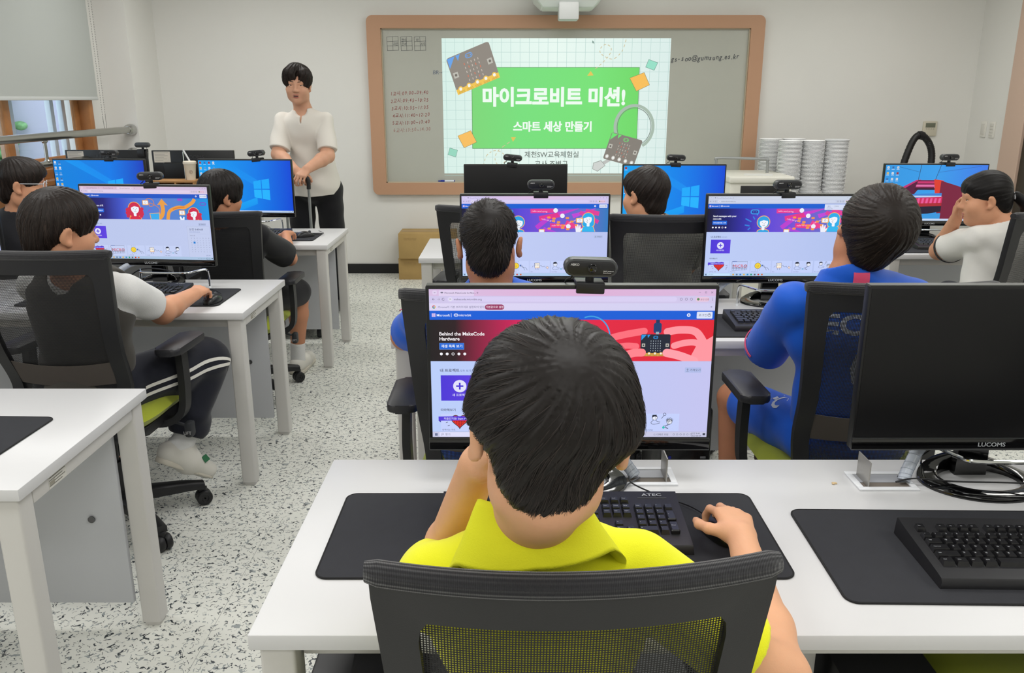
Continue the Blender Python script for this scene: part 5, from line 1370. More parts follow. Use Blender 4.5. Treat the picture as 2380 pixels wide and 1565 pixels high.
def surface_nets(F, lo, h):
    S = F < 0
    n = np.array(F.shape)
    c = [S[i:n[0] - 1 + i, j:n[1] - 1 + j, k:n[2] - 1 + k] for i in (0, 1) for j in (0, 1) for k in (0, 1)]
    anyc = c[0].copy(); allc = c[0].copy()
    for q in c[1:]: anyc |= q; allc &= q
    cells = np.argwhere(anyc & ~allc)
    idx = np.full(tuple(n - 1), -1, dtype=np.int64); idx[cells[:, 0], cells[:, 1], cells[:, 2]] = np.arange(len(cells))
    P = np.zeros((len(cells), 3)); W = np.zeros(len(cells))
    cor = {(i, j, k): F[cells[:, 0] + i, cells[:, 1] + j, cells[:, 2] + k] for i in (0, 1) for j in (0, 1) for k in (0, 1)}
    for a in cor:
        for ax in range(3):
            if a[ax] == 0:
                b = list(a); b[ax] = 1; b = tuple(b)
                fa, fb = cor[a], cor[b]; m = (fa < 0) != (fb < 0)
                t = np.where(m, fa / np.where(m, fa - fb, 1), 0)
                p = np.tile(np.array(a, float), (len(cells), 1)); p[:, ax] += t
                P[m] += p[m]; W[m] += 1
    P /= W[:, None]
    v = lo + (cells + P) * h
    quads = []
    for ax in range(3):
        b1, b2 = [(1, 2), (2, 0), (0, 1)][ax]
        sA = [slice(None)] * 3; sB = [slice(None)] * 3
        sA[ax] = slice(0, n[ax] - 1); sB[ax] = slice(1, n[ax])
        D = S[tuple(sA)] != S[tuple(sB)]
        e = np.argwhere(D)
        e = e[(e[:, b1] > 0) & (e[:, b2] > 0) & (e[:, b1] < n[b1] - 1) & (e[:, b2] < n[b2] - 1)]
        o1 = np.zeros(3, int); o1[b1] = 1; o2 = np.zeros(3, int); o2[b2] = 1
        g = lambda q: idx[q[:, 0], q[:, 1], q[:, 2]]
        A, B, C, Dd = g(e - o1 - o2), g(e - o2), g(e), g(e - o1)
        flip = S[e[:, 0], e[:, 1], e[:, 2]]
        Q = np.stack([A, B, C, Dd], 1); Q[~flip] = Q[~flip][:, ::-1]
        quads.append(Q)
    q = np.concatenate(quads); q = q[(q >= 0).all(1)]
    return v, q

def skin_mat(name, col):
    return mat(name, col, 0.52, spec=0.35, sss=0.12, mottle=0.05, mscale=18, bump=0.12, bscale=420)
HAIRM = None
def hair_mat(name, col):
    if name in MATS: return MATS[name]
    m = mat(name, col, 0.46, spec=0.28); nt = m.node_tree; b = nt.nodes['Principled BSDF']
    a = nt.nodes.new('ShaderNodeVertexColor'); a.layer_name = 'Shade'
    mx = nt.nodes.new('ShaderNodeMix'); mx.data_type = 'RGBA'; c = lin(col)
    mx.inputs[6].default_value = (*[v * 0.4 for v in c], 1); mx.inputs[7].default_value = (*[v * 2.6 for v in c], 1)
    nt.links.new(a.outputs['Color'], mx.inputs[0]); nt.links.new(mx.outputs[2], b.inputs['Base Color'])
    return m

class Head:
    """local frame: x right, y forward (face), z up, origin between the ears"""
    def __init__(s, c, yaw=0, pitch=0, roll=0, sc=1.0): s.c = V3(*c); s.M = rotm(yaw, pitch, roll) if yaw else np.array(Euler((R(-pitch), R(roll), 0)).to_matrix()); s.s = sc
    def P(s, p): return s.c + s.M @ (V3(*p) * s.s)
    def D(s, d): return s.M @ V3(*d)
    def ell(s, f, c, r, k=0.012, rot=None): f.ell(s.P(c), V3(*r) * s.s, s.M if rot is None else s.M @ rotm(*rot), k * s.s)
    def sub(s, f, c, r, k=0.006, rot=None): f.sub_ell(s.P(c), V3(*r) * s.s, s.M if rot is None else s.M @ rotm(*rot), k * s.s)
    def cap(s, f, a, b, ra, rb, k=0.012): f.cap(s.P(a), s.P(b), ra * s.s, rb * s.s, k * s.s)
    def add_to(s, f, ear=1.0, slim=1.0):
        s.ell(f, (0, -0.012, 0.035), (0.073, 0.092, 0.081), 0.03)
        s.ell(f, (0, 0.028, -0.03), (0.060 * slim, 0.060, 0.074), 0.03)
        s.ell(f, (0, 0.030, -0.070), (0.050 * slim, 0.050, 0.040), 0.03)
        s.ell(f, (0, 0.066, -0.096), (0.021, 0.018, 0.016), 0.025)
        for x in (-1, 1):
            s.ell(f, (x * 0.040, 0.052, -0.030), (0.028, 0.030, 0.030), 0.025)
            s.ell(f, (x * 0.050, 0.0, -0.062), (0.016, 0.032, 0.03), 0.03)
        s.cap(f, (-0.038, 0.074, 0.030), (0.038, 0.074, 0.030), 0.013, 0.013, 0.02)
        for x in (-1, 1): s.sub(f, (x * 0.031, 0.103, 0.009), (0.019, 0.017, 0.0115), 0.014)
        s.cap(f, (0, 0.082, 0.014), (0, 0.100, -0.022), 0.0075, 0.0115, 0.014)
        s.ell(f, (0, 0.103, -0.024), (0.011, 0.011, 0.010), 0.008)
        for x in (-1, 1): s.ell(f, (x * 0.0125, 0.092, -0.027), (0.0085, 0.010, 0.0075), 0.008)
        for x in (-1, 1):
            s.ell(f, (x * 0.031, 0.0745, 0.0165), (0.0175, 0.011, 0.0055), 0.006)
            s.ell(f, (x * 0.031, 0.0740, 0.0000), (0.0165, 0.011, 0.0050), 0.006)
            M = (x * -18, 8, x * 8)
            s.ell(f, (x * 0.0775 * ear, -0.012, -0.006), (0.0085, 0.0195, 0.030), 0.008, M)
            s.sub(f, (x * 0.0875 * ear, -0.002, -0.004), (0.0075, 0.0115, 0.021), 0.006, M)
            s.ell(f, (x * 0.076 * ear, -0.002, -0.031), (0.008, 0.0095, 0.0095), 0.008)
        s.ell(f, (0, 0.083, -0.0545), (0.023, 0.0105, 0.0060), 0.006)
        s.ell(f, (0, 0.082, -0.0655), (0.020, 0.0105, 0.0068), 0.006)

def small_ell(name, H, c, r, m, parent, origin, n=12, rot=None):
    bm = BM(); ret = bmesh.ops.create_uvsphere(bm, u_segments=n * 2, v_segments=n, radius=1.0)
    M = H.M if rot is None else H.M @ rotm(*rot)
    for v in ret['verts']:
        v.co = Vector(tuple(H.P(c) + M @ (np.array(v.co) * V3(*r) * H.s) - np.array(origin)))
    return obj(name, bm, m, parent, 180)
def face_parts(H, body, origin, brow=True, eyes=True, lips=(176, 104, 92), open_mouth=False, gaze=0.0, glasses=False):
    EW = mat('eye_white', (214, 208, 200), 0.25); EI = mat('eye_iris', (28, 18, 14), 0.15); BR = mat('brow_hair', (34, 27, 23), 0.7); LP = mat('lip_%d' % lips[0], lips, 0.45)
    if eyes:
        for x in (-1, 1):
            e = small_ell('eye', H, (x * 0.031, 0.0715, 0.0078), (0.0152, 0.0095, 0.0060), EW, body, origin)
            small_ell('iris', H, (x * 0.031 + gaze, 0.0790, 0.0080), (0.0074, 0.0032, 0.0060), EI, e, origin, 8)
            # upper lash line
            bm = BM(); pts = [tuple(Vector(tuple(H.P((x * (0.031 + a * 0.0155), 0.0815 - abs(a) ** 2 * 0.0065, 0.0128 - a * a * 0.0035)) - np.array(origin)))) for a in (-1, -0.5, 0, 0.5, 1)]
            tube(bm, pts, [0.0006, 0.0013, 0.0015, 0.0013, 0.0008], 6); obj('lash_line', bm, BR, e, 180)
    if brow:
        for x in (-1, 1):
            bm = BM(); pts = [tuple(Vector(tuple(H.P((x * a, b, c)) - np.array(origin)))) for a, b, c in ((0.012, 0.0885, 0.0290), (0.022, 0.0880, 0.0312), (0.034, 0.0845, 0.0318), (0.046, 0.0760, 0.0282), (0.052, 0.0690, 0.0245))]
            tube(bm, pts, [0.0018, 0.0034, 0.0034, 0.0026, 0.001], 6); obj('eyebrow', bm, BR, body, 180)
    if open_mouth: small_ell('mouth', H, (0, 0.0885, -0.0600), (0.0175, 0.0055, 0.0052), mat('mouth_dark', (58, 26, 24), 0.5), body, origin)
    small_ell('upper_lip', H, (0, 0.0885, -0.0535 + (0.001 if open_mouth else -0.002)), (0.0205, 0.0062, 0.0042), LP, body, origin)
    small_ell('lower_lip', H, (0, 0.0870, -0.0665 + (-0.001 if open_mouth else 0.002)), (0.0180, 0.0065, 0.0055), LP, body, origin)

def add_hand(f, wrist, d, n, right=True, sc=1.0, curl=(35, 35, 35, 40), curl2=(45, 45, 45, 45), splay=8, thumb_out=0.75, thumb_down=0.15, k=0.006):
    w = V3(*wrist); d = V3(*d); d /= np.linalg.norm(d); n = V3(*n); n = n - d * (n @ d); n /= np.linalg.norm(n)
    t = np.cross(n, d) if right else -np.cross(n, d)
    s = sc
    kl, ko = (0.074, 0.078, 0.073, 0.064), (0.0275, 0.0090, -0.0095, -0.0270)
    L = ((0.040, 0.024, 0.020), (0.044, 0.028, 0.021), (0.041, 0.026, 0.020), (0.032, 0.019, 0.017))
    rad = (0.0088, 0.0090, 0.0086, 0.0076)
    f.cap(w - d * 0.01 * s, w + d * 0.012 * s, 0.021 * s, 0.020 * s, 0.012)
    for i in range(4):
        K = w + d * kl[i] * s + t * ko[i] * s + n * (0.004, 0.006, 0.005, 0.001)[i] * s
        f.cap(w + d * 0.008 * s + t * ko[i] * 0.5 * s, K, 0.0155 * s, 0.0112 * s, 0.012 * s)
        sp = R(splay * (1.2, 0.35, -0.5, -1.5)[i]); dd = d * math.cos(sp) + t * math.sin(sp)
        a = R(curl[i] * 0.55); p = K
        for j in range(3):
            dj = dd * math.cos(a) - n * math.sin(a); q = p + dj * L[i][j] * s
            f.cap(p, q, rad[i] * s * (1.0, 0.93, 0.86)[j], rad[i] * s * (0.93, 0.86, 0.74)[j], k * 0.5 * s)
            p = q; a += R((curl[i], curl2[i])[min(j, 1)])
    B = w + d * 0.018 * s + t * 0.020 * s - n * 0.004 * s
    d1 = d * 0.62 + t * thumb_out - n * thumb_down; d1 /= np.linalg.norm(d1)
    p1 = B + d1 * 0.040 * s; d2 = d * 0.85 + t * thumb_out * 0.45 - n * thumb_down * 1.2; d2 /= np.linalg.norm(d2); p2 = p1 + d2 * 0.030 * s; d3 = d * 1.0 + t * 0.05 - n * thumb_down; d3 /= np.linalg.norm(d3); p3 = p2 + d3 * 0.022 * s
    f.cap(w + d * 0.010 * s, B, 0.016 * s, 0.0150 * s, 0.012 * s); f.cap(B, p1, 0.0145 * s, 0.0108 * s, 0.010 * s); f.cap(p1, p2, 0.0105 * s, 0.0096 * s, k * s); f.cap(p2, p3, 0.0096 * s, 0.0075 * s, k * s)

# ---- hair: a solid cap with the haircut's outline, plus fine strands combed out from the crown
def hair_mesh(name, H, prims, subs, cuts, m, parent, origin, strands=2500, whorl=(0.0, -0.5, 0.87), length=(0.5, 1.3), lift=0.003, width=0.0007, seed=1, swirl=0.5, h=0.004, wig=0.004, fall=0.0, ragged=0.004):
    f = Field(h * H.s)
    for p in prims: H.ell(f, p[0], p[1], p[2] if len(p) > 2 else 0.02, p[3] if len(p) > 3 else None)
    for p in subs: H.sub(f, p[0], p[1], p[2] if len(p) > 2 else 0.006)
    for p in cuts: f.cut(H.P(p[0]), H.D(p[1]), 0.006)
    rg = np.random.default_rng(seed)
    ph = rg.uniform(0, 6, 6)
    Minv = H.M.T
    wv = V3(*whorl); wv /= np.linalg.norm(wv)
    def noise(X, Y, Z):
        x, y, z = X - H.c[0], Y - H.c[1], Z - H.c[2]
        a = (Minv[0, 0] * x + Minv[0, 1] * y + Minv[0, 2] * z) / H.s; b = (Minv[1, 0] * x + Minv[1, 1] * y + Minv[1, 2] * z) / H.s; c = (Minv[2, 0] * x + Minv[2, 1] * y + Minv[2, 2] * z) / H.s
        # locks that run away from the crown: angle about the crown axis
        e1 = np.cross(wv, (1, 0, 0.01)); e1 /= np.linalg.norm(e1); e2 = np.cross(wv, e1)
        u = a * e1[0] + b * e1[1] + c * e1[2]; v = a * e2[0] + b * e2[1] + c * e2[2]
        w_ = a * wv[0] + b * wv[1] + c * wv[2]
        al = np.arctan2(v, u) + swirl * 1.2 * (0.1 - w_) * 6
        rr_ = np.sqrt(u * u + v * v)
        return (np.sin(al * 23 + ph[0]) * 0.4 + np.sin(al * 41 + ph[1] + w_ * 30) * 0.35 + np.sin(al * 67 + ph[2])*0.25) * ragged * 0.35 * np.clip(rr_ / 0.05, 0, 1)
    o = f.mesh(name, m, parent, origin, noise=noise)
    n0 = len(o.data.vertices); 
    me0 = o.data
    # radius table of the outline
    nt_, np_ = 90, 180
    th = np.linspace(0, PI, nt_)[:, None, None]; pp = np.linspace(-PI, PI, np_)[None, :, None]; ts = np.linspace(0.03, 0.20, 86)[None, None, :] * H.s
    c0 = V3(0, -0.010, 0.02)
    dl = np.stack(np.broadcast_arrays(np.sin(th) * np.cos(pp), np.sin(th) * np.sin(pp), np.cos(th)), -1)
    dw = dl @ H.M.T; cw = H.P(c0)
    X, Y, Z = cw[0] + dw[..., 0] * ts, cw[1] + dw[..., 1] * ts, cw[2] + dw[..., 2] * ts
    Fv = f.eval(X, Y, Z)
    ins = Fv < 0
    last = np.where(ins.any(2), ts.shape[2] - 1 - np.argmax(ins[:, :, ::-1], axis=2), -1)
    Rt = np.where(last >= 0, ts[0, 0, np.clip(last, 0, None)], 0.0)
    def rad(d):
        t_ = np.arccos(np.clip(d[..., 2], -1, 1)) / PI * (nt_ - 1); p_ = (np.arctan2(d[..., 1], d[..., 0]) + PI) / (2 * PI) * (np_ - 1)
        i0 = np.clip(t_.astype(int), 0, nt_ - 2); j0 = np.clip(p_.astype(int), 0, np_ - 2); ft = t_ - i0; fp = p_ - j0
        a = Rt[i0, j0]; b = Rt[i0 + 1, j0]; c = Rt[i0, j0 + 1]; d_ = Rt[i0 + 1, j0 + 1]
        bad = (a == 0) | (b == 0) | (c == 0) | (d_ == 0)
        r = a * (1 - ft) * (1 - fp) + b * ft * (1 - fp) + c * (1 - ft) * fp + d_ * ft * fp
        return np.where(bad, 0, r)
    N = strands; K = 9
    e1 = np.cross(wv, (1, 0, 0.01)); e1 /= np.linalg.norm(e1); e2 = np.cross(wv, e1)
    a0 = np.arccos(1 - rg.uniform(0, 1, N) ** 1.0 * 1.75); be = rg.uniform(0, 2 * PI, N)
    clump = np.round(be * 26) / 26; be = be * 0.55 + clump * 0.45 if wig else be
    L = rg.uniform(length[0], length[1], N)
    bend = rg.normal(0, 0.10, N); lf = rg.uniform(-0.4, 1.0, N) * lift; tone = np.clip(rg.normal(0.45, 0.28, N), 0, 1)
    pts = np.zeros((N, K, 3)); ok = np.ones(N, bool); alive = np.ones(N, bool)
    for k in range(K):
        t = k / (K - 1); al = a0 + L * t; b_ = be + swirl * np.exp(-al * 1.6) * 2.0 + bend * t * t * L
        d = (np.cos(al)[:, None] * wv + np.sin(al)[:, None] * (np.cos(b_)[:, None] * e1 + np.sin(b_)[:, None] * e2))
        if fall: d[:, 2] -= fall * t * t * L; d /= np.linalg.norm(d, axis=1)[:, None]
        r = rad(d)
        if k == 0: ok &= r > 0
        alive &= r > 0
        rr_ = r - 0.0035 * (1 - t) * H.s + lf * t * H.s + wig * 0.25 * np.sin(t * 7 + be * 9) * H.s * 0.3
        p = c0 * H.s + d * rr_[:, None]
        if k > 0:
            prev = pts[:, k - 1]; stp = p.copy()
            # past the edge of the cut a strand runs on a little, then ends
            dead = ~alive
            if k > 1: stp[dead] = prev[dead] + (prev[dead] - pts[dead, k - 2]) * 0.25
            else: stp[dead] = prev[dead]
            p = stp
        pts[:, k] = p
    pts = pts[ok]; tone = tone[ok]
    world = cw - c0 @ (H.M.T) * H.s  # head origin
    pw = H.c + pts @ H.M.T - np.array(origin)
    Ns = len(pw)
    tang = np.gradient(pw, axis=1); tl = np.linalg.norm(tang, axis=2, keepdims=True); tang = tang / np.maximum(tl, 1e-7)
    outw = pw - (H.P(c0) - np.array(origin)); outw /= np.linalg.norm(outw, axis=2, keepdims=True)
    side = np.cross(tang, outw); side /= np.maximum(np.linalg.norm(side, axis=2, keepdims=True), 1e-7)
    wprof = np.array([0.7, 1, 1, 1, 1, 0.95, 0.85, 0.6, 0.15])[None, :, None] * width * H.s
    A = pw + side * wprof; B = pw + outw * wprof * 0.9; C = pw - side * wprof
    vs = np.stack([A, B, C], 2).reshape(-1, 3)
    base = (np.arange(Ns)[:, None] * K + np.arange(K - 1)[None, :]) * 3
    q = []
    for (i, j) in ((0, 1), (1, 2)): q.append(np.stack([base + i, base + j, base + 3 + j, base + 3 + i], -1).reshape(-1, 4))
    q = np.concatenate(q)
    # join with the cap
    v0 = np.empty(n0 * 3, np.float32); me0.vertices.foreach_get('co', v0); nf0 = len(me0.polygons); f0 = np.empty(nf0 * 4, np.int32); me0.loops.foreach_get('vertex_index', f0)
    allv = np.concatenate([v0.reshape(-1, 3), vs.astype(np.float32)]); allf = np.concatenate([f0.reshape(-1, 4), (q + n0).astype(np.int32)])
    me = bpy.data.meshes.new(name); me.vertices.add(len(allv)); me.vertices.foreach_set('co', allv.ravel())
    me.loops.add(len(allf) * 4); me.polygons.add(len(allf)); me.loops.foreach_set('vertex_index', allf.ravel()); me.polygons.foreach_set('loop_start', np.arange(0, len(allf) * 4, 4, dtype=np.int32))
    me.update(calc_edges=True)
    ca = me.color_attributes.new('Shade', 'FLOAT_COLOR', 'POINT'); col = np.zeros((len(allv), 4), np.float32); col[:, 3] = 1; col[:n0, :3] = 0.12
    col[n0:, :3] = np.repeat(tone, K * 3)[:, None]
    ca.data.foreach_set('color', col.ravel())
    me.materials.append(m); me.polygons.foreach_set('use_smooth', [True] * len(me.polygons))
    o.data = me; bpy.data.meshes.remove(me0)
    return o

from mathutils.bvhtree import BVHTree
def decal_text(name, s, size, target, origin, p, right, up, m, bold=0.02, wide=1.0, lift=0.0016):
    """lettering laid on the surface of a garment: projected along -normal onto it"""
    dg = bpy.context.evaluated_depsgraph_get(); bv = BVHTree.FromPolygons([v.co.copy() for v in target.data.vertices], [tuple(q.vertices) for q in target.data.polygons])
    v, f = text_geom(s, bold); v = v * size; v = v.copy(); v[:, 0] *= wide
    v[:, 0] -= (v[:, 0].max() + v[:, 0].min()) / 2; v[:, 1] -= (v[:, 1].max() + v[:, 1].min()) / 2
    return decal_poly(name, v, f, bv, origin, p, right, up, m, lift)
def decal_poly(name, v, f, bv, origin, p, right, up, m, lift=0.0016, parent=None):
    right = Vector(right).normalized(); up = Vector(up).normalized(); nn = right.cross(up)
    bm = BM(); vs = []
    for a, b in v:
        q = Vector(p) - Vector(origin) + right * a + up * b
        hit = bv.ray_cast(q + nn * 0.25, -nn)
        co = hit[0] + nn * lift if hit[0] is not None else q
        vs.append(bm.verts.new(co))
    for fc in f:
        try: bm.faces.new([vs[i] for i in fc])
        except Exception: pass
    return bm
def wrinkle(seed, amp=0.003, sc=26):
    g = np.random.default_rng(seed).uniform(0, 6, 6)
    return lambda X, Y, Z: amp * (np.sin(X * sc + Z * sc * 1.3 + g[0]) * np.sin(Y * sc * 0.9 - Z * sc * 0.7 + g[1]) + 0.6 * np.sin(X * sc * 1.9 - Y * sc * 1.2 + Z * sc * 2.1 + g[2]) * np.sin(Z * sc * 0.8 + g[3]))
def cloth(name, col, rough=0.85, bump=0.25, bs=900): return mat(name, col, rough, bump=bump, bscale=bs, sheen=0.15, spec=0.25)
def lerp(a, b, t): return V3(*a) + (V3(*b) - V3(*a)) * t

def torso(f, J, g=0.0, w=1.0, hips=True):
    """shared by body and shirt; g grows it"""
    shL, shR, neck, waist, pel = (V3(*J[k]) for k in ('shL', 'shR', 'neck', 'waist', 'pelvis'))
    ax = shR - shL; wd = np.linalg.norm(ax); ax /= wd; mid_ = (shL + shR) / 2; up = neck - waist; up /= np.linalg.norm(up); fw = np.cross(up, ax); M = np.stack([ax, -np.cross(ax, up), up], 1)
    M = np.stack([ax, np.cross(up, ax), up], 1)
    D = J.get('depth', 0.085)
    chest = mid_ * 0.72 + waist * 0.28
    f.ell(chest, (wd * 0.5 + 0.008 + g, D * 1.05 + g, 0.13 + g), M, 0.04)
    f.ell(mid_ * 0.95 + neck * 0.05, (wd * 0.5 + 0.016 + g, D * 0.72 + g, 0.055 + g), M, 0.04)
    f.ell(waist, (wd * 0.43 + g, D * 1.0 + g, 0.13 + g), M, 0.05)
    if hips: f.ell(pel, (wd * 0.47 + g, D * 1.2 + g, 0.11 + g), None, 0.05)
    f.cap(lerp(neck, mid_, 0.2) - fw * 0, mid_, 0.055 + g, 0.06 + g, 0.03)
def arm(f, sh, el, wr, r=(0.044, 0.036, 0.034, 0.022), k=0.02):
    f.cap(sh, el, r[0], r[1], k); m_ = lerp(el, wr, 0.3)
    f.cap(el, m_, r[1] * 0.98, r[2], k); f.cap(m_, wr, r[2], r[3], k)
def sleeve_field(h, sh, el, t, r0, r1, k=0.02):
    s_ = Field(h); e = lerp(sh, el, t); d = V3(*el) - V3(*sh); d /= np.linalg.norm(d)
    s_.cap(sh, e + d * 0.04, r0, r1, k); s_.cut(e, d, 0.004); return s_
# ------------------------------------------------------------------ things on and around the desks
s_radio = scr_radio(); s_radio2 = scr_radio(top=((196, 204, 226), (206, 212, 228), (200, 210, 226)), popup=True, bg=((188, 204, 246), (186, 200, 242), (176, 192, 236)))
monitor(0.118, 1.60, 0, 'lit monitor showing a red banner with two hands, in front of the yellow-shirted boy', scr_hardware())
monitor(0.985, 1.60, 0, 'switched-off black monitor on the nearest desk, at the right edge', None)
monitor(0.088, 3.22, 0, 'lit monitor with a pink and blue banner, before the short-haired boy in blue', s_radio)
monitor(1.03, 3.22, 0, 'lit monitor with a blue and pink banner, before the boy with a pink back label', s_radio2)
monitor(0.02, 4.72, 0, 'dark monitor standing below the projected slide', None)
monitor(0.90, 4.72, 0, 'blue desktop monitor behind the boy in the grey shirt', scr_desktop(1, 5, 3, skip=((0, 1),)))
monitor(2.37, 4.76, -2, 'monitor with a red roof picture in front of the girl', scr_bridge())
monitor(-1.56, 3.58, -5, 'lit monitor with a calendar at its lower right and red-haired figures', scr_intro())
monitor(-1.605, 5.12, -3, 'blue desktop monitor in front of the standing man', scr_desktop(4, 3, 4))
monitor(-2.49, 5.14, -4, 'blue desktop monitor beside the window, behind the monitor with the calendar', scr_desktop(2, 7, 6, (0, 130, 220), (20, 60, 190)))
monitor(-2.47, 3.58, -4, 'lit monitor cut by the left edge of the photo', s_radio)
m11 = monitor(-2.86, 6.06, 180, 'black monitor seen from behind, nearer the window', None)
m12 = monitor(-2.235, 6.02, 180, 'black monitor seen from behind, next to the paper cup', None)
for m_, lab in ((m11, 'white paper note'), (m12, 'white paper note')):
    pn = Panel(100, 70); pn.rect(0, 0, 100, 70, (212, 206, 194))
    for k in range(6): pn.rect(6, 6 + k * 10, 84 - (k * 23) % 40, 2.4, (150, 150, 146))
    o = pn.build('paper_note', 0.115, 0.075, PRINT, m_, 0.00001, (0.215, 0.0252, MZ + MH - 0.044), (0, 0, R(180))); o['label'] = lab
webcam(0.152, 1.60, 2, 'large webcam on top of the monitor with the red banner', tiltz=2)
webcam(0.11, 3.22, 0, 'webcam on the monitor in front of the short-haired boy in blue')
webcam(1.05, 3.22, 6, 'webcam on the monitor in front of the boy with the pink back label')
webcam(0.0, 4.72, -6, 'webcam on the dark monitor below the slide', tiltz=5)
webcam(0.905, 4.72, -3, 'webcam on the blue monitor behind the boy in the grey shirt', tiltz=2)
webcam(2.44, 4.76, 8, 'webcam on the monitor with the red roof picture')
webcam(-1.525, 3.58, 10, 'webcam on the monitor with the calendar')
webcam(-1.53, 5.12, -10, 'webcam on the blue monitor in front of the standing man', tiltz=-5)
webcam(-2.42, 5.14, 0, 'webcam on the blue monitor beside the window')
webcam(-2.60, 6.06, 176, 'webcam on the monitor seen from behind, nearer the window')

desk_mat(0.073, 1.404, 0.815, 0.315, 0, 'black desk mat under the yellow-shirted boy’s keyboard and mouse')
desk_mat(0.945, 1.327, 0.81, 0.318, -1, 'dusty black desk mat under the keyboard at the right edge')
desk_mat(0.12, 2.885, 0.8, 0.31, 0, 'black desk mat hidden behind the monitor with the red banner')
desk_mat(0.98, 2.885, 0.8, 0.31, 0, 'black desk mat under the keyboard beside the blue-shirted boy with a pink back label')
desk_mat(0.93, 4.42, 0.8, 0.31, 0, 'black desk mat in front of the boy in the grey shirt')
desk_mat(2.40, 4.49, 0.8, 0.31, 0, 'black desk mat under the girl’s keyboard')
desk_mat(-1.545, 3.325, 0.8, 0.31, 0, 'black desk mat under the mouse hand of the boy with the white sleeve')
desk_mat(-1.53, 4.865, 0.8, 0.28, 0, 'black desk mat under the free mouse in front of the standing man')
desk_mat(-1.56, 1.845, 0.8, 0.315, -2, 'black desk mat cut by the left edge on the lower left desk')

keyboard(0.093, 1.412, 0, 'black keyboard partly hidden by the yellow-shirted boy’s head', True)
keyboard(0.935, 1.30, -1.5, 'black keyboard with light reflections on its keys at the right edge', True)
keyboard(0.12, 2.90, 0, 'black keyboard hidden in front of the short-haired boy in blue')
keyboard(1.0, 2.89, 0, 'black keyboard left of the arm of the blue-shirted boy with a pink back label')
keyboard(0.9, 4.40, 0, 'black keyboard in front of the boy in the grey shirt')
keyboard(2.40, 4.50, -6, 'black keyboard left of the girl’s elbow')
keyboard(-1.565, 3.36, -3, 'black keyboard between the white sleeve and the monitor with the calendar')
keyboard(-1.53, 4.87, 0, 'black keyboard left of the free mouse, in front of the standing man')

mouse(0.383, 1.40, 14, 'black mouse under the yellow-shirted boy’s right hand', [(0, 0.055, 0.008), (-0.012, 0.10, 0.006), (-0.05, 0.16, 0.004), (-0.085, 0.21, 0.010), (-0.08, 0.245, 0.01)])
mouse(-1.185, 3.235, -6, 'black mouse under the hand of the boy with the white sleeve', [(0, 0.055, 0.008), (-0.02, 0.12, 0.006), (-0.10, 0.2, 0.004), (-0.2, 0.26, 0.004)])
mouse(-1.205, 4.86, -50, 'black mouse lying free on the mat in front of the standing man', [(0, 0.055, 0.008), (0.02, 0.09, 0.006), (-0.02, 0.13, 0.006), (-0.12, 0.15, 0.006)])

tower(-0.275, 1.44, 0, 'black computer tower under the left end of the nearest desk').scale.z = 1.17
tower(0.68, 1.47, 0, 'black computer tower under the middle of the nearest desk').scale.z = 1.17
tower(0.63, 3.02, 0, 'black computer tower under the second-row desk, right of the monitor with the red banner')
tower(-1.93, 3.42, 0, 'black computer tower at the left edge, beyond the white-sleeved boy’s chair')

cable_port(0.285, 1.645, 0, 'white cable port with its lid up, right of the yellow-shirted boy’s head', 1)
cable_port(0.78, 1.622, 0, 'white cable port with its lid up, left of the switched-off monitor', -1)
sleeve([(0.262, 1.635, 0.727), (0.245, 1.648, 0.748), (0.215, 1.665, 0.785), (0.17, 1.68, 0.82), (0.13, 1.69, 0.84)], 'clear cable sleeve rising from the port beside the yellow-shirted boy')
sleeve([(0.822, 1.612, 0.727), (0.835, 1.625, 0.75), (0.87, 1.65, 0.79), (0.93, 1.67, 0.812), (1.03, 1.69, 0.80), (1.16, 1.69, 0.81)], 'clear cable sleeve curving behind the switched-off monitor')
sleeve([(-1.74, 3.53, 0.724), (-1.71, 3.56, 0.77), (-1.66, 3.60, 0.805), (-1.58, 3.66, 0.82), (-1.52, 3.67, 0.83)], 'clear cable sleeve under the monitor with the calendar', 0.013)
sleeve([(0.72, 3.10, 0.735), (0.78, 3.2, 0.755), (0.86, 3.27, 0.80), (0.97, 3.31, 0.825)], 'clear cable sleeve left of the blue-shirted boy with a pink back label')
chrome_stand(1.045, 1.645, 0, 'chrome wire stand under the switched-off monitor', 0.30, 0.058)
chrome_stand(-1.445, 3.47, -4, 'chrome wire stand under the monitor with the calendar')
chrome_stand(1.03, 3.14, 0, 'chrome wire stand behind the arm of the blue-shirted boy with a pink back label')
chrome_stand(-1.53, 4.99, 0, 'chrome wire stand under the blue monitor in front of the standing man')
chrome_stand(2.36, 4.655, 0, 'chrome wire stand under the monitor with the red roof picture')
wire([(0.80, 1.60, 0.73), (0.84, 1.60, 0.738), (0.92, 1.585, 0.738), (1.02, 1.565, 0.745), (1.12, 1.54, 0.75), (1.22, 1.49, 0.736), (1.34, 1.43, 0.73)], 'thin black cable crossing the stand ring of the switched-off monitor')
wire([(0.815, 1.625, 0.73), (0.86, 1.64, 0.765), (0.92, 1.66, 0.79), (0.975, 1.66, 0.79)], 'thin black cable rising beside the clear sleeve at the right', 0.0016)
wire([(0.20, 1.60, 0.735), (0.205, 1.56, 0.724), (0.225, 1.575, 0.724), (0.245, 1.60, 0.727), (0.27, 1.625, 0.728)], 'thin dark cable looping into the port beside the yellow-shirted boy', 0.0018, (74, 76, 80), 'cable_grey')
wire([(-1.66, 3.50, 0.7225), (-1.58, 3.53, 0.7245), (-1.50, 3.545, 0.724), (-1.42, 3.50, 0.724)], 'bright blue cable on the desk below the monitor with the calendar', 0.0028, (24, 84, 190), 'cable_blue')
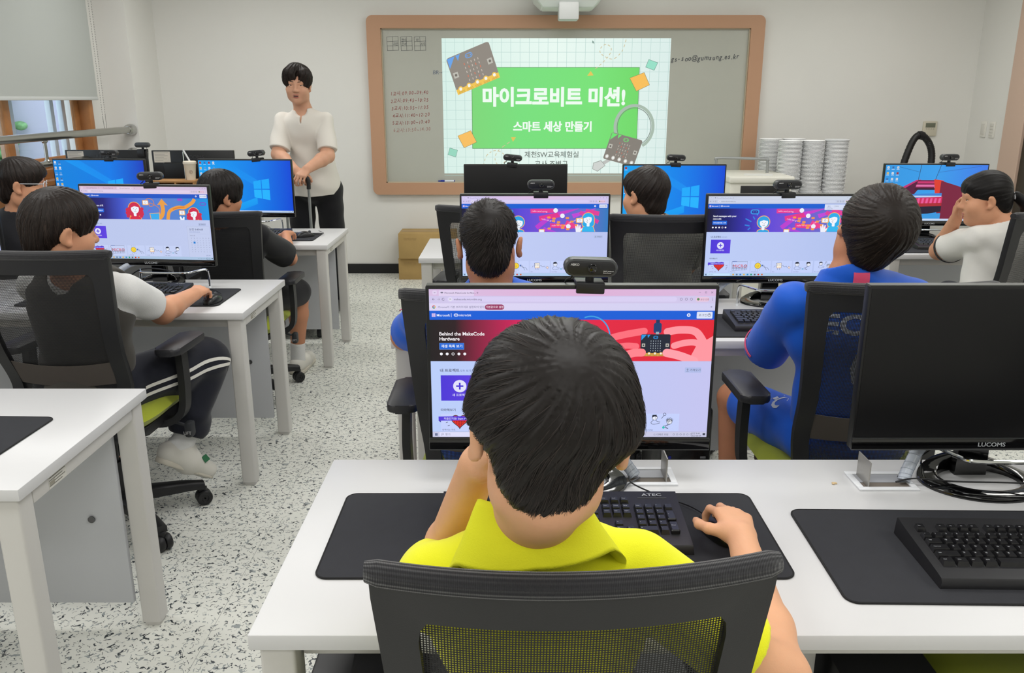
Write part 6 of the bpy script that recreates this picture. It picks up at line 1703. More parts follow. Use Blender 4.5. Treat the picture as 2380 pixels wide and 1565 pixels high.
wire([(-1.68, 3.52, 0.723), (-1.58, 3.50, 0.80), (-1.46, 3.49, 0.80), (-1.44, 3.55, 0.76), (-1.45, 3.60, 0.79)], 'black cable bundle under the monitor with the calendar', 0.003)
wire([(-1.42, 5.02, 0.724), (-1.34, 5.0, 0.73), (-1.24, 4.99, 0.726), (-1.15, 4.97, 0.724)], 'thin black cable behind the mouse in front of the standing man', 0.0016)
bm = BM()
for k in range(5):
    ret = bmesh.ops.create_icosphere(bm, subdivisions=1, radius=0.0035); bmesh.ops.scale(bm, vec=(1, 1, 0.4), verts=ret['verts']); bmesh.ops.translate(bm, vec=(math.cos(k * 1.9) * 0.0035, math.sin(k * 2.3) * 0.003, 0.0014), verts=ret['verts'])
tag(obj('crumb', bm, mat('crumb_tan', (196, 172, 132), 0.8), None, None, loc=(0.677, 1.612, DTOP)), 'tiny tan crumb on the nearest desk between the two cable ports', 'crumb')

# ------------------------------------------------------------------ chairs
chair(-1.43, 2.77, -3, 'mesh chair of the boy with the white sleeve, lime seat and caster in view')
c2 = chair(0.965, 2.31, 1, 'mesh chair of the boy with a pink back label, cut off by the switched-off monitor')
chair(-0.03, 2.23, 0, 'chair of the short-haired boy in blue, left armrest beside the red-banner monitor')
chair(0.62, 3.57, 0, 'mesh chair holding the boy in the grey shirt')
chair(-0.05, 3.83, -8, 'empty mesh chair behind the head of the short-haired boy in blue')
chair(-2.51, 4.10, -14, 'mesh chair behind the boy with glasses at the left edge')
def lowered(src, dz, keep=('base_arm', 'gas_lift')):
    """copy of a chair set lower on its gas lift (own meshes for the raised parts)"""
    r = src
    for ch in list(r.children):
        if ch.name.split('.')[0] in keep: continue
        ch.location.z += dz
    return r
lowered(chair(0.06, 1.13, 2.5, 'nearest mesh chair, its ribbed top edge in front of the yellow shirt'), -0.070)
lowered(chair(-1.41, 4.20, 0, 'mesh chair of the boy in black in front of the standing man'), -0.07)
lowered(chair(2.16, 3.83, 28, 'mesh chair turned sideways behind the girl'), -0.02)
lowered(chair(1.06, 1.49, 84, 'empty chair under the nearest desk, only its lime seat edge in view'), -0.03)

# ------------------------------------------------------------------ front of the room
def cardboard(x, y, z, w, d, h, label, top):
    r = empty('cardboard_box', (x, y, z), 0, label, 'box', 'cardboard boxes by the front wall')
    CB = mat('cardboard', (176, 146, 92), 0.8, mottle=0.05, mscale=9, bump=0.1, bscale=120)
    bm = BM(); bx(bm, (0, 0, h / 2), (w, d, h), 0.003, 2); obj('carton', bm, CB, r)
    bm = BM(); bx(bm, (0, 0, h + 0.0004), (w - 0.01, 0.004, 0.0012)); bx(bm, (0, 0, h + 0.0006), (w - 0.02, 0.05, 0.0006)); obj('packing_tape', bm, mat('tape_tan', (160, 130, 82), 0.35), r)
    pn = Panel(100, 34)
    for k in range(3): pn.line([(10 + k * 28, 8), (34 + k * 28, 9), (30 + k * 28, 26), (12 + k * 28, 25), (10 + k * 28, 8)], 2, (150, 120, 74)); pn.rect(15 + k * 28, 15, 14, 3, (150, 120, 74))
    pn.build('carton_print', 0.13, 0.036, PRINT, r, 0.00001, (-w / 2 + 0.10, -d / 2 - 0.0004, h * 0.78))
    return r
cardboard(-0.74, 7.20, 0.0, 0.46, 0.26, 0.185, 'cardboard box on the floor by the front wall, lower of the two', False)
cardboard(-0.72, 7.18, 0.187, 0.48, 0.29, 0.215, 'cardboard box stacked on top of the other by the front wall', True)

lc = empty('equipment_lectern', (1.86, 6.62, 0), 0, 'white lectern cabinet with a black front panel and grey rail, beside the foam bowls', 'lectern')
LW_ = mat('lectern_white', (226, 224, 214), 0.45)
bm = BM(); bx(bm, (0, 0, 0.455), (0.46, 0.56, 0.87), 0.006, 2); bx(bm, (0, 0, 0.02), (0.42, 0.52, 0.04)); obj('cabinet', bm, LW_, lc)
bm = BM(); bx(bm, (0, -0.005, 0.915), (0.49, 0.60, 0.05), 0.014, 3); obj('lid', bm, LW_, lc)
bm = BM(); bx(bm, (0.03, -0.2815, 0.66), (0.36, 0.004, 0.42), 0.001); obj('front_panel', bm, mat('lectern_black', (20, 20, 22), 0.3), lc)
bm = BM()
for k in range(7): bx(bm, (-0.2305, -0.12, 0.80 - k * 0.016), (0.002, 0.09, 0.006))
obj('side_vent', bm, mat('vent_grey', (150, 154, 152), 0.6), lc)
bm = BM(); tube(bm, spline([(-0.24, 0.16, 0.93), (-0.24, 0.16, 1.02), (-0.22, 0.15, 1.045), (0.10, 0.03, 1.045), (0.125, 0.02, 1.03), (0.128, 0.02, 0.93)], 6), 0.011, 12); obj('handrail', bm, mat('rail_grey', (158, 160, 160), 0.35, 0.4), lc)
pn = Panel(10, 7); pn.rect(0, 0, 10, 7, (222, 224, 222)); pn.rect(1, 1, 6, 0.7, (150, 150, 150)); pn.rect(1, 2.6, 8, 0.5, (160, 160, 160)); pn.rect(1, 4, 7, 0.5, (160, 160, 160))
pp = BM(); bx(pp, (0, 0, 0.0012), (0.21, 0.148, 0.0024)); po_ = tag(obj('paper_sheet', pp, mat('paper_white', (226, 226, 222), 0.7), None, None, loc=(1.87, 6.46, 0.9405), rot=(0, 0, R(-18))), 'sheet of paper lying on the white lectern', 'paper')

tb = empty('side_table', (2.36, 6.84, 0), 0, 'white side table under the stacks of foam bowls', 'table')
bm = BM(); bx(bm, (0, 0, 0.735), (0.74, 0.6, 0.025), 0.003); obj('tabletop', bm, DESKW, tb)
for sx in (-1, 1):
    for sy in (-1, 1):
        bm = BM(); bx(bm, (sx * 0.34, sy * 0.27, 0.361), (0.04, 0.04, 0.722), 0.004); obj('leg', bm, DLEG, tb)
bowl0 = None
def bowl(x, y, z):
    global bowl0
    if bowl0 is None:
        bm = BM(); lathe(bm, [(0.0005, 0.0), (0.05, 0.0), (0.058, 0.004), (0.082, 0.048), (0.089, 0.050), (0.0905, 0.0525), (0.089, 0.055), (0.083, 0.0535), (0.079, 0.049), (0.055, 0.007), (0.0005, 0.004)], 28)
        bowl0 = obj('foam_bowl', bm, mat('foam_white', (246, 247, 248), 0.5), None, 60)
        tag(bowl0, 'white foam bowl in the tall stacks right of the white lectern', 'bowl', 'stacked white foam bowls'); bowl0.location = (x, y, z); return bowl0
    o = bowl0.copy(); COL.objects.link(o); o.location = (x, y, z); return o
for (x, y, n, s_) in ((2.165, 6.68, 40, 1), (2.345, 6.70, 40, 1), (2.525, 6.68, 40, 1), (2.10, 6.98, 40, 1), (2.29, 6.99, 40, 1)):
    for k in range(n): bowl(x + 0.0015 * math.sin(k * 2.1), y, 0.748 + k * 0.0098)
bm = BM(); lathe(bm, [(0.0005, 0.004), (0.07, 0.004), (0.085, 0.0), (0.094, 0.0), (0.094, 0.005), (0.085, 0.009), (0.0005, 0.009)], 32)
tag(obj('bowl_lid', bm, mat('lid_white', (214, 216, 218), 0.4), None, 60, loc=(2.525, 6.68, 0.748 + 39 * 0.0098 + 0.056)), 'flat white lid on top of the right-hand stack of foam bowls', 'lid')

vc = empty('vacuum_cleaner', (3.26, 6.95, 0), 0, 'vacuum cleaner whose black hose arches against the wall below the thermostat', 'vacuum cleaner')
bm = BM(); lathe(bm, [(0.001, 0.09), (0.17, 0.09), (0.18, 0.11), (0.18, 0.44), (0.17, 0.47), (0.12, 0.56), (0.001, 0.58)], 28); obj('canister', bm, mat('vacuum_grey', (90, 92, 96), 0.4), vc)
for k in range(4):
    bm = BM(); a = k * PI / 2 + 0.4; lathe(bm, [(0.001, -0.012), (0.028, -0.012), (0.03, 0), (0.028, 0.012), (0.001, 0.012)], 16, 'x', (0.14 * math.cos(a), 0.14 * math.sin(a), 0.03)); bx(bm, (0.14 * math.cos(a), 0.14 * math.sin(a), 0.075), (0.03, 0.03, 0.04), 0.004); obj('wheel', bm, PLAS, vc)
bm = BM()
path = spline([(-0.14, -0.1, 0.50), (-0.15, -0.06, 0.62), (-0.125, -0.05, 0.80), (-0.095, -0.05, 1.0), (-0.04, -0.04, 1.17), (0.02, -0.03, 1.215), (0.09, -0.03, 1.16), (0.125, -0.04, 1.06), (0.12, -0.05, 0.9), (0.10, -0.05, 0.7), (0.08, -0.05, 0.56)], 14)
tube(bm, path, [0.026 + 0.0022 * (i % 2) for i in range(len(path))], 14); obj('hose', bm, mat('hose_black', (24, 24, 26), 0.45), vc)
bm = BM(); tube(bm, [path[66], path[70], path[74]], 0.033, 14); obj('hose_collar', bm, PLAS, vc)

wbx = empty('wooden_box', (-2.29, 5.80, DTOP), 0, 'small wooden two-compartment box under the paper cup', 'box')
WB = mat('plywood', (182, 134, 84), 0.55, mottle=0.08, mscale=20)
bm = BM(); w, d, h, t = 0.30, 0.16, 0.245, 0.012
bx(bm, (0, 0, t / 2), (w, d, t)); bx(bm, (0, 0, h - t / 2), (w, d, t), 0.001); bx(bm, (0, d / 2 - t / 2, h / 2), (w, t, h - 2 * t))
for x in (-w / 2 + t / 2, 0.02, w / 2 - t / 2): bx(bm, (x, 0, h / 2), (t, d, h - 2 * t))
obj('carcass', bm, WB, wbx)
bm = BM(); bx(bm, (-0.055, -0.01, 0.09), (0.10, 0.12, 0.15), 0.004); bx(bm, (0.08, -0.01, 0.08), (0.09, 0.12, 0.13), 0.004); obj('contents', bm, mat('box_contents', (44, 40, 40), 0.5), wbx)
cup = empty('paper_cup', (-2.185, 5.79, DTOP + 0.2455), 0, 'cream paper cup with a straw, on the wooden box', 'cup')
bm = BM(); lathe(bm, [(0.001, 0.0), (0.029, 0.0), (0.040, 0.105), (0.0425, 0.108), (0.041, 0.111), (0.038, 0.108), (0.028, 0.004), (0.001, 0.003)], 28); obj('cup_wall', bm, mat('cup_cream', (232, 220, 198), 0.6), cup)
bm = BM(); lathe(bm, [(0.0425, 0.106), (0.044, 0.109), (0.043, 0.122), (0.036, 0.126), (0.001, 0.126)], 28); obj('lid', bm, mat('cup_lid', (236, 226, 208), 0.4), cup)
bm = BM(); tube(bm, [(0.005, 0, 0.12), (-0.035, 0, 0.20)], 0.006, 10); obj('straw', bm, mat('straw_white', (222, 224, 224), 0.4), cup)
pn = Panel(20, 20); pn.ring(10, 10, 8, 1.4, (150, 110, 90)); pn.curve([(8, 15), (7, 10), (10, 6), (13, 9), (9, 12)], 1.4, (150, 110, 90))
pn.build('cup_emblem', 0.026, 0.026, PRINT, cup, 0.000005, (0.016, -0.0345, 0.055), (R(-6), 0, R(24)))
pen = empty('pen', (-2.226, 5.80, DTOP + 0.2455), 0, 'slim silver pen standing against the paper cup', 'pen'); 
bm = BM(); tube(bm, [(0, 0, 0), (-0.012, 0.03, 0.185)], 0.0035, 8); obj('barrel', bm, STEEL, pen)
# ------------------------------------------------------------------ the people
HB = hair_mat('black_hair', (33, 28, 26)); HB2 = hair_mat('brown_black_hair', (41, 33, 29))
def finish_person(f, label, skin, loc):
    o = f.mesh('person', skin, None, (loc[0], loc[1], 0)); o.location = (loc[0], loc[1], 0)
    return tag(o, label, 'person')
def O(loc): return (loc[0], loc[1], 0)
SHORT = dict(prims=[((0, -0.014, 0.042), (0.083, 0.102, 0.091)), ((0, 0.045, 0.062), (0.072, 0.055, 0.050)), ((0, -0.066, -0.038), (0.058, 0.040, 0.055), 0.03)],
             subs=[((0, 0.112, -0.048), (0.080, 0.066, 0.100)), ((0.088, 0.006, -0.020), (0.030, 0.036, 0.040)), ((-0.088, 0.006, -0.020), (0.030, 0.036, 0.040)), ((0, 0.06, -0.08), (0.10, 0.085, 0.06))],
             cuts=[((0, 0, -0.088), (0, 0.35, -1))])

# ---- 1. the boy in the yellow polo shirt, nearest the camera
def boy_yellow():
    loc = (0.05, 1.13); org = O(loc)
    skin = skin_mat('skin_warm', (222, 168, 132)); h = 0.0034
    H = Head((0.044, 0.890, 1.132), 5, 10, 6, 0.93)
    J = dict(shL=(-0.100, 0.985, 0.870), shR=(0.165, 0.985, 0.892), neck=(0.030, 0.955, 0.985), waist=(0.045, 1.03, 0.70), pelvis=(0.05, 1.06, 0.55), depth=0.078)
    elR, wrR = (0.368, 0.975, 0.738), (0.392, 1.285, 0.778); elL, wrL = (-0.115, 1.20, 0.765), (-0.045, 1.02, 1.035)
    f = Field(h)
    torso(f, J, 0, hips=False)
    f.cap((0.020, 0.955, 0.985), H.P((0, -0.024, -0.060)), 0.053, 0.051, 0.03)
    H.add_to(f, 1.20)
    arm(f, J['shR'], elR, wrR, (0.046, 0.037, 0.035, 0.0235)); arm(f, J['shL'], elL, wrL, (0.046, 0.037, 0.035, 0.025))
    add_hand(f, wrR, (0.0, 1.0, 0.10), (0.10, -0.05, 1.0), True, 0.90, (42, 40, 44, 50), (38, 40, 42, 44), 9, 0.85, 0.25)
    add_hand(f, wrL, (0.35, -0.55, 0.75), (-0.8, 0.2, -0.3), False, 0.84, (30, 34, 38, 42), (40, 40, 40, 40), 4, 0.3, 0.2)
    for x, kx in ((-0.03, -0.04), (0.13, 0.16)): f.chain([(x, 1.10, 0.53), (kx, 1.44, 0.50), (kx, 1.40, 0.10)], [0.062, 0.047, 0.03], 0.02); f.cap((kx, 1.40, 0.06), (kx, 1.53, 0.035), 0.033, 0.03, 0.02)
    f.cap((0.05, 1.06, 0.60), (0.05, 1.07, 0.55), 0.10, 0.10, 0.04)
    b = finish_person(f, 'boy in a yellow polo shirt seen from behind, right hand on a mouse', skin, loc)
    face_parts(H, b, org)
    # finger and thumb nails would be hidden; shirt
    YL = cloth('yellow_pique', (236, 236, 36), 0.85, 0.35, 700)
    s = Field(0.0045); torso(s, J, 0.013)
    s.group(sleeve_field(h, J['shR'], elR, 0.72, 0.058, 0.058)); s.group(sleeve_field(h, J['shL'], elL, 0.6, 0.060, 0.060))
    s.sub_cap((0.022, 0.955, 0.95), (0.028, 0.94, 1.10), 0.057, 0.057, 0.004)
    s.cut((0.024, 0.955, 0.996), (0, 0.3, 1)); s.cut((0, 0, 0.50), (0, 0, -1))
    sh = s.mesh('polo_shirt', YL, b, org, noise=wrinkle(1, 0.0022, 22))
    # folded collar: band round the neck that leans outward and folds down
    bm = BM(); n = 64; a_ = Vector((0.024, 0.953, 0.983)); up = Vector((-0.10, 0.30, 1)).normalized(); ex = Vector((1, 0.0, 0)); ex = (ex - up * ex.dot(up)).normalized(); ey = up.cross(ex)
    rings = []
    prof = [(0.060, 0.006), (0.0605, 0.026), (0.0625, 0.036), (0.0665, 0.038), (0.071, 0.030), (0.079, 0.006), (0.088, -0.024), (0.0895, -0.029), (0.085, -0.026), (0.075, 0.004), (0.067, 0.024), (0.064, 0.006)]
    for r_, z in prof:
        rg = []
        for k in range(n):
            t = 2 * PI * k / n; back = max(0, -math.sin(t)); side = abs(math.cos(t)); fr = max(0, math.sin(t) + 0.5)
            rr_ = 1 + 0.07 * side
            zz = z + 0.010 * side ** 2 - 0.075 * fr
            if z < 0.02 and r_ > 0.07: rr_ += 0.22 * side ** 1.5 * (r_ - 0.07) / 0.02; zz -= 0.006 * back + 0.004 * side
            rg.append(bm.verts.new(a_ + (ex * math.cos(t) + ey * math.sin(t)) * r_ * rr_ + up * zz))
        rings.append(rg)
    for p, q in zip(rings, rings[1:] + rings[:1]):
        for k in range(n): bm.faces.new((p[k], p[(k + 1) % n], q[(k + 1) % n], q[k]))
    bmesh.ops.translate(bm, vec=(-org[0], -org[1], 0), verts=bm.verts)
    obj('collar', bm, mat('yellow_rib', (232, 232, 34), 0.85, bump=0.3, bscale=500), sh, 180)
    tf = Field(0.007)
    for x, kx in ((-0.03, -0.04), (0.13, 0.16)): tf.chain([(x, 1.08, 0.53), (kx, 1.44, 0.50), (kx, 1.41, 0.20)], [0.082, 0.064, 0.052], 0.03)
    tf.ell((0.05, 1.05, 0.545), (0.155, 0.12, 0.095), None, 0.04); tf.mesh('trousers', cloth('navy_cloth', (36, 38, 48)), b, org)
    for kx in (-0.04, 0.16):
        sf = Field(0.005); sf.cap((kx, 1.39, 0.045), (kx, 1.545, 0.038), 0.042, 0.036, 0.02); sf.cut((0, 0, 0.004), (0, 0, -1)); sf.mesh('shoe', cloth('shoe_white', (214, 212, 206), 0.6), b, org)
    # bowl cut with a clipped nape
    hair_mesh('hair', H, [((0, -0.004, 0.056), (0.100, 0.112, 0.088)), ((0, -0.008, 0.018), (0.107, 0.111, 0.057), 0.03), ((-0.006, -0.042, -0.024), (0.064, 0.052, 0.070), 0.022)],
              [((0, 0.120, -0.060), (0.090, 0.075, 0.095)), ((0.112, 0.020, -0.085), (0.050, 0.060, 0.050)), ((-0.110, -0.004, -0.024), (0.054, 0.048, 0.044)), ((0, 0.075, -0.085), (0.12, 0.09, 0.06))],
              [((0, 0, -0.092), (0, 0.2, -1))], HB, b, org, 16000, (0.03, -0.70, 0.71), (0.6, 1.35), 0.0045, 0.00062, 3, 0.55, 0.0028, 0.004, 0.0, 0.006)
    return b
boy_yellow()

def striped_sleeve(b, sh, el, t0, r, org, m, side):
    """thin band round a sleeve"""
    a = lerp(sh, el, t0); d = V3(*el) - V3(*sh); d /= np.linalg.norm(d)
    e1 = np.cross(d, side); e1 /= np.linalg.norm(e1); e2 = np.cross(d, e1)
    return a, d, e1, e2

BLUE = cloth('blue_jersey', (20, 90, 204), 0.55, 0.15, 600); PINK = cloth('pink_print', (226, 82, 120), 0.6); WHT = cloth('white_print_cloth', (196, 204, 220), 0.6)
def ring_band(name, sh, el, t, r, w, a0, a1, m, parent, org, up=(0, 0, 1)):
    a = lerp(sh, el, t); d = V3(*el) - V3(*sh); d /= np.linalg.norm(d); e1 = np.cross(d, V3(*up)); e1 /= np.linalg.norm(e1); e2 = np.cross(e1, d)
    bm = BM(); prev = None
    for k in range(25):
        q = R(a0 + (a1 - a0) * k / 24); o_ = e1 * math.cos(q) + e2 * math.sin(q)
        cur = [bm.verts.new(Vector(tuple(a + o_ * rr_ + d * x - V3(*org)))) for rr_, x in ((r, -w / 2), (r + 0.0025, -w / 2), (r + 0.0025, w / 2), (r, w / 2))]
        if prev:
            for j in range(4): bm.faces.new((prev[j], prev[(j + 1) % 4], cur[(j + 1) % 4], cur[j]))
        prev = cur
    return obj(name, bm, m, parent, 60)

# ---- 2. boy in blue, back label pink, right of the centre
def boy_label():
    loc = (0.965, 2.31); org = O(loc); skin = skin_mat('skin_tan', (188, 128, 96)); h = 0.0048
    H = Head((0.958, 2.220, 1.160), -9, -6, 20, 1.0)
    J = dict(shL=(0.775, 2.235, 0.955), shR=(1.095, 2.235, 0.965), neck=(0.905, 2.215, 1.055), waist=(0.955, 2.25, 0.72), pelvis=(0.965, 2.25, 0.58), depth=0.085)
    elL, wrL = (0.765, 2.44, 0.755), (0.90, 2.70, 0.765); elR, wrR = (1.17, 2.44, 0.755), (1.10, 2.70, 0.765)
    f = Field(h); torso(f, J)
    f.cap((0.905, 2.235, 1.01), H.P((0, -0.024, -0.060)), 0.052, 0.050, 0.03); H.add_to(f)
    for sh, el, wr, rt in ((J['shL'], elL, wrL, False), (J['shR'], elR, wrR, True)):
        arm(f, sh, el, wr); add_hand(f, wr, (0.1, 1, 0), (0, 0, 1), rt, 0.86)
    knees = ((0.745, 2.66), (1.13, 2.68))
    for (kx, ky), hx in zip(knees, (0.87, 1.05)): f.chain([(hx, 2.30, 0.55), (kx, ky, 0.53), (kx, ky - 0.06, 0.10)], [0.07, 0.05, 0.033], 0.02); f.cap((kx, ky - 0.06, 0.06), (kx, ky + 0.07, 0.035), 0.034, 0.03, 0.02)
    b = finish_person(f, 'boy in a blue shirt with a pink back label, head tilted to the right', skin, loc); face_parts(H, b, org)
    s = Field(0.0048); torso(s, J, 0.016)
    s.group(sleeve_field(h, J['shL'], elL, 0.93, 0.066, 0.066)); s.group(sleeve_field(h, J['shR'], elR, 0.93, 0.066, 0.066))
    s.cap((0.900, 2.226, 0.98), (0.905, 2.218, 1.045), 0.084, 0.066, 0.02)
    s.sub_cap((0.905, 2.237, 1.02), H.P((0, -0.026, -0.03)), 0.054, 0.058, 0.004); s.cut((0.905, 2.22, 1.062), (0, 0.35, 1)); s.cut((0, 0, 0.52), (0, 0, -1))
    sh = s.mesh('shirt', BLUE, b, org, noise=wrinkle(2, 0.003, 20))
    dgm = BVHTree.FromPolygons([v.co.copy() for v in sh.data.vertices], [tuple(q.vertices) for q in sh.data.polygons])
    # pink label below the collar
    gx = np.linspace(-0.021, 0.021, 7); gz = np.linspace(-0.035, 0.035, 9); v = [(a, c) for a in gx for c in gz]; fc = [(i * 9 + j, (i + 1) * 9 + j, (i + 1) * 9 + j + 1, i * 9 + j + 1) for i in range(6) for j in range(8)]
    obj('back_label', decal_poly('l', v, fc, dgm, org, (0.912, 2.12, 1.028), (1, 0, 0), (0, 0, 1), PINK, 0.0022), PINK, sh, 180)
    v = [(0.006 * math.cos(R(60 * k)) * 1.3, 0.006 * math.sin(R(60 * k)) * 1.3) for k in range(6)]
    obj('label_emblem', decal_poly('l', v, [tuple(range(6))], dgm, org, (0.912, 2.12, 1.008), (1, 0, 0), (0, 0, 1), WHT, 0.0036), cloth('emblem_dark', (60, 40, 80)), sh, None)
    for tx, p, sz in (('ECI', (0.885, 2.10, 0.925), 0.075), ('0', (0.97, 2.10, 0.80), 0.20)):
        obj('back_lettering', decal_text('t', tx, sz, sh, org, p, (1, 0, 0), (0, 0, 1), WHT, 0.03, 1.2), WHT, sh, None)
    ring_band('sleeve_stripe', J['shL'], elL, 0.84, 0.0685, 0.008, 20, 150, PINK, sh, org, (0, 1, 0))
    ring_band('sleeve_stripe', J['shL'], elL, 0.84, 0.0685, 0.008, 150, 215, PINK, sh, org, (0, 1, 0))
    t = Field(0.006)
    for (kx, ky), hx in zip(knees, (0.87, 1.05)): t.chain([(hx, 2.27, 0.555), tuple(lerp((hx, 2.30, 0.55), (kx, ky, 0.53), 0.75))], [0.088, 0.076], 0.03)
    t.ell((0.965, 2.25, 0.56), (0.165, 0.125, 0.085), None, 0.04)
    sh2 = t.mesh('shorts', BLUE, b, org, noise=wrinkle(5, 0.003, 24))
    bv2 = BVHTree.FromPolygons([q.co.copy() for q in sh2.data.vertices], [tuple(q.vertices) for q in sh2.data.polygons])
    v, fc = text_geom('FC', 0.03); v = v * 0.06
    obj('leg_lettering', decal_poly('t', v, fc, bv2, org, (0.80, 2.42, 0.60), (0.35, -0.94, 0), (0.94 * .3, 0.35 * .3, 1), WHT, 0.002), WHT, sh2, None)
    for kx, ky in knees:
        sf = Field(0.006); sf.cap((kx, ky - 0.07, 0.045), (kx, ky + 0.085, 0.038), 0.043, 0.037, 0.02); sf.cut((0, 0, 0.004), (0, 0, -1)); sf.mesh('shoe', cloth('shoe_white', (214, 212, 206), 0.6), b, org)
    hair_mesh('hair', H, SHORT['prims'] + [((0, -0.024, 0.028), (0.098, 0.100, 0.092), 0.02)], SHORT['subs'], SHORT['cuts'], HB2, b, org, 8000, (-0.02, -0.80, 0.60), (0.35, 0.9), 0.0035, 0.0008, 5, 0.9, 0.0032, 0.003, 0, 0.006)
boy_label()

# ---- 3. boy in blue, short hair, elbow on the desk corner
def boy_short():
    loc = (-0.03, 2.23); org = O(loc); skin = skin_mat('skin_tan', (188, 128, 96)); h = 0.0048
    H = Head((-0.062, 2.29, 1.112), -2, 4, -2, 0.96)
    J = dict(shL=(-0.205, 2.33, 0.925), shR=(0.085, 2.32, 0.925), neck=(-0.055, 2.285, 0.985), waist=(-0.04, 2.22, 0.71), pelvis=(-0.03, 2.20, 0.58), depth=0.083)
    elL, wrL = (-0.345, 2.60, 0.762), (-0.14, 2.82, 0.765); elR, wrR = (0.20, 2.56, 0.76), (0.13, 2.82, 0.765)
    f = Field(h); torso(f, J); f.cap((-0.056, 2.285, 0.97), H.P((0, -0.024, -0.055)), 0.053, 0.051, 0.03); H.add_to(f, 1.12)
    for sh, el, wr, rt in ((J['shL'], elL, wrL, False), (J['shR'], elR, wrR, True)):
        arm(f, sh, el, wr, (0.046, 0.042, 0.036, 0.023)); add_hand(f, wr, (0.3, 1, 0) if not rt else (-0.1, 1, 0), (0, 0, 1), rt, 0.86)
    knees = ((-0.12, 2.64), (0.07, 2.64))
    for (kx, ky), hx in zip(knees, (-0.11, 0.05)): f.chain([(hx, 2.25, 0.55), (kx, ky, 0.53), (kx, ky - 0.05, 0.10)], [0.07, 0.05, 0.033], 0.02); f.cap((kx, ky - 0.05, 0.06), (kx, ky + 0.08, 0.035), 0.034, 0.03, 0.02)
    b = finish_person(f, 'short-haired boy in a blue shirt with his elbow on the desk corner', skin, loc); face_parts(H, b, org)
    s = Field(0.0048); torso(s, J, 0.016); s.group(sleeve_field(h, J['shL'], elL, 0.80, 0.064, 0.068)); s.group(sleeve_field(h, J['shR'], elR, 0.80, 0.064, 0.066))
    s.sub_cap((-0.056, 2.285, 0.95), H.P((0, -0.026, -0.03)), 0.058, 0.064, 0.004); s.cut((0, 0, 0.52), (0, 0, -1))
    sh = s.mesh('shirt', BLUE, b, org, noise=wrinkle(3, 0.0042, 26))
    ring_band('sleeve_stripe', J['shL'], elL, 0.70, 0.0705, 0.009, -10, 120, PINK, sh, org)
    dgm = BVHTree.FromPolygons([v.co.copy() for v in sh.data.vertices], [tuple(q.vertices) for q in sh.data.polygons])
    gx = np.linspace(-0.021, 0.021, 7); gz = np.linspace(-0.035, 0.035, 9); v = [(a, c) for a in gx for c in gz]; fc = [(i * 9 + j, (i + 1) * 9 + j, (i + 1) * 9 + j + 1, i * 9 + j + 1) for i in range(6) for j in range(8)]
    obj('back_label', decal_poly('l', v, fc, dgm, org, (-0.045, 2.18, 0.96), (1, 0, 0), (0, 0, 1), PINK, 0.0022), PINK, sh, 180)
    t = Field(0.007)
    for (kx, ky), hx in zip(knees, (-0.11, 0.05)): t.chain([(hx, 2.22, 0.555), tuple(lerp((hx, 2.25, 0.55), (kx, ky, 0.53), 0.75))], [0.088, 0.074], 0.03)
    t.ell((-0.03, 2.20, 0.56), (0.16, 0.12, 0.085), None, 0.04); t.mesh('shorts', BLUE, b, org)
    for kx, ky in knees:
        sf = Field(0.006); sf.cap((kx, ky - 0.06, 0.045), (kx, ky + 0.095, 0.038), 0.043, 0.037, 0.02); sf.cut((0, 0, 0.004), (0, 0, -1)); sf.mesh('shoe', cloth('shoe_white', (214, 212, 206), 0.6), b, org)
    hair_mesh('hair', H, [((0, -0.014, 0.042), (0.079, 0.099, 0.088)), ((0, 0.045, 0.062), (0.070, 0.052, 0.048)), ((0, -0.066, -0.030), (0.058, 0.040, 0.055), 0.03)], SHORT['subs'], [((0, 0, -0.080), (0, 0.25, -1))], HB, b, org, 7000, (0.10, -0.72, 0.68), (0.15, 0.55), 0.0085, 0.0008, 8, 0.9, 0.0032, 0.002, 0, 0.004)
boy_short()

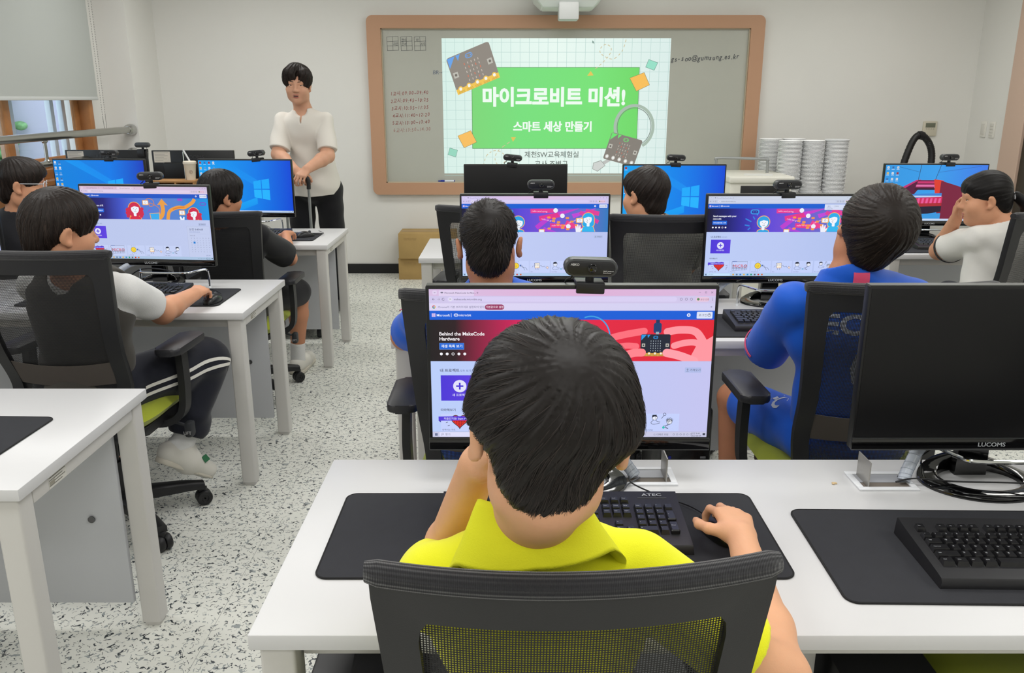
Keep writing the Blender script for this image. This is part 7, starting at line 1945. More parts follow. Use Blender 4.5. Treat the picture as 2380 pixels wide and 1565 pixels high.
# ---- 4. boy in the grey shirt, third row
def boy_grey():
    loc = (0.62, 3.57); org = O(loc); skin = skin_mat('skin_fair', (214, 156, 122)); h = 0.0055
    H = Head((0.552, 3.52, 1.108), 38, 4, 4, 0.93)
    J = dict(shL=(0.46, 3.52, 0.94), shR=(0.755, 3.50, 0.93), neck=(0.585, 3.48, 1.0), waist=(0.62, 3.49, 0.71), pelvis=(0.62, 3.50, 0.58), depth=0.085)
    elL, wrL = (0.45, 3.80, 0.77), (0.58, 4.10, 0.775); elR, wrR = (0.80, 3.78, 0.76), (0.85, 4.10, 0.775)
    f = Field(h); torso(f, J); f.cap((0.587, 3.48, 0.98), H.P((0, -0.024, -0.055)), 0.051, 0.049, 0.03); H.add_to(f, 1.05)
    for sh, el, wr, rt in ((J['shL'], elL, wrL, False), (J['shR'], elR, wrR, True)): arm(f, sh, el, wr); add_hand(f, wr, (0, 1, -0.02), (0, 0, 1), rt, 0.85)
    for kx, hx in ((0.52, 0.54), (0.74, 0.70)): f.chain([(hx, 3.54, 0.55), (kx, 3.92, 0.53), (kx, 3.88, 0.10)], [0.07, 0.05, 0.033], 0.02); f.cap((kx, 3.88, 0.06), (kx, 4.0, 0.035), 0.034, 0.03, 0.02)
    b = finish_person(f, 'boy in a dark grey shirt turning left, seen over his mesh chair', skin, loc); face_parts(H, b, org)
    s = Field(0.0055); torso(s, J, 0.016); s.group(sleeve_field(h, J['shL'], elL, 0.7, 0.062, 0.062)); s.group(sleeve_field(h, J['shR'], elR, 0.7, 0.062, 0.062))
    s.sub_cap((0.587, 3.48, 0.95), H.P((0, -0.026, -0.03)), 0.056, 0.06, 0.004); s.cut((0, 0, 0.52), (0, 0, -1)); s.mesh('shirt', cloth('grey_shirt', (150, 150, 142)), b, org, noise=wrinkle(4, 0.003, 22))
    t = Field(0.008)
    for kx, hx in ((0.52, 0.54), (0.74, 0.70)): t.chain([(hx, 3.52, 0.555), (kx, 3.92, 0.53), (kx, 3.885, 0.18)], [0.085, 0.066, 0.05], 0.03)
    t.ell((0.62, 3.50, 0.56), (0.16, 0.12, 0.085), None, 0.04); t.mesh('trousers', cloth('navy_cloth', (36, 38, 48)), b, org)
    for kx in (0.52, 0.74):
        sf = Field(0.007); sf.cap((kx, 3.87, 0.045), (kx, 4.02, 0.038), 0.043, 0.037, 0.02); sf.cut((0, 0, 0.004), (0, 0, -1)); sf.mesh('shoe', cloth('shoe_white', (214, 212, 206), 0.6), b, org)
    hair_mesh('hair', H, SHORT['prims'] + [((0, -0.03, 0.04), (0.088, 0.090, 0.088), 0.02)], SHORT['subs'], SHORT['cuts'], HB2, b, org, 5000, (0.05, -0.45, 0.88), (0.5, 1.1), 0.003, 0.0009, 9, 0.4, 0.0036, 0.003, 0, 0.007)
boy_grey()

# ---- 5. girl in the white T-shirt, hand to her face
def girl():
    loc = (2.16, 3.83); org = O(loc); skin = skin_mat('skin_fair', (214, 156, 122)); h = 0.0055
    H = Head((2.150, 3.84, 1.058), 72, 8, 0, 1.0)
    J = dict(shL=(2.13, 3.80, 0.885), shR=(2.40, 3.86, 0.905), neck=(2.235, 3.80, 0.955), waist=(2.23, 3.83, 0.70), pelvis=(2.20, 3.80, 0.57), depth=0.095)
    elL, wrL = (2.155, 4.19, 0.76), (2.115, 4.00, 0.945); elR, wrR = (2.45, 4.1, 0.76), (2.40, 4.36, 0.77)
    f = Field(h); torso(f, J); f.cap((2.225, 3.805, 0.945), H.P((0, -0.026, -0.055)), 0.052, 0.052, 0.03); H.add_to(f, 1.05, 1.06)
    arm(f, J['shL'], elL, wrL, (0.05, 0.044, 0.040, 0.028)); arm(f, J['shR'], elR, wrR)
    add_hand(f, wrL, (-0.05, -0.30, 0.9), (-0.5, 0.75, 0.2), False, 0.90, (20, 24, 28, 34), (40, 40, 40, 40), 4, 0.25, 0.1); add_hand(f, wrR, (0, 1, 0), (0, 0, 1), True, 0.85)
    for kx, hx in ((2.02, 2.12), (2.24, 2.28)): f.chain([(hx, 3.86, 0.54), (kx, 4.2, 0.52), (kx, 4.16, 0.10)], [0.075, 0.055, 0.035], 0.02); f.cap((kx, 4.16, 0.06), (kx - 0.02, 4.28, 0.035), 0.034, 0.03, 0.02)
    b = finish_person(f, 'girl in a white T-shirt with black trim resting her cheek on her hand', skin, loc); face_parts(H, b, org, brow=False)
    WT = cloth('white_tshirt', (230, 228, 222)); TR = cloth('black_trim', (28, 28, 30))
    s = Field(0.0052); torso(s, J, 0.018); s.group(sleeve_field(h, J['shL'], elL, 0.72, 0.066, 0.074)); s.group(sleeve_field(h, J['shR'], elR, 0.7, 0.064, 0.068))
    s.sub_cap((2.223, 3.806, 0.92), H.P((0, -0.028, -0.03)), 0.060, 0.064, 0.004); s.cut((2.23, 3.80, 0.975), (-0.3, 0.1, 1)); s.cut((0, 0, 0.50), (0, 0, -1)); sh = s.mesh('tshirt', WT, b, org, noise=wrinkle(6, 0.0035, 24))
    ring_band('sleeve_trim', J['shL'], elL, 0.71, 0.0742, 0.016, 0, 360, TR, sh, org); ring_band('sleeve_trim', J['shR'], elR, 0.72, 0.069, 0.016, 0, 360, TR, sh, org)
    ring_band('neck_trim', (2.223, 3.806, 0.935), H.P((0, -0.028, -0.055)), 0.12, 0.061, 0.012, 0, 360, TR, sh, org, (0, 1, 0))
    t = Field(0.008)
    for kx, hx in ((2.02, 2.12), (2.24, 2.28)): t.chain([(hx, 3.84, 0.55), (kx, 4.2, 0.525), (kx, 4.165, 0.18)], [0.09, 0.07, 0.052], 0.03)
    t.ell((2.20, 3.80, 0.55), (0.165, 0.125, 0.085), None, 0.04); t.mesh('trousers', cloth('navy_cloth', (36, 38, 48)), b, org)
    for kx in (2.02, 2.24):
        sf = Field(0.007); sf.cap((kx, 4.15, 0.045), (kx - 0.02, 4.30, 0.038), 0.043, 0.037, 0.02); sf.cut((0, 0, 0.004), (0, 0, -1)); sf.mesh('shoe', cloth('shoe_white', (214, 212, 206), 0.6), b, org)
    hm = hair_mat('jet_hair', (26, 23, 23))
    hair_mesh('hair', H, [((0, -0.014, 0.042), (0.081, 0.100, 0.089)), ((0, 0.045, 0.060), (0.070, 0.050, 0.046)), ((0, -0.070, -0.020), (0.062, 0.042, 0.065), 0.03)],
              [((0, 0.105, -0.050), (0.086, 0.066, 0.092)), ((0.090, 0.020, -0.030), (0.034, 0.046, 0.044)), ((-0.090, 0.020, -0.030), (0.034, 0.046, 0.044)), ((0, 0.06, -0.085), (0.10, 0.09, 0.06))], [((0, 0, -0.075), (0, 0.5, -1))], hm, b, org, 5000, (0, -0.90, 0.15), (0.4, 1.2), 0.0012, 0.0008, 12, 0.05, 0.0036, 0.001, 0, 0.004)
    a = H.P((0, -0.105, 0.0)); pf = Field(0.005); pf.chain([tuple(a), tuple(H.P((0, -0.128, 0.0))), tuple(H.P((-0.005, -0.155, -0.025))), tuple(H.P((-0.01, -0.165, -0.07))), tuple(H.P((-0.01, -0.155, -0.12)))], [0.014, 0.020, 0.026, 0.022, 0.006], 0.012)
    pf.mesh('ponytail', hm, b, org, noise=wrinkle(7, 0.002, 90))
    bm = BM(); c = H.P((0, -0.118, 0.0)); e1, e2 = H.D((1, 0, 0)), H.D((0, 0, 1)); tube(bm, [Vector(tuple(c + (e1 * math.cos(q) + e2 * math.sin(q)) * 0.016 - V3(*org))) for q in np.linspace(0, 2 * PI, 16, endpoint=False)], 0.005, 8, True); obj('hair_tie', bm, mat('hair_tie_pale', (196, 196, 200), 0.6), b, 180)
girl()

# ---- 6. boy with the white sleeve and striped trousers
def boy_stripes():
    loc = (-1.43, 2.77); org = O(loc); skin = skin_mat('skin_fair', (214, 156, 122)); h = 0.004
    H = Head((-1.395, 2.585, 1.105), -44, 8, 2, 1.0)
    J = dict(shL=(-1.56, 2.70, 0.905), shR=(-1.265, 2.68, 0.895), neck=(-1.41, 2.655, 0.965), waist=(-1.42, 2.68, 0.71), pelvis=(-1.43, 2.69, 0.58), depth=0.09)
    elR, wrR = (-1.240, 2.885, 0.770), (-1.212, 3.115, 0.782); elL, wrL = (-1.53, 2.98, 0.76), (-1.42, 2.765, 0.945)
    f = Field(h); torso(f, J); f.cap((-1.41, 2.655, 0.945), H.P((0, -0.024, -0.058)), 0.053, 0.051, 0.03); H.add_to(f, 1.05, 1.05)
    arm(f, J['shR'], elR, wrR, (0.048, 0.041, 0.038, 0.026)); arm(f, J['shL'], elL, wrL, (0.046, 0.040, 0.036, 0.025))
    add_hand(f, wrR, (0.10, 1.0, 0.06), (0.15, -0.05, 1.0), True, 0.90, (38, 36, 40, 46), (38, 40, 42, 44), 6, 0.7, 0.2)
    add_hand(f, wrL, (0.45, -0.35, 0.75), (-0.3, 0.9, 0.2), False, 0.88, (35, 38, 42, 46), (55, 55, 55, 55), 4, 0.4, 0.1)
    knR, anR, heR, toR = (-1.155, 3.03, 0.55), (-1.222, 2.90, 0.275), (-1.262, 2.855, 0.245), (-1.172, 2.965, 0.125)
    f.chain([(-1.34, 2.72, 0.55), knR, anR], [0.075, 0.055, 0.035], 0.02); f.cap(anR, heR, 0.035, 0.03, 0.02); f.cap(heR, toR, 0.03, 0.026, 0.02)
    f.chain([(-1.52, 2.72, 0.55), (-1.56, 3.05, 0.54), (-1.56, 3.0, 0.1)], [0.075, 0.055, 0.034], 0.02); f.cap((-1.56, 3.0, 0.06), (-1.56, 3.13, 0.035), 0.034, 0.03, 0.02)
    b = finish_person(f, 'boy with a white sleeve and striped dark trousers, hand on a mouse', skin, loc); face_parts(H, b, org)
    WT = cloth('grey_white_rib', (220, 220, 218), 0.85, 0.4, 400)
    s = Field(0.0048); torso(s, J, 0.012); s.group(sleeve_field(h, J['shR'], elR, 0.66, 0.058, 0.060)); s.group(sleeve_field(h, J['shL'], elL, 0.7, 0.060, 0.060))
    s.sub_cap((-1.41, 2.655, 0.915), H.P((0, -0.026, -0.03)), 0.058, 0.062, 0.004); s.cut((0, 0, 0.52), (0, 0, -1)); s.mesh('tshirt', WT, b, org, noise=wrinkle(8, 0.003, 26))
    v = Field(0.0055); torso(v, J, 0.021); v.sub_cap((-1.41, 2.655, 0.90), H.P((0, -0.026, -0.02)), 0.062, 0.066, 0.004); v.sub_cap(J['shR'], lerp(J['shR'], elR, 0.9), 0.068, 0.075, 0.01); v.sub_cap(J['shL'], lerp(J['shL'], elL, 0.9), 0.068, 0.07, 0.01); v.cut((0, 0, 0.50), (0, 0, -1))
    v.mesh('vest', cloth('vest_charcoal', (66, 63, 58)), b, org, noise=wrinkle(9, 0.004, 24))
    TB = cloth('navy_trousers', (28, 30, 40), 0.8)
    t = Field(0.005); hem = tuple(lerp(knR, anR, 0.72)); t.chain([(-1.34, 2.70, 0.555), tuple(lerp((-1.34, 2.70, 0.555), knR, 0.6)), knR, hem], [0.098, 0.088, 0.078, 0.070], 0.03)
    t.cap(hem, tuple(lerp(knR, anR, 0.80)), 0.076, 0.074, 0.008)
    d_ = V3(*anR) - V3(*knR); t.cut(lerp(knR, anR, 0.93), d_)
    t.chain([(-1.52, 2.70, 0.555), (-1.56, 3.05, 0.54), (-1.56, 3.01, 0.22)], [0.095, 0.078, 0.065], 0.03); t.ell((-1.43, 2.69, 0.56), (0.165, 0.125, 0.085), None, 0.04)
    tr = t.mesh('trousers', TB, b, org, noise=wrinkle(10, 0.0045, 26))
    bv = BVHTree.FromPolygons([q.co.copy() for q in tr.data.vertices], [tuple(q.vertices) for q in tr.data.polygons])
    SW_ = cloth('stripe_white', (222, 220, 212))
    def stripe(pts, dirs, w):
        bm = BM(); prev = None
        P_ = spline(pts, 8); D_ = spline(dirs, 8)
        for i, (p, d) in enumerate(zip(P_, D_)):
            d = Vector(d).normalized(); tg = (P_[min(i + 1, len(P_) - 1)] - P_[max(i - 1, 0)]).normalized(); sd = tg.cross(d).normalized(); row = []
            for s__ in (-1, 1):
                q = Vector(p) - Vector(org) + sd * w / 2 * s__; hit = bv.ray_cast(q + d * 0.22, -d)
                row.append(bm.verts.new((hit[0] if hit[0] is not None else q + d * 0.08) + d * 0.0022))
            if prev: bm.faces.new((prev[0], prev[1], row[1], row[0]))
            prev = row
        return obj('side_stripe', bm, SW_, tr, 180)
    for dz in (0.012, -0.016):
        stripe([(-1.27, 2.70, 0.545 + dz), (-1.22, 2.85, 0.55 + dz), (-1.17, 2.99, 0.55 + dz), (-1.15 + dz, 3.04, 0.50), (-1.175 + dz * 1.4, 2.985, 0.40), (-1.185 + dz * 1.4, 2.955, 0.355)], [(1, -0.55, 0), (1, -0.5, 0), (1, -0.2, 0.1), (1, 0.5, 0), (1, 0.7, 0), (1, 0.7, 0)], 0.012)
    SK = cloth('white_sock', (222, 222, 220), 0.9, 0.6, 300)
    k = Field(0.004); k.chain([tuple(lerp(knR, anR, 0.86)), anR, tuple(lerp(anR, heR, 0.5))], [0.040, 0.039, 0.038], 0.015); k.mesh('sock', SK, b, org)
    SHW = cloth('sneaker_white', (216, 213, 204), 0.6)
    k = Field(0.004); k.cap(heR, tuple(lerp(heR, toR, 0.5)), 0.043, 0.042, 0.02); k.cap(tuple(lerp(heR, toR, 0.5)), toR, 0.042, 0.034, 0.02); k.cap(anR, tuple(lerp(heR, toR, 0.45)), 0.036, 0.04, 0.03)
    shoe = k.mesh('shoe', SHW, b, org)
    dn = V3(-0.35, -0.45, -0.85); dn /= np.linalg.norm(dn)
    k = Field(0.004); k.cap(V3(*heR) + dn * 0.034, V3(*toR) + dn * 0.028, 0.036, 0.032, 0.01); k.cut(V3(*heR) + dn * 0.046, dn); k.cut(V3(*heR) + dn * 0.024, -dn); k.mesh('sole', cloth('sole_cream', (206, 200, 186), 0.6), shoe, org)
    bm = BM(); bx(bm, (0, 0, 0), (0.004, 0.022, 0.028), 0.001); o_ = obj('green_tag', bm, cloth('tag_green', (60, 120, 84)), shoe, None); o_.location = Vector((-1.158, 2.925, 0.190)) - Vector(org); o_.rotation_euler = (0.5, 0, -0.9)
    sf = Field(0.006); sf.cap((-1.56, 2.99, 0.045), (-1.56, 3.145, 0.038), 0.043, 0.037, 0.02); sf.cut((0, 0, 0.004), (0, 0, -1)); sf.mesh('shoe', SHW, b, org)
    hair_mesh('hair', H, SHORT['prims'] + [((0, 0.0, 0.045), (0.088, 0.098, 0.086), 0.02), ((0, -0.05, 0.02), (0.078, 0.066, 0.075), 0.02)], SHORT['subs'], SHORT['cuts'], HB2, b, org, 9000, (0.10, -0.35, 0.93), (0.6, 1.25), 0.004, 0.0007, 15, 0.5, 0.003, 0.004, 0, 0.008)
boy_stripes()

# ---- 7. boy in black, in front of the standing man
def boy_black():
    loc = (-1.41, 4.20); org = O(loc); skin = skin_mat('skin_tan2', (196, 138, 106)); h = 0.005
    H = Head((-1.392, 4.04, 1.045), -42, 6, 0, 0.98)
    J = dict(shL=(-1.55, 4.13, 0.845), shR=(-1.25, 4.11, 0.845), neck=(-1.395, 4.10, 0.925), waist=(-1.405, 4.12, 0.63), pelvis=(-1.41, 4.12, 0.50), depth=0.088)
    elR, wrR = (-1.175, 4.38, 0.685), (-1.25, 4.62, 0.775); elL, wrL = (-1.60, 4.38, 0.69), (-1.55, 4.62, 0.775)
    f = Field(h); torso(f, J); f.cap((-1.393, 4.10, 0.905), H.P((0, -0.024, -0.055)), 0.052, 0.05, 0.03); H.add_to(f, 1.05)
    for sh, el, wr, rt in ((J['shL'], elL, wrL, False), (J['shR'], elR, wrR, True)): arm(f, sh, el, wr); add_hand(f, wr, (0, 1, -0.02), (0, 0, 1), rt, 0.86)
    kR, aR = (-1.175, 4.52, 0.475), (-1.215, 4.545, 0.10)
    f.chain([(-1.33, 4.18, 0.48), kR, tuple(lerp(kR, aR, 0.35)), aR], [0.075, 0.054, 0.052, 0.034], 0.02); f.cap((-1.215, 4.545, 0.06), (-1.20, 4.68, 0.035), 0.034, 0.03, 0.02)
    f.chain([(-1.49, 4.18, 0.48), (-1.56, 4.54, 0.47), (-1.54, 4.50, 0.10)], [0.075, 0.054, 0.034], 0.02); f.cap((-1.54, 4.5, 0.06), (-1.54, 4.63, 0.035), 0.034, 0.03, 0.02)
    b = finish_person(f, 'boy in a black T-shirt and black shorts in front of the standing man', skin, loc); face_parts(H, b, org)
    BK = cloth('black_tshirt', (26, 26, 29)); s = Field(0.0052); torso(s, J, 0.017); s.group(sleeve_field(h, J['shR'], elR, 0.84, 0.063, 0.070)); s.group(sleeve_field(h, J['shL'], elL, 0.8, 0.063, 0.066))
    s.sub_cap((-1.393, 4.10, 0.88), H.P((0, -0.026, -0.03)), 0.058, 0.06, 0.004); s.cut((0, 0, 0.44), (0, 0, -1)); s.mesh('tshirt', BK, b, org, noise=wrinkle(11, 0.003, 24))
    t = Field(0.006); t.chain([(-1.33, 4.15, 0.485), tuple(lerp((-1.33, 4.18, 0.48), kR, 0.95))], [0.09, 0.078], 0.03); t.chain([(-1.49, 4.15, 0.485), (-1.55, 4.5, 0.475)], [0.09, 0.078], 0.03); t.ell((-1.41, 4.12, 0.49), (0.165, 0.125, 0.085), None, 0.04); sh = t.mesh('shorts', BK, b, org, noise=wrinkle(12, 0.003, 22))
    bv = BVHTree.FromPolygons([q.co.copy() for q in sh.data.vertices], [tuple(q.vertices) for q in sh.data.polygons]); v, fc = text_geom('ZA', 0.02); v = v * 0.05
    obj('shorts_print', decal_poly('p', v, fc, bv, org, (-1.19, 4.40, 0.55), (0.7, 0.7, 0), (0, 0, 1), None, 0.002), cloth('print_gold', (206, 176, 84)), sh, None)
    SK = cloth('white_sock', (222, 222, 220), 0.9, 0.6, 300); SHW = cloth('sneaker_white', (216, 213, 204), 0.6)
    for an, to, kk in ((aR, (-1.195, 4.715, 0.036), kR), ((-1.54, 4.50, 0.10), (-1.54, 4.66, 0.036), (-1.56, 4.54, 0.47))):
        k = Field(0.004); k.cap(tuple(lerp(kk, an, 0.82)), (an[0], an[1], 0.07), 0.041, 0.041, 0.015); so = k.mesh('sock', SK, b, org)
        k = Field(0.0045); he = (an[0], an[1] - 0.02, 0.045); k.cap(he, tuple(lerp(he, to, 0.55)), 0.045, 0.044, 0.02); k.cap(tuple(lerp(he, to, 0.55)), to, 0.044, 0.036, 0.02); k.cut((0, 0, 0.004), (0, 0, -1)); sn = k.mesh('shoe', SHW, b, org)
        k = Field(0.0045); k.cap((he[0], he[1], 0.02), (to[0], to[1] + 0.004, 0.02), 0.049, 0.041, 0.01); k.cut((0, 0, 0.002), (0, 0, -1)); k.cut((0, 0, 0.022), (0, 0, 1)); k.mesh('sole', cloth('sole_cream', (206, 200, 186), 0.6), sn, org)
    hair_mesh('hair', H, SHORT['prims'] + [((0, 0.0, 0.045), (0.089, 0.1, 0.088), 0.02), ((0, 0.02, 0.01), (0.088, 0.075, 0.05), 0.02)], SHORT['subs'][:1] + SHORT['subs'][3:] + [((0.09, 0.006, -0.045), (0.034, 0.04, 0.038)), ((-0.09, 0.006, -0.045), (0.034, 0.04, 0.038))], SHORT['cuts'], HB, b, org, 5000, (0.05, -0.3, 0.95), (0.6, 1.25), 0.004, 0.0009, 16, 0.5, 0.0036, 0.004, 0, 0.009)
boy_black()

# ---- 8. boy with glasses at the left edge
def boy_glasses():
    loc = (-2.47, 4.05); org = O(loc); skin = skin_mat('skin_fair', (214, 156, 122)); h = 0.005
    H = Head((-2.320, 4.02, 1.105), -68, 4, 0, 1.0)
    J = dict(shL=(-2.50, 4.07, 0.90), shR=(-2.22, 3.98, 0.90), neck=(-2.365, 4.02, 0.965), waist=(-2.42, 3.97, 0.69), pelvis=(-2.44, 3.97, 0.57), depth=0.088)
    elR, wrR = (-2.12, 4.26, 0.765), (-2.2, 4.52, 0.772); elL, wrL = (-2.55, 4.33, 0.765), (-2.45, 4.6, 0.772)
    f = Field(h); torso(f, J); f.cap((-2.362, 4.02, 0.95), H.P((0, -0.024, -0.055)), 0.051, 0.05, 0.03); H.add_to(f, 1.05)
    for sh, el, wr, rt in ((J['shL'], elL, wrL, False), (J['shR'], elR, wrR, True)): arm(f, sh, el, wr); add_hand(f, wr, (0, 1, -0.02), (0, 0, 1), rt, 0.86)
    for kx, hx in ((-2.34, -2.36), (-2.56, -2.52)): f.chain([(hx, 4.02, 0.54), (kx, 4.40, 0.52), (kx, 4.36, 0.10)], [0.07, 0.05, 0.033], 0.02); f.cap((kx, 4.36, 0.06), (kx, 4.48, 0.035), 0.034, 0.03, 0.02)
    b = finish_person(f, 'boy with clear-framed glasses in profile at the left edge', skin, loc); face_parts(H, b, org)
    s = Field(0.0055); torso(s, J, 0.016); s.group(sleeve_field(h, J['shR'], elR, 0.75, 0.062, 0.064)); s.group(sleeve_field(h, J['shL'], elL, 0.75, 0.062, 0.064))
    s.sub_cap((-2.362, 4.02, 0.925), H.P((0, -0.026, -0.03)), 0.056, 0.06, 0.004); s.cut((0, 0, 0.52), (0, 0, -1)); s.mesh('tshirt', cloth('charcoal_tshirt', (40, 40, 44)), b, org, noise=wrinkle(13, 0.003, 22))
    t = Field(0.008)
    for kx, hx in ((-2.34, -2.36), (-2.56, -2.52)): t.chain([(hx, 4.0, 0.55), (kx, 4.40, 0.525), (kx, 4.365, 0.18)], [0.085, 0.066, 0.05], 0.03)
    t.ell((-2.44, 3.97, 0.55), (0.16, 0.12, 0.085), None, 0.04); t.mesh('trousers', cloth('navy_cloth', (36, 38, 48)), b, org)
    for kx in (-2.34, -2.56):
        sf = Field(0.007); sf.cap((kx, 4.35, 0.045), (kx, 4.50, 0.038), 0.043, 0.037, 0.02); sf.cut((0, 0, 0.004), (0, 0, -1)); sf.mesh('shoe', cloth('shoe_white', (214, 212, 206), 0.6), b, org)
    hair_mesh('hair', H, SHORT['prims'] + [((0, 0.025, 0.05), (0.082, 0.078, 0.072), 0.02)], SHORT['subs'], SHORT['cuts'], HB2, b, org, 5000, (0.05, -0.35, 0.93), (0.6, 1.2), 0.003, 0.0009, 19, 0.4, 0.0036, 0.003, 0, 0.007)
    GF = mat('clear_frames', (214, 216, 222), 0.15, spec=0.6); oo = V3(*org)
    g_ = None
    for x in (-1, 1):
        bm = BM(); tube(bm, [Vector(tuple(H.P((x * 0.033 + 0.023 * math.cos(q), 0.100 - 0.006 * abs(math.cos(q)) * (1 if x * math.cos(q) > 0 else 0), 0.004 + 0.018 * math.sin(q))) - oo)) for q in np.linspace(0, 2 * PI, 24, endpoint=False)], 0.0019, 8, True)
        if x < 0: tube(bm, [Vector(tuple(H.P(p) - oo)) for p in ((-0.010, 0.101, 0.009), (0, 0.104, 0.011), (0.010, 0.101, 0.009))], 0.0018, 8)
        tube(bm, [Vector(tuple(H.P(p) - oo)) for p in ((x * 0.056, 0.094, 0.012), (x * 0.072, 0.080, 0.013), (x * 0.080, 0.0, 0.012), (x * 0.081, -0.014, 0.002))], 0.0018, 8)
        o_ = obj('glasses', bm, GF, b, 180) if g_ is None else obj('temple_and_rim', bm, GF, g_, 180)
        if g_ is None: g_ = o_
boy_glasses()

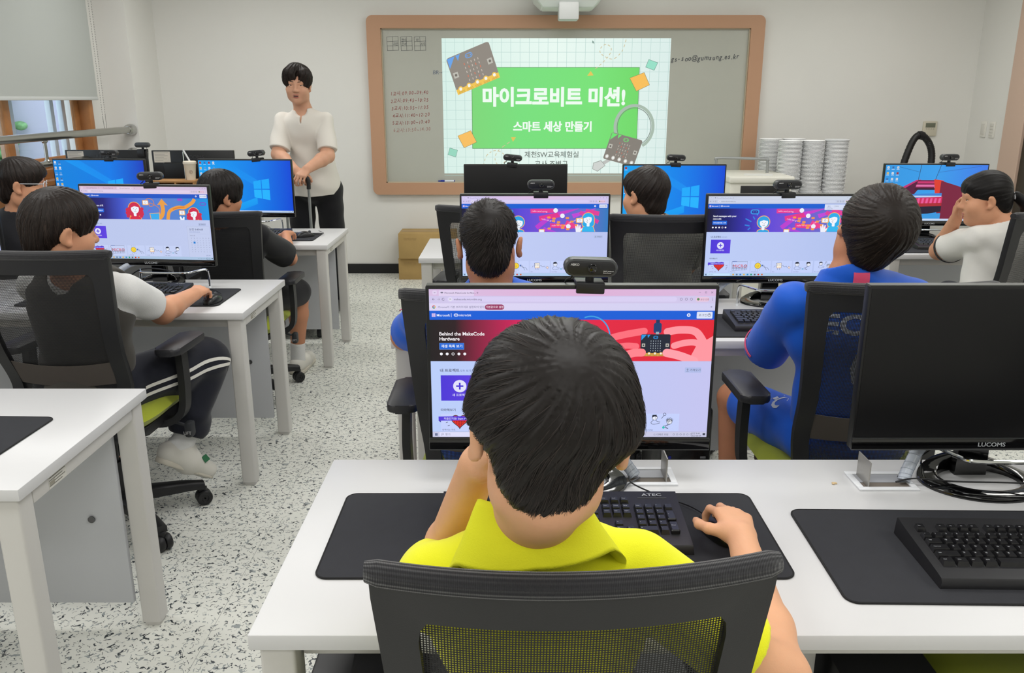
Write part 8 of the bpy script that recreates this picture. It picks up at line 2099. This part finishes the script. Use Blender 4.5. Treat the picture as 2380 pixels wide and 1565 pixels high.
# ---- 9. the man standing at the front, leaning on a cart handle
def man():
    loc = (-1.42, 5.92); org = O(loc); skin = skin_mat('skin_man', (206, 156, 128)); h = 0.0042
    H = Head((-1.425, 5.835, 1.582), 183, 6, 0, 1.0)
    H.M = np.array((Euler((0, 0, R(183))).to_matrix() @ Euler((R(-6), R(-3), 0)).to_matrix()))
    J = dict(shL=(-1.272, 5.90, 1.350), shR=(-1.558, 5.90, 1.350), neck=(-1.418, 5.895, 1.415), waist=(-1.40, 5.96, 1.09), pelvis=(-1.392, 6.0, 0.90), depth=0.10)
    elR, wrR = (-1.575, 5.78, 1.135), (-1.415, 5.575, 1.045); elL, wrL = (-1.245, 5.78, 1.125), (-1.335, 5.56, 1.055)
    f = Field(h); torso(f, J); f.cap((-1.418, 5.90, 1.43), H.P((0, -0.018, -0.065)), 0.058, 0.056, 0.03); H.add_to(f, 1.0, 1.02)
    arm(f, J['shR'], elR, wrR, (0.052, 0.046, 0.044, 0.030)); arm(f, J['shL'], elL, wrL, (0.052, 0.046, 0.044, 0.030))
    # both hands closed over the grip, the left laid over the right
    add_hand(f, wrR, (0.75, -0.45, -0.50), (0.1, -0.70, 0.75), True, 0.98, (46, 48, 52, 56), (60, 60, 60, 60), 4, 0.55, 0.5)
    add_hand(f, wrL, (-0.35, -0.55, -0.45), (-0.05, -0.70, 0.75), False, 0.98, (44, 48, 52, 56), (58, 58, 58, 58), 5, 0.5, 0.45)
    fx = ((-1.53, -1.50), (-1.29, -1.285))
    for hx, kx in fx: f.chain([(hx * 0.4 + -1.395 * 0.6 + (0.06 if hx > -1.4 else -0.06), 6.02, 0.88), (kx, 6.0, 0.48), (kx, 6.04, 0.08)], [0.085, 0.058, 0.038], 0.03); f.cap((kx, 6.05, 0.05), (kx, 5.88, 0.035), 0.036, 0.034, 0.02)
    b = finish_person(f, 'man in a cream henley shirt standing at the front, leaning on a cart handle', skin, loc)
    face_parts(H, b, org, open_mouth=True, lips=(170, 98, 88))
    CR = cloth('cream_henley', (218, 213, 204), 0.9, 0.25, 800)
    s = Field(0.0048); torso(s, J, 0.015)
    s.cap((-1.40, 5.96, 1.16), (-1.394, 5.99, 0.98), 0.125, 0.150, 0.05); s.cap((-1.392, 5.99, 0.98), (-1.392, 6.0, 0.86), 0.155, 0.165, 0.05)
    s.group(sleeve_field(h, J['shR'], elR, 0.84, 0.062, 0.067)); s.group(sleeve_field(h, J['shL'], elL, 0.84, 0.062, 0.067))
    s.sub_cap((-1.418, 5.90, 1.435), H.P((0, -0.02, -0.04)), 0.066, 0.076, 0.004); s.sub_ell((-1.419, 5.80, 1.425), (0.052, 0.06, 0.045), None, 0.006); s.sub_ell((-1.418, 5.79, 1.375), (0.007, 0.05, 0.045), None, 0.003)
    s.cut((0, 0, 0.845), (0, 0, -1)); sh = s.mesh('henley_shirt', CR, b, org, noise=wrinkle(14, 0.0058, 17))
    BT = cloth('black_trousers', (24, 24, 27)); t = Field(0.006)
    for hx, kx in fx: t.chain([(hx * 0.4 + -1.395 * 0.6 + (0.05 if hx > -1.4 else -0.05), 6.02, 0.88), (kx, 6.0, 0.48), (kx, 6.04, 0.09)], [0.102, 0.080, 0.066], 0.03)
    t.ell((-1.392, 5.995, 0.92), (0.162, 0.152, 0.14), None, 0.03); t.mesh('trousers', BT, b, org, noise=wrinkle(15, 0.0035, 20))
    for hx, kx in fx:
        sf = Field(0.006); sf.cap((kx, 6.08, 0.045), (kx, 5.84, 0.036), 0.046, 0.040, 0.02); sf.cut((0, 0, 0.004), (0, 0, -1)); sf.mesh('shoe', cloth('shoe_dark', (36, 34, 34), 0.5), b, org)
    hair_mesh('hair', H, [((0, -0.012, 0.048), (0.092, 0.106, 0.092)), ((0.034, 0.062, 0.082), (0.052, 0.040, 0.040), 0.02, (0, 0, -14)), ((-0.045, 0.058, 0.080), (0.044, 0.040, 0.040), 0.02), ((0.060, 0.040, 0.045), (0.034, 0.046, 0.050), 0.02), ((-0.062, 0.036, 0.045), (0.032, 0.046, 0.050), 0.02), ((0.010, 0.02, 0.115), (0.05, 0.06, 0.032), 0.02), ((0, -0.066, -0.03), (0.058, 0.040, 0.055), 0.03)],
              [((0, 0.112, -0.058), (0.084, 0.062, 0.110)), ((-0.012, 0.112, 0.066), (0.019, 0.040, 0.042), 0.01), ((0.092, 0.012, -0.036), (0.032, 0.04, 0.044)), ((-0.092, 0.012, -0.036), (0.032, 0.04, 0.044)), ((0, 0.06, -0.085), (0.10, 0.085, 0.06))],
              SHORT['cuts'], HB2, b, org, 6000, (-0.06, 0.05, 1.0), (0.6, 1.3), 0.004, 0.0009, 21, 0.25, 0.0034, 0.006, 0, 0.014)
man()

# the cart whose handle the man leans on
ct = empty('hand_cart', (-1.40, 5.52, 0), 0, 'folding hand cart with two silver rods under the man’s hands', 'cart')
AL = mat('cart_aluminium', (168, 172, 172), 0.3, 0.8)
bm = BM(); tube(bm, spline([(-0.076, 0, 0.93), (-0.076, 0, 0.985), (-0.055, 0, 1.004), (0.055, 0, 1.004), (0.076, 0, 0.985), (0.076, 0, 0.93)], 6), 0.0135, 12); obj('grip', bm, mat('grip_black', (28, 28, 30), 0.6), ct)
for x in (-0.076, 0.076):
    bm = BM(); tube(bm, [(x, 0, 0.60), (x, 0, 0.94)], 0.0095, 12); tube(bm, [(x, 0.0, 0.10), (x, 0, 0.62)], 0.0125, 12); rd = obj('rod', bm, AL, ct)
    bm = BM(); bx(bm, (x, 0, 0.62), (0.034, 0.03, 0.05), 0.004); 
    for z in (0.61, 0.63): bx(bm, (x, -0.0155, z), (0.007, 0.003, 0.007), 0.001)
    obj('clamp', bm, mat('clamp_grey', (150, 152, 152), 0.4), rd)
bm = BM(); bx(bm, (0, -0.14, 0.075), (0.34, 0.30, 0.016), 0.004); bx(bm, (0, 0.0, 0.10), (0.24, 0.03, 0.05), 0.004); obj('platform', bm, mat('grip_black', (28, 28, 30), 0.6), ct)
for x in (-0.15, 0.15):
    for y in (0.0, -0.26):
        bm = BM(); lathe(bm, [(0.004, -0.014), (0.03, -0.014), (0.034, -0.006), (0.034, 0.006), (0.03, 0.014), (0.004, 0.014)], 18, 'x', (x, y, 0.0342)); obj('wheel', bm, mat('grip_black', (28, 28, 30), 0.6), ct)
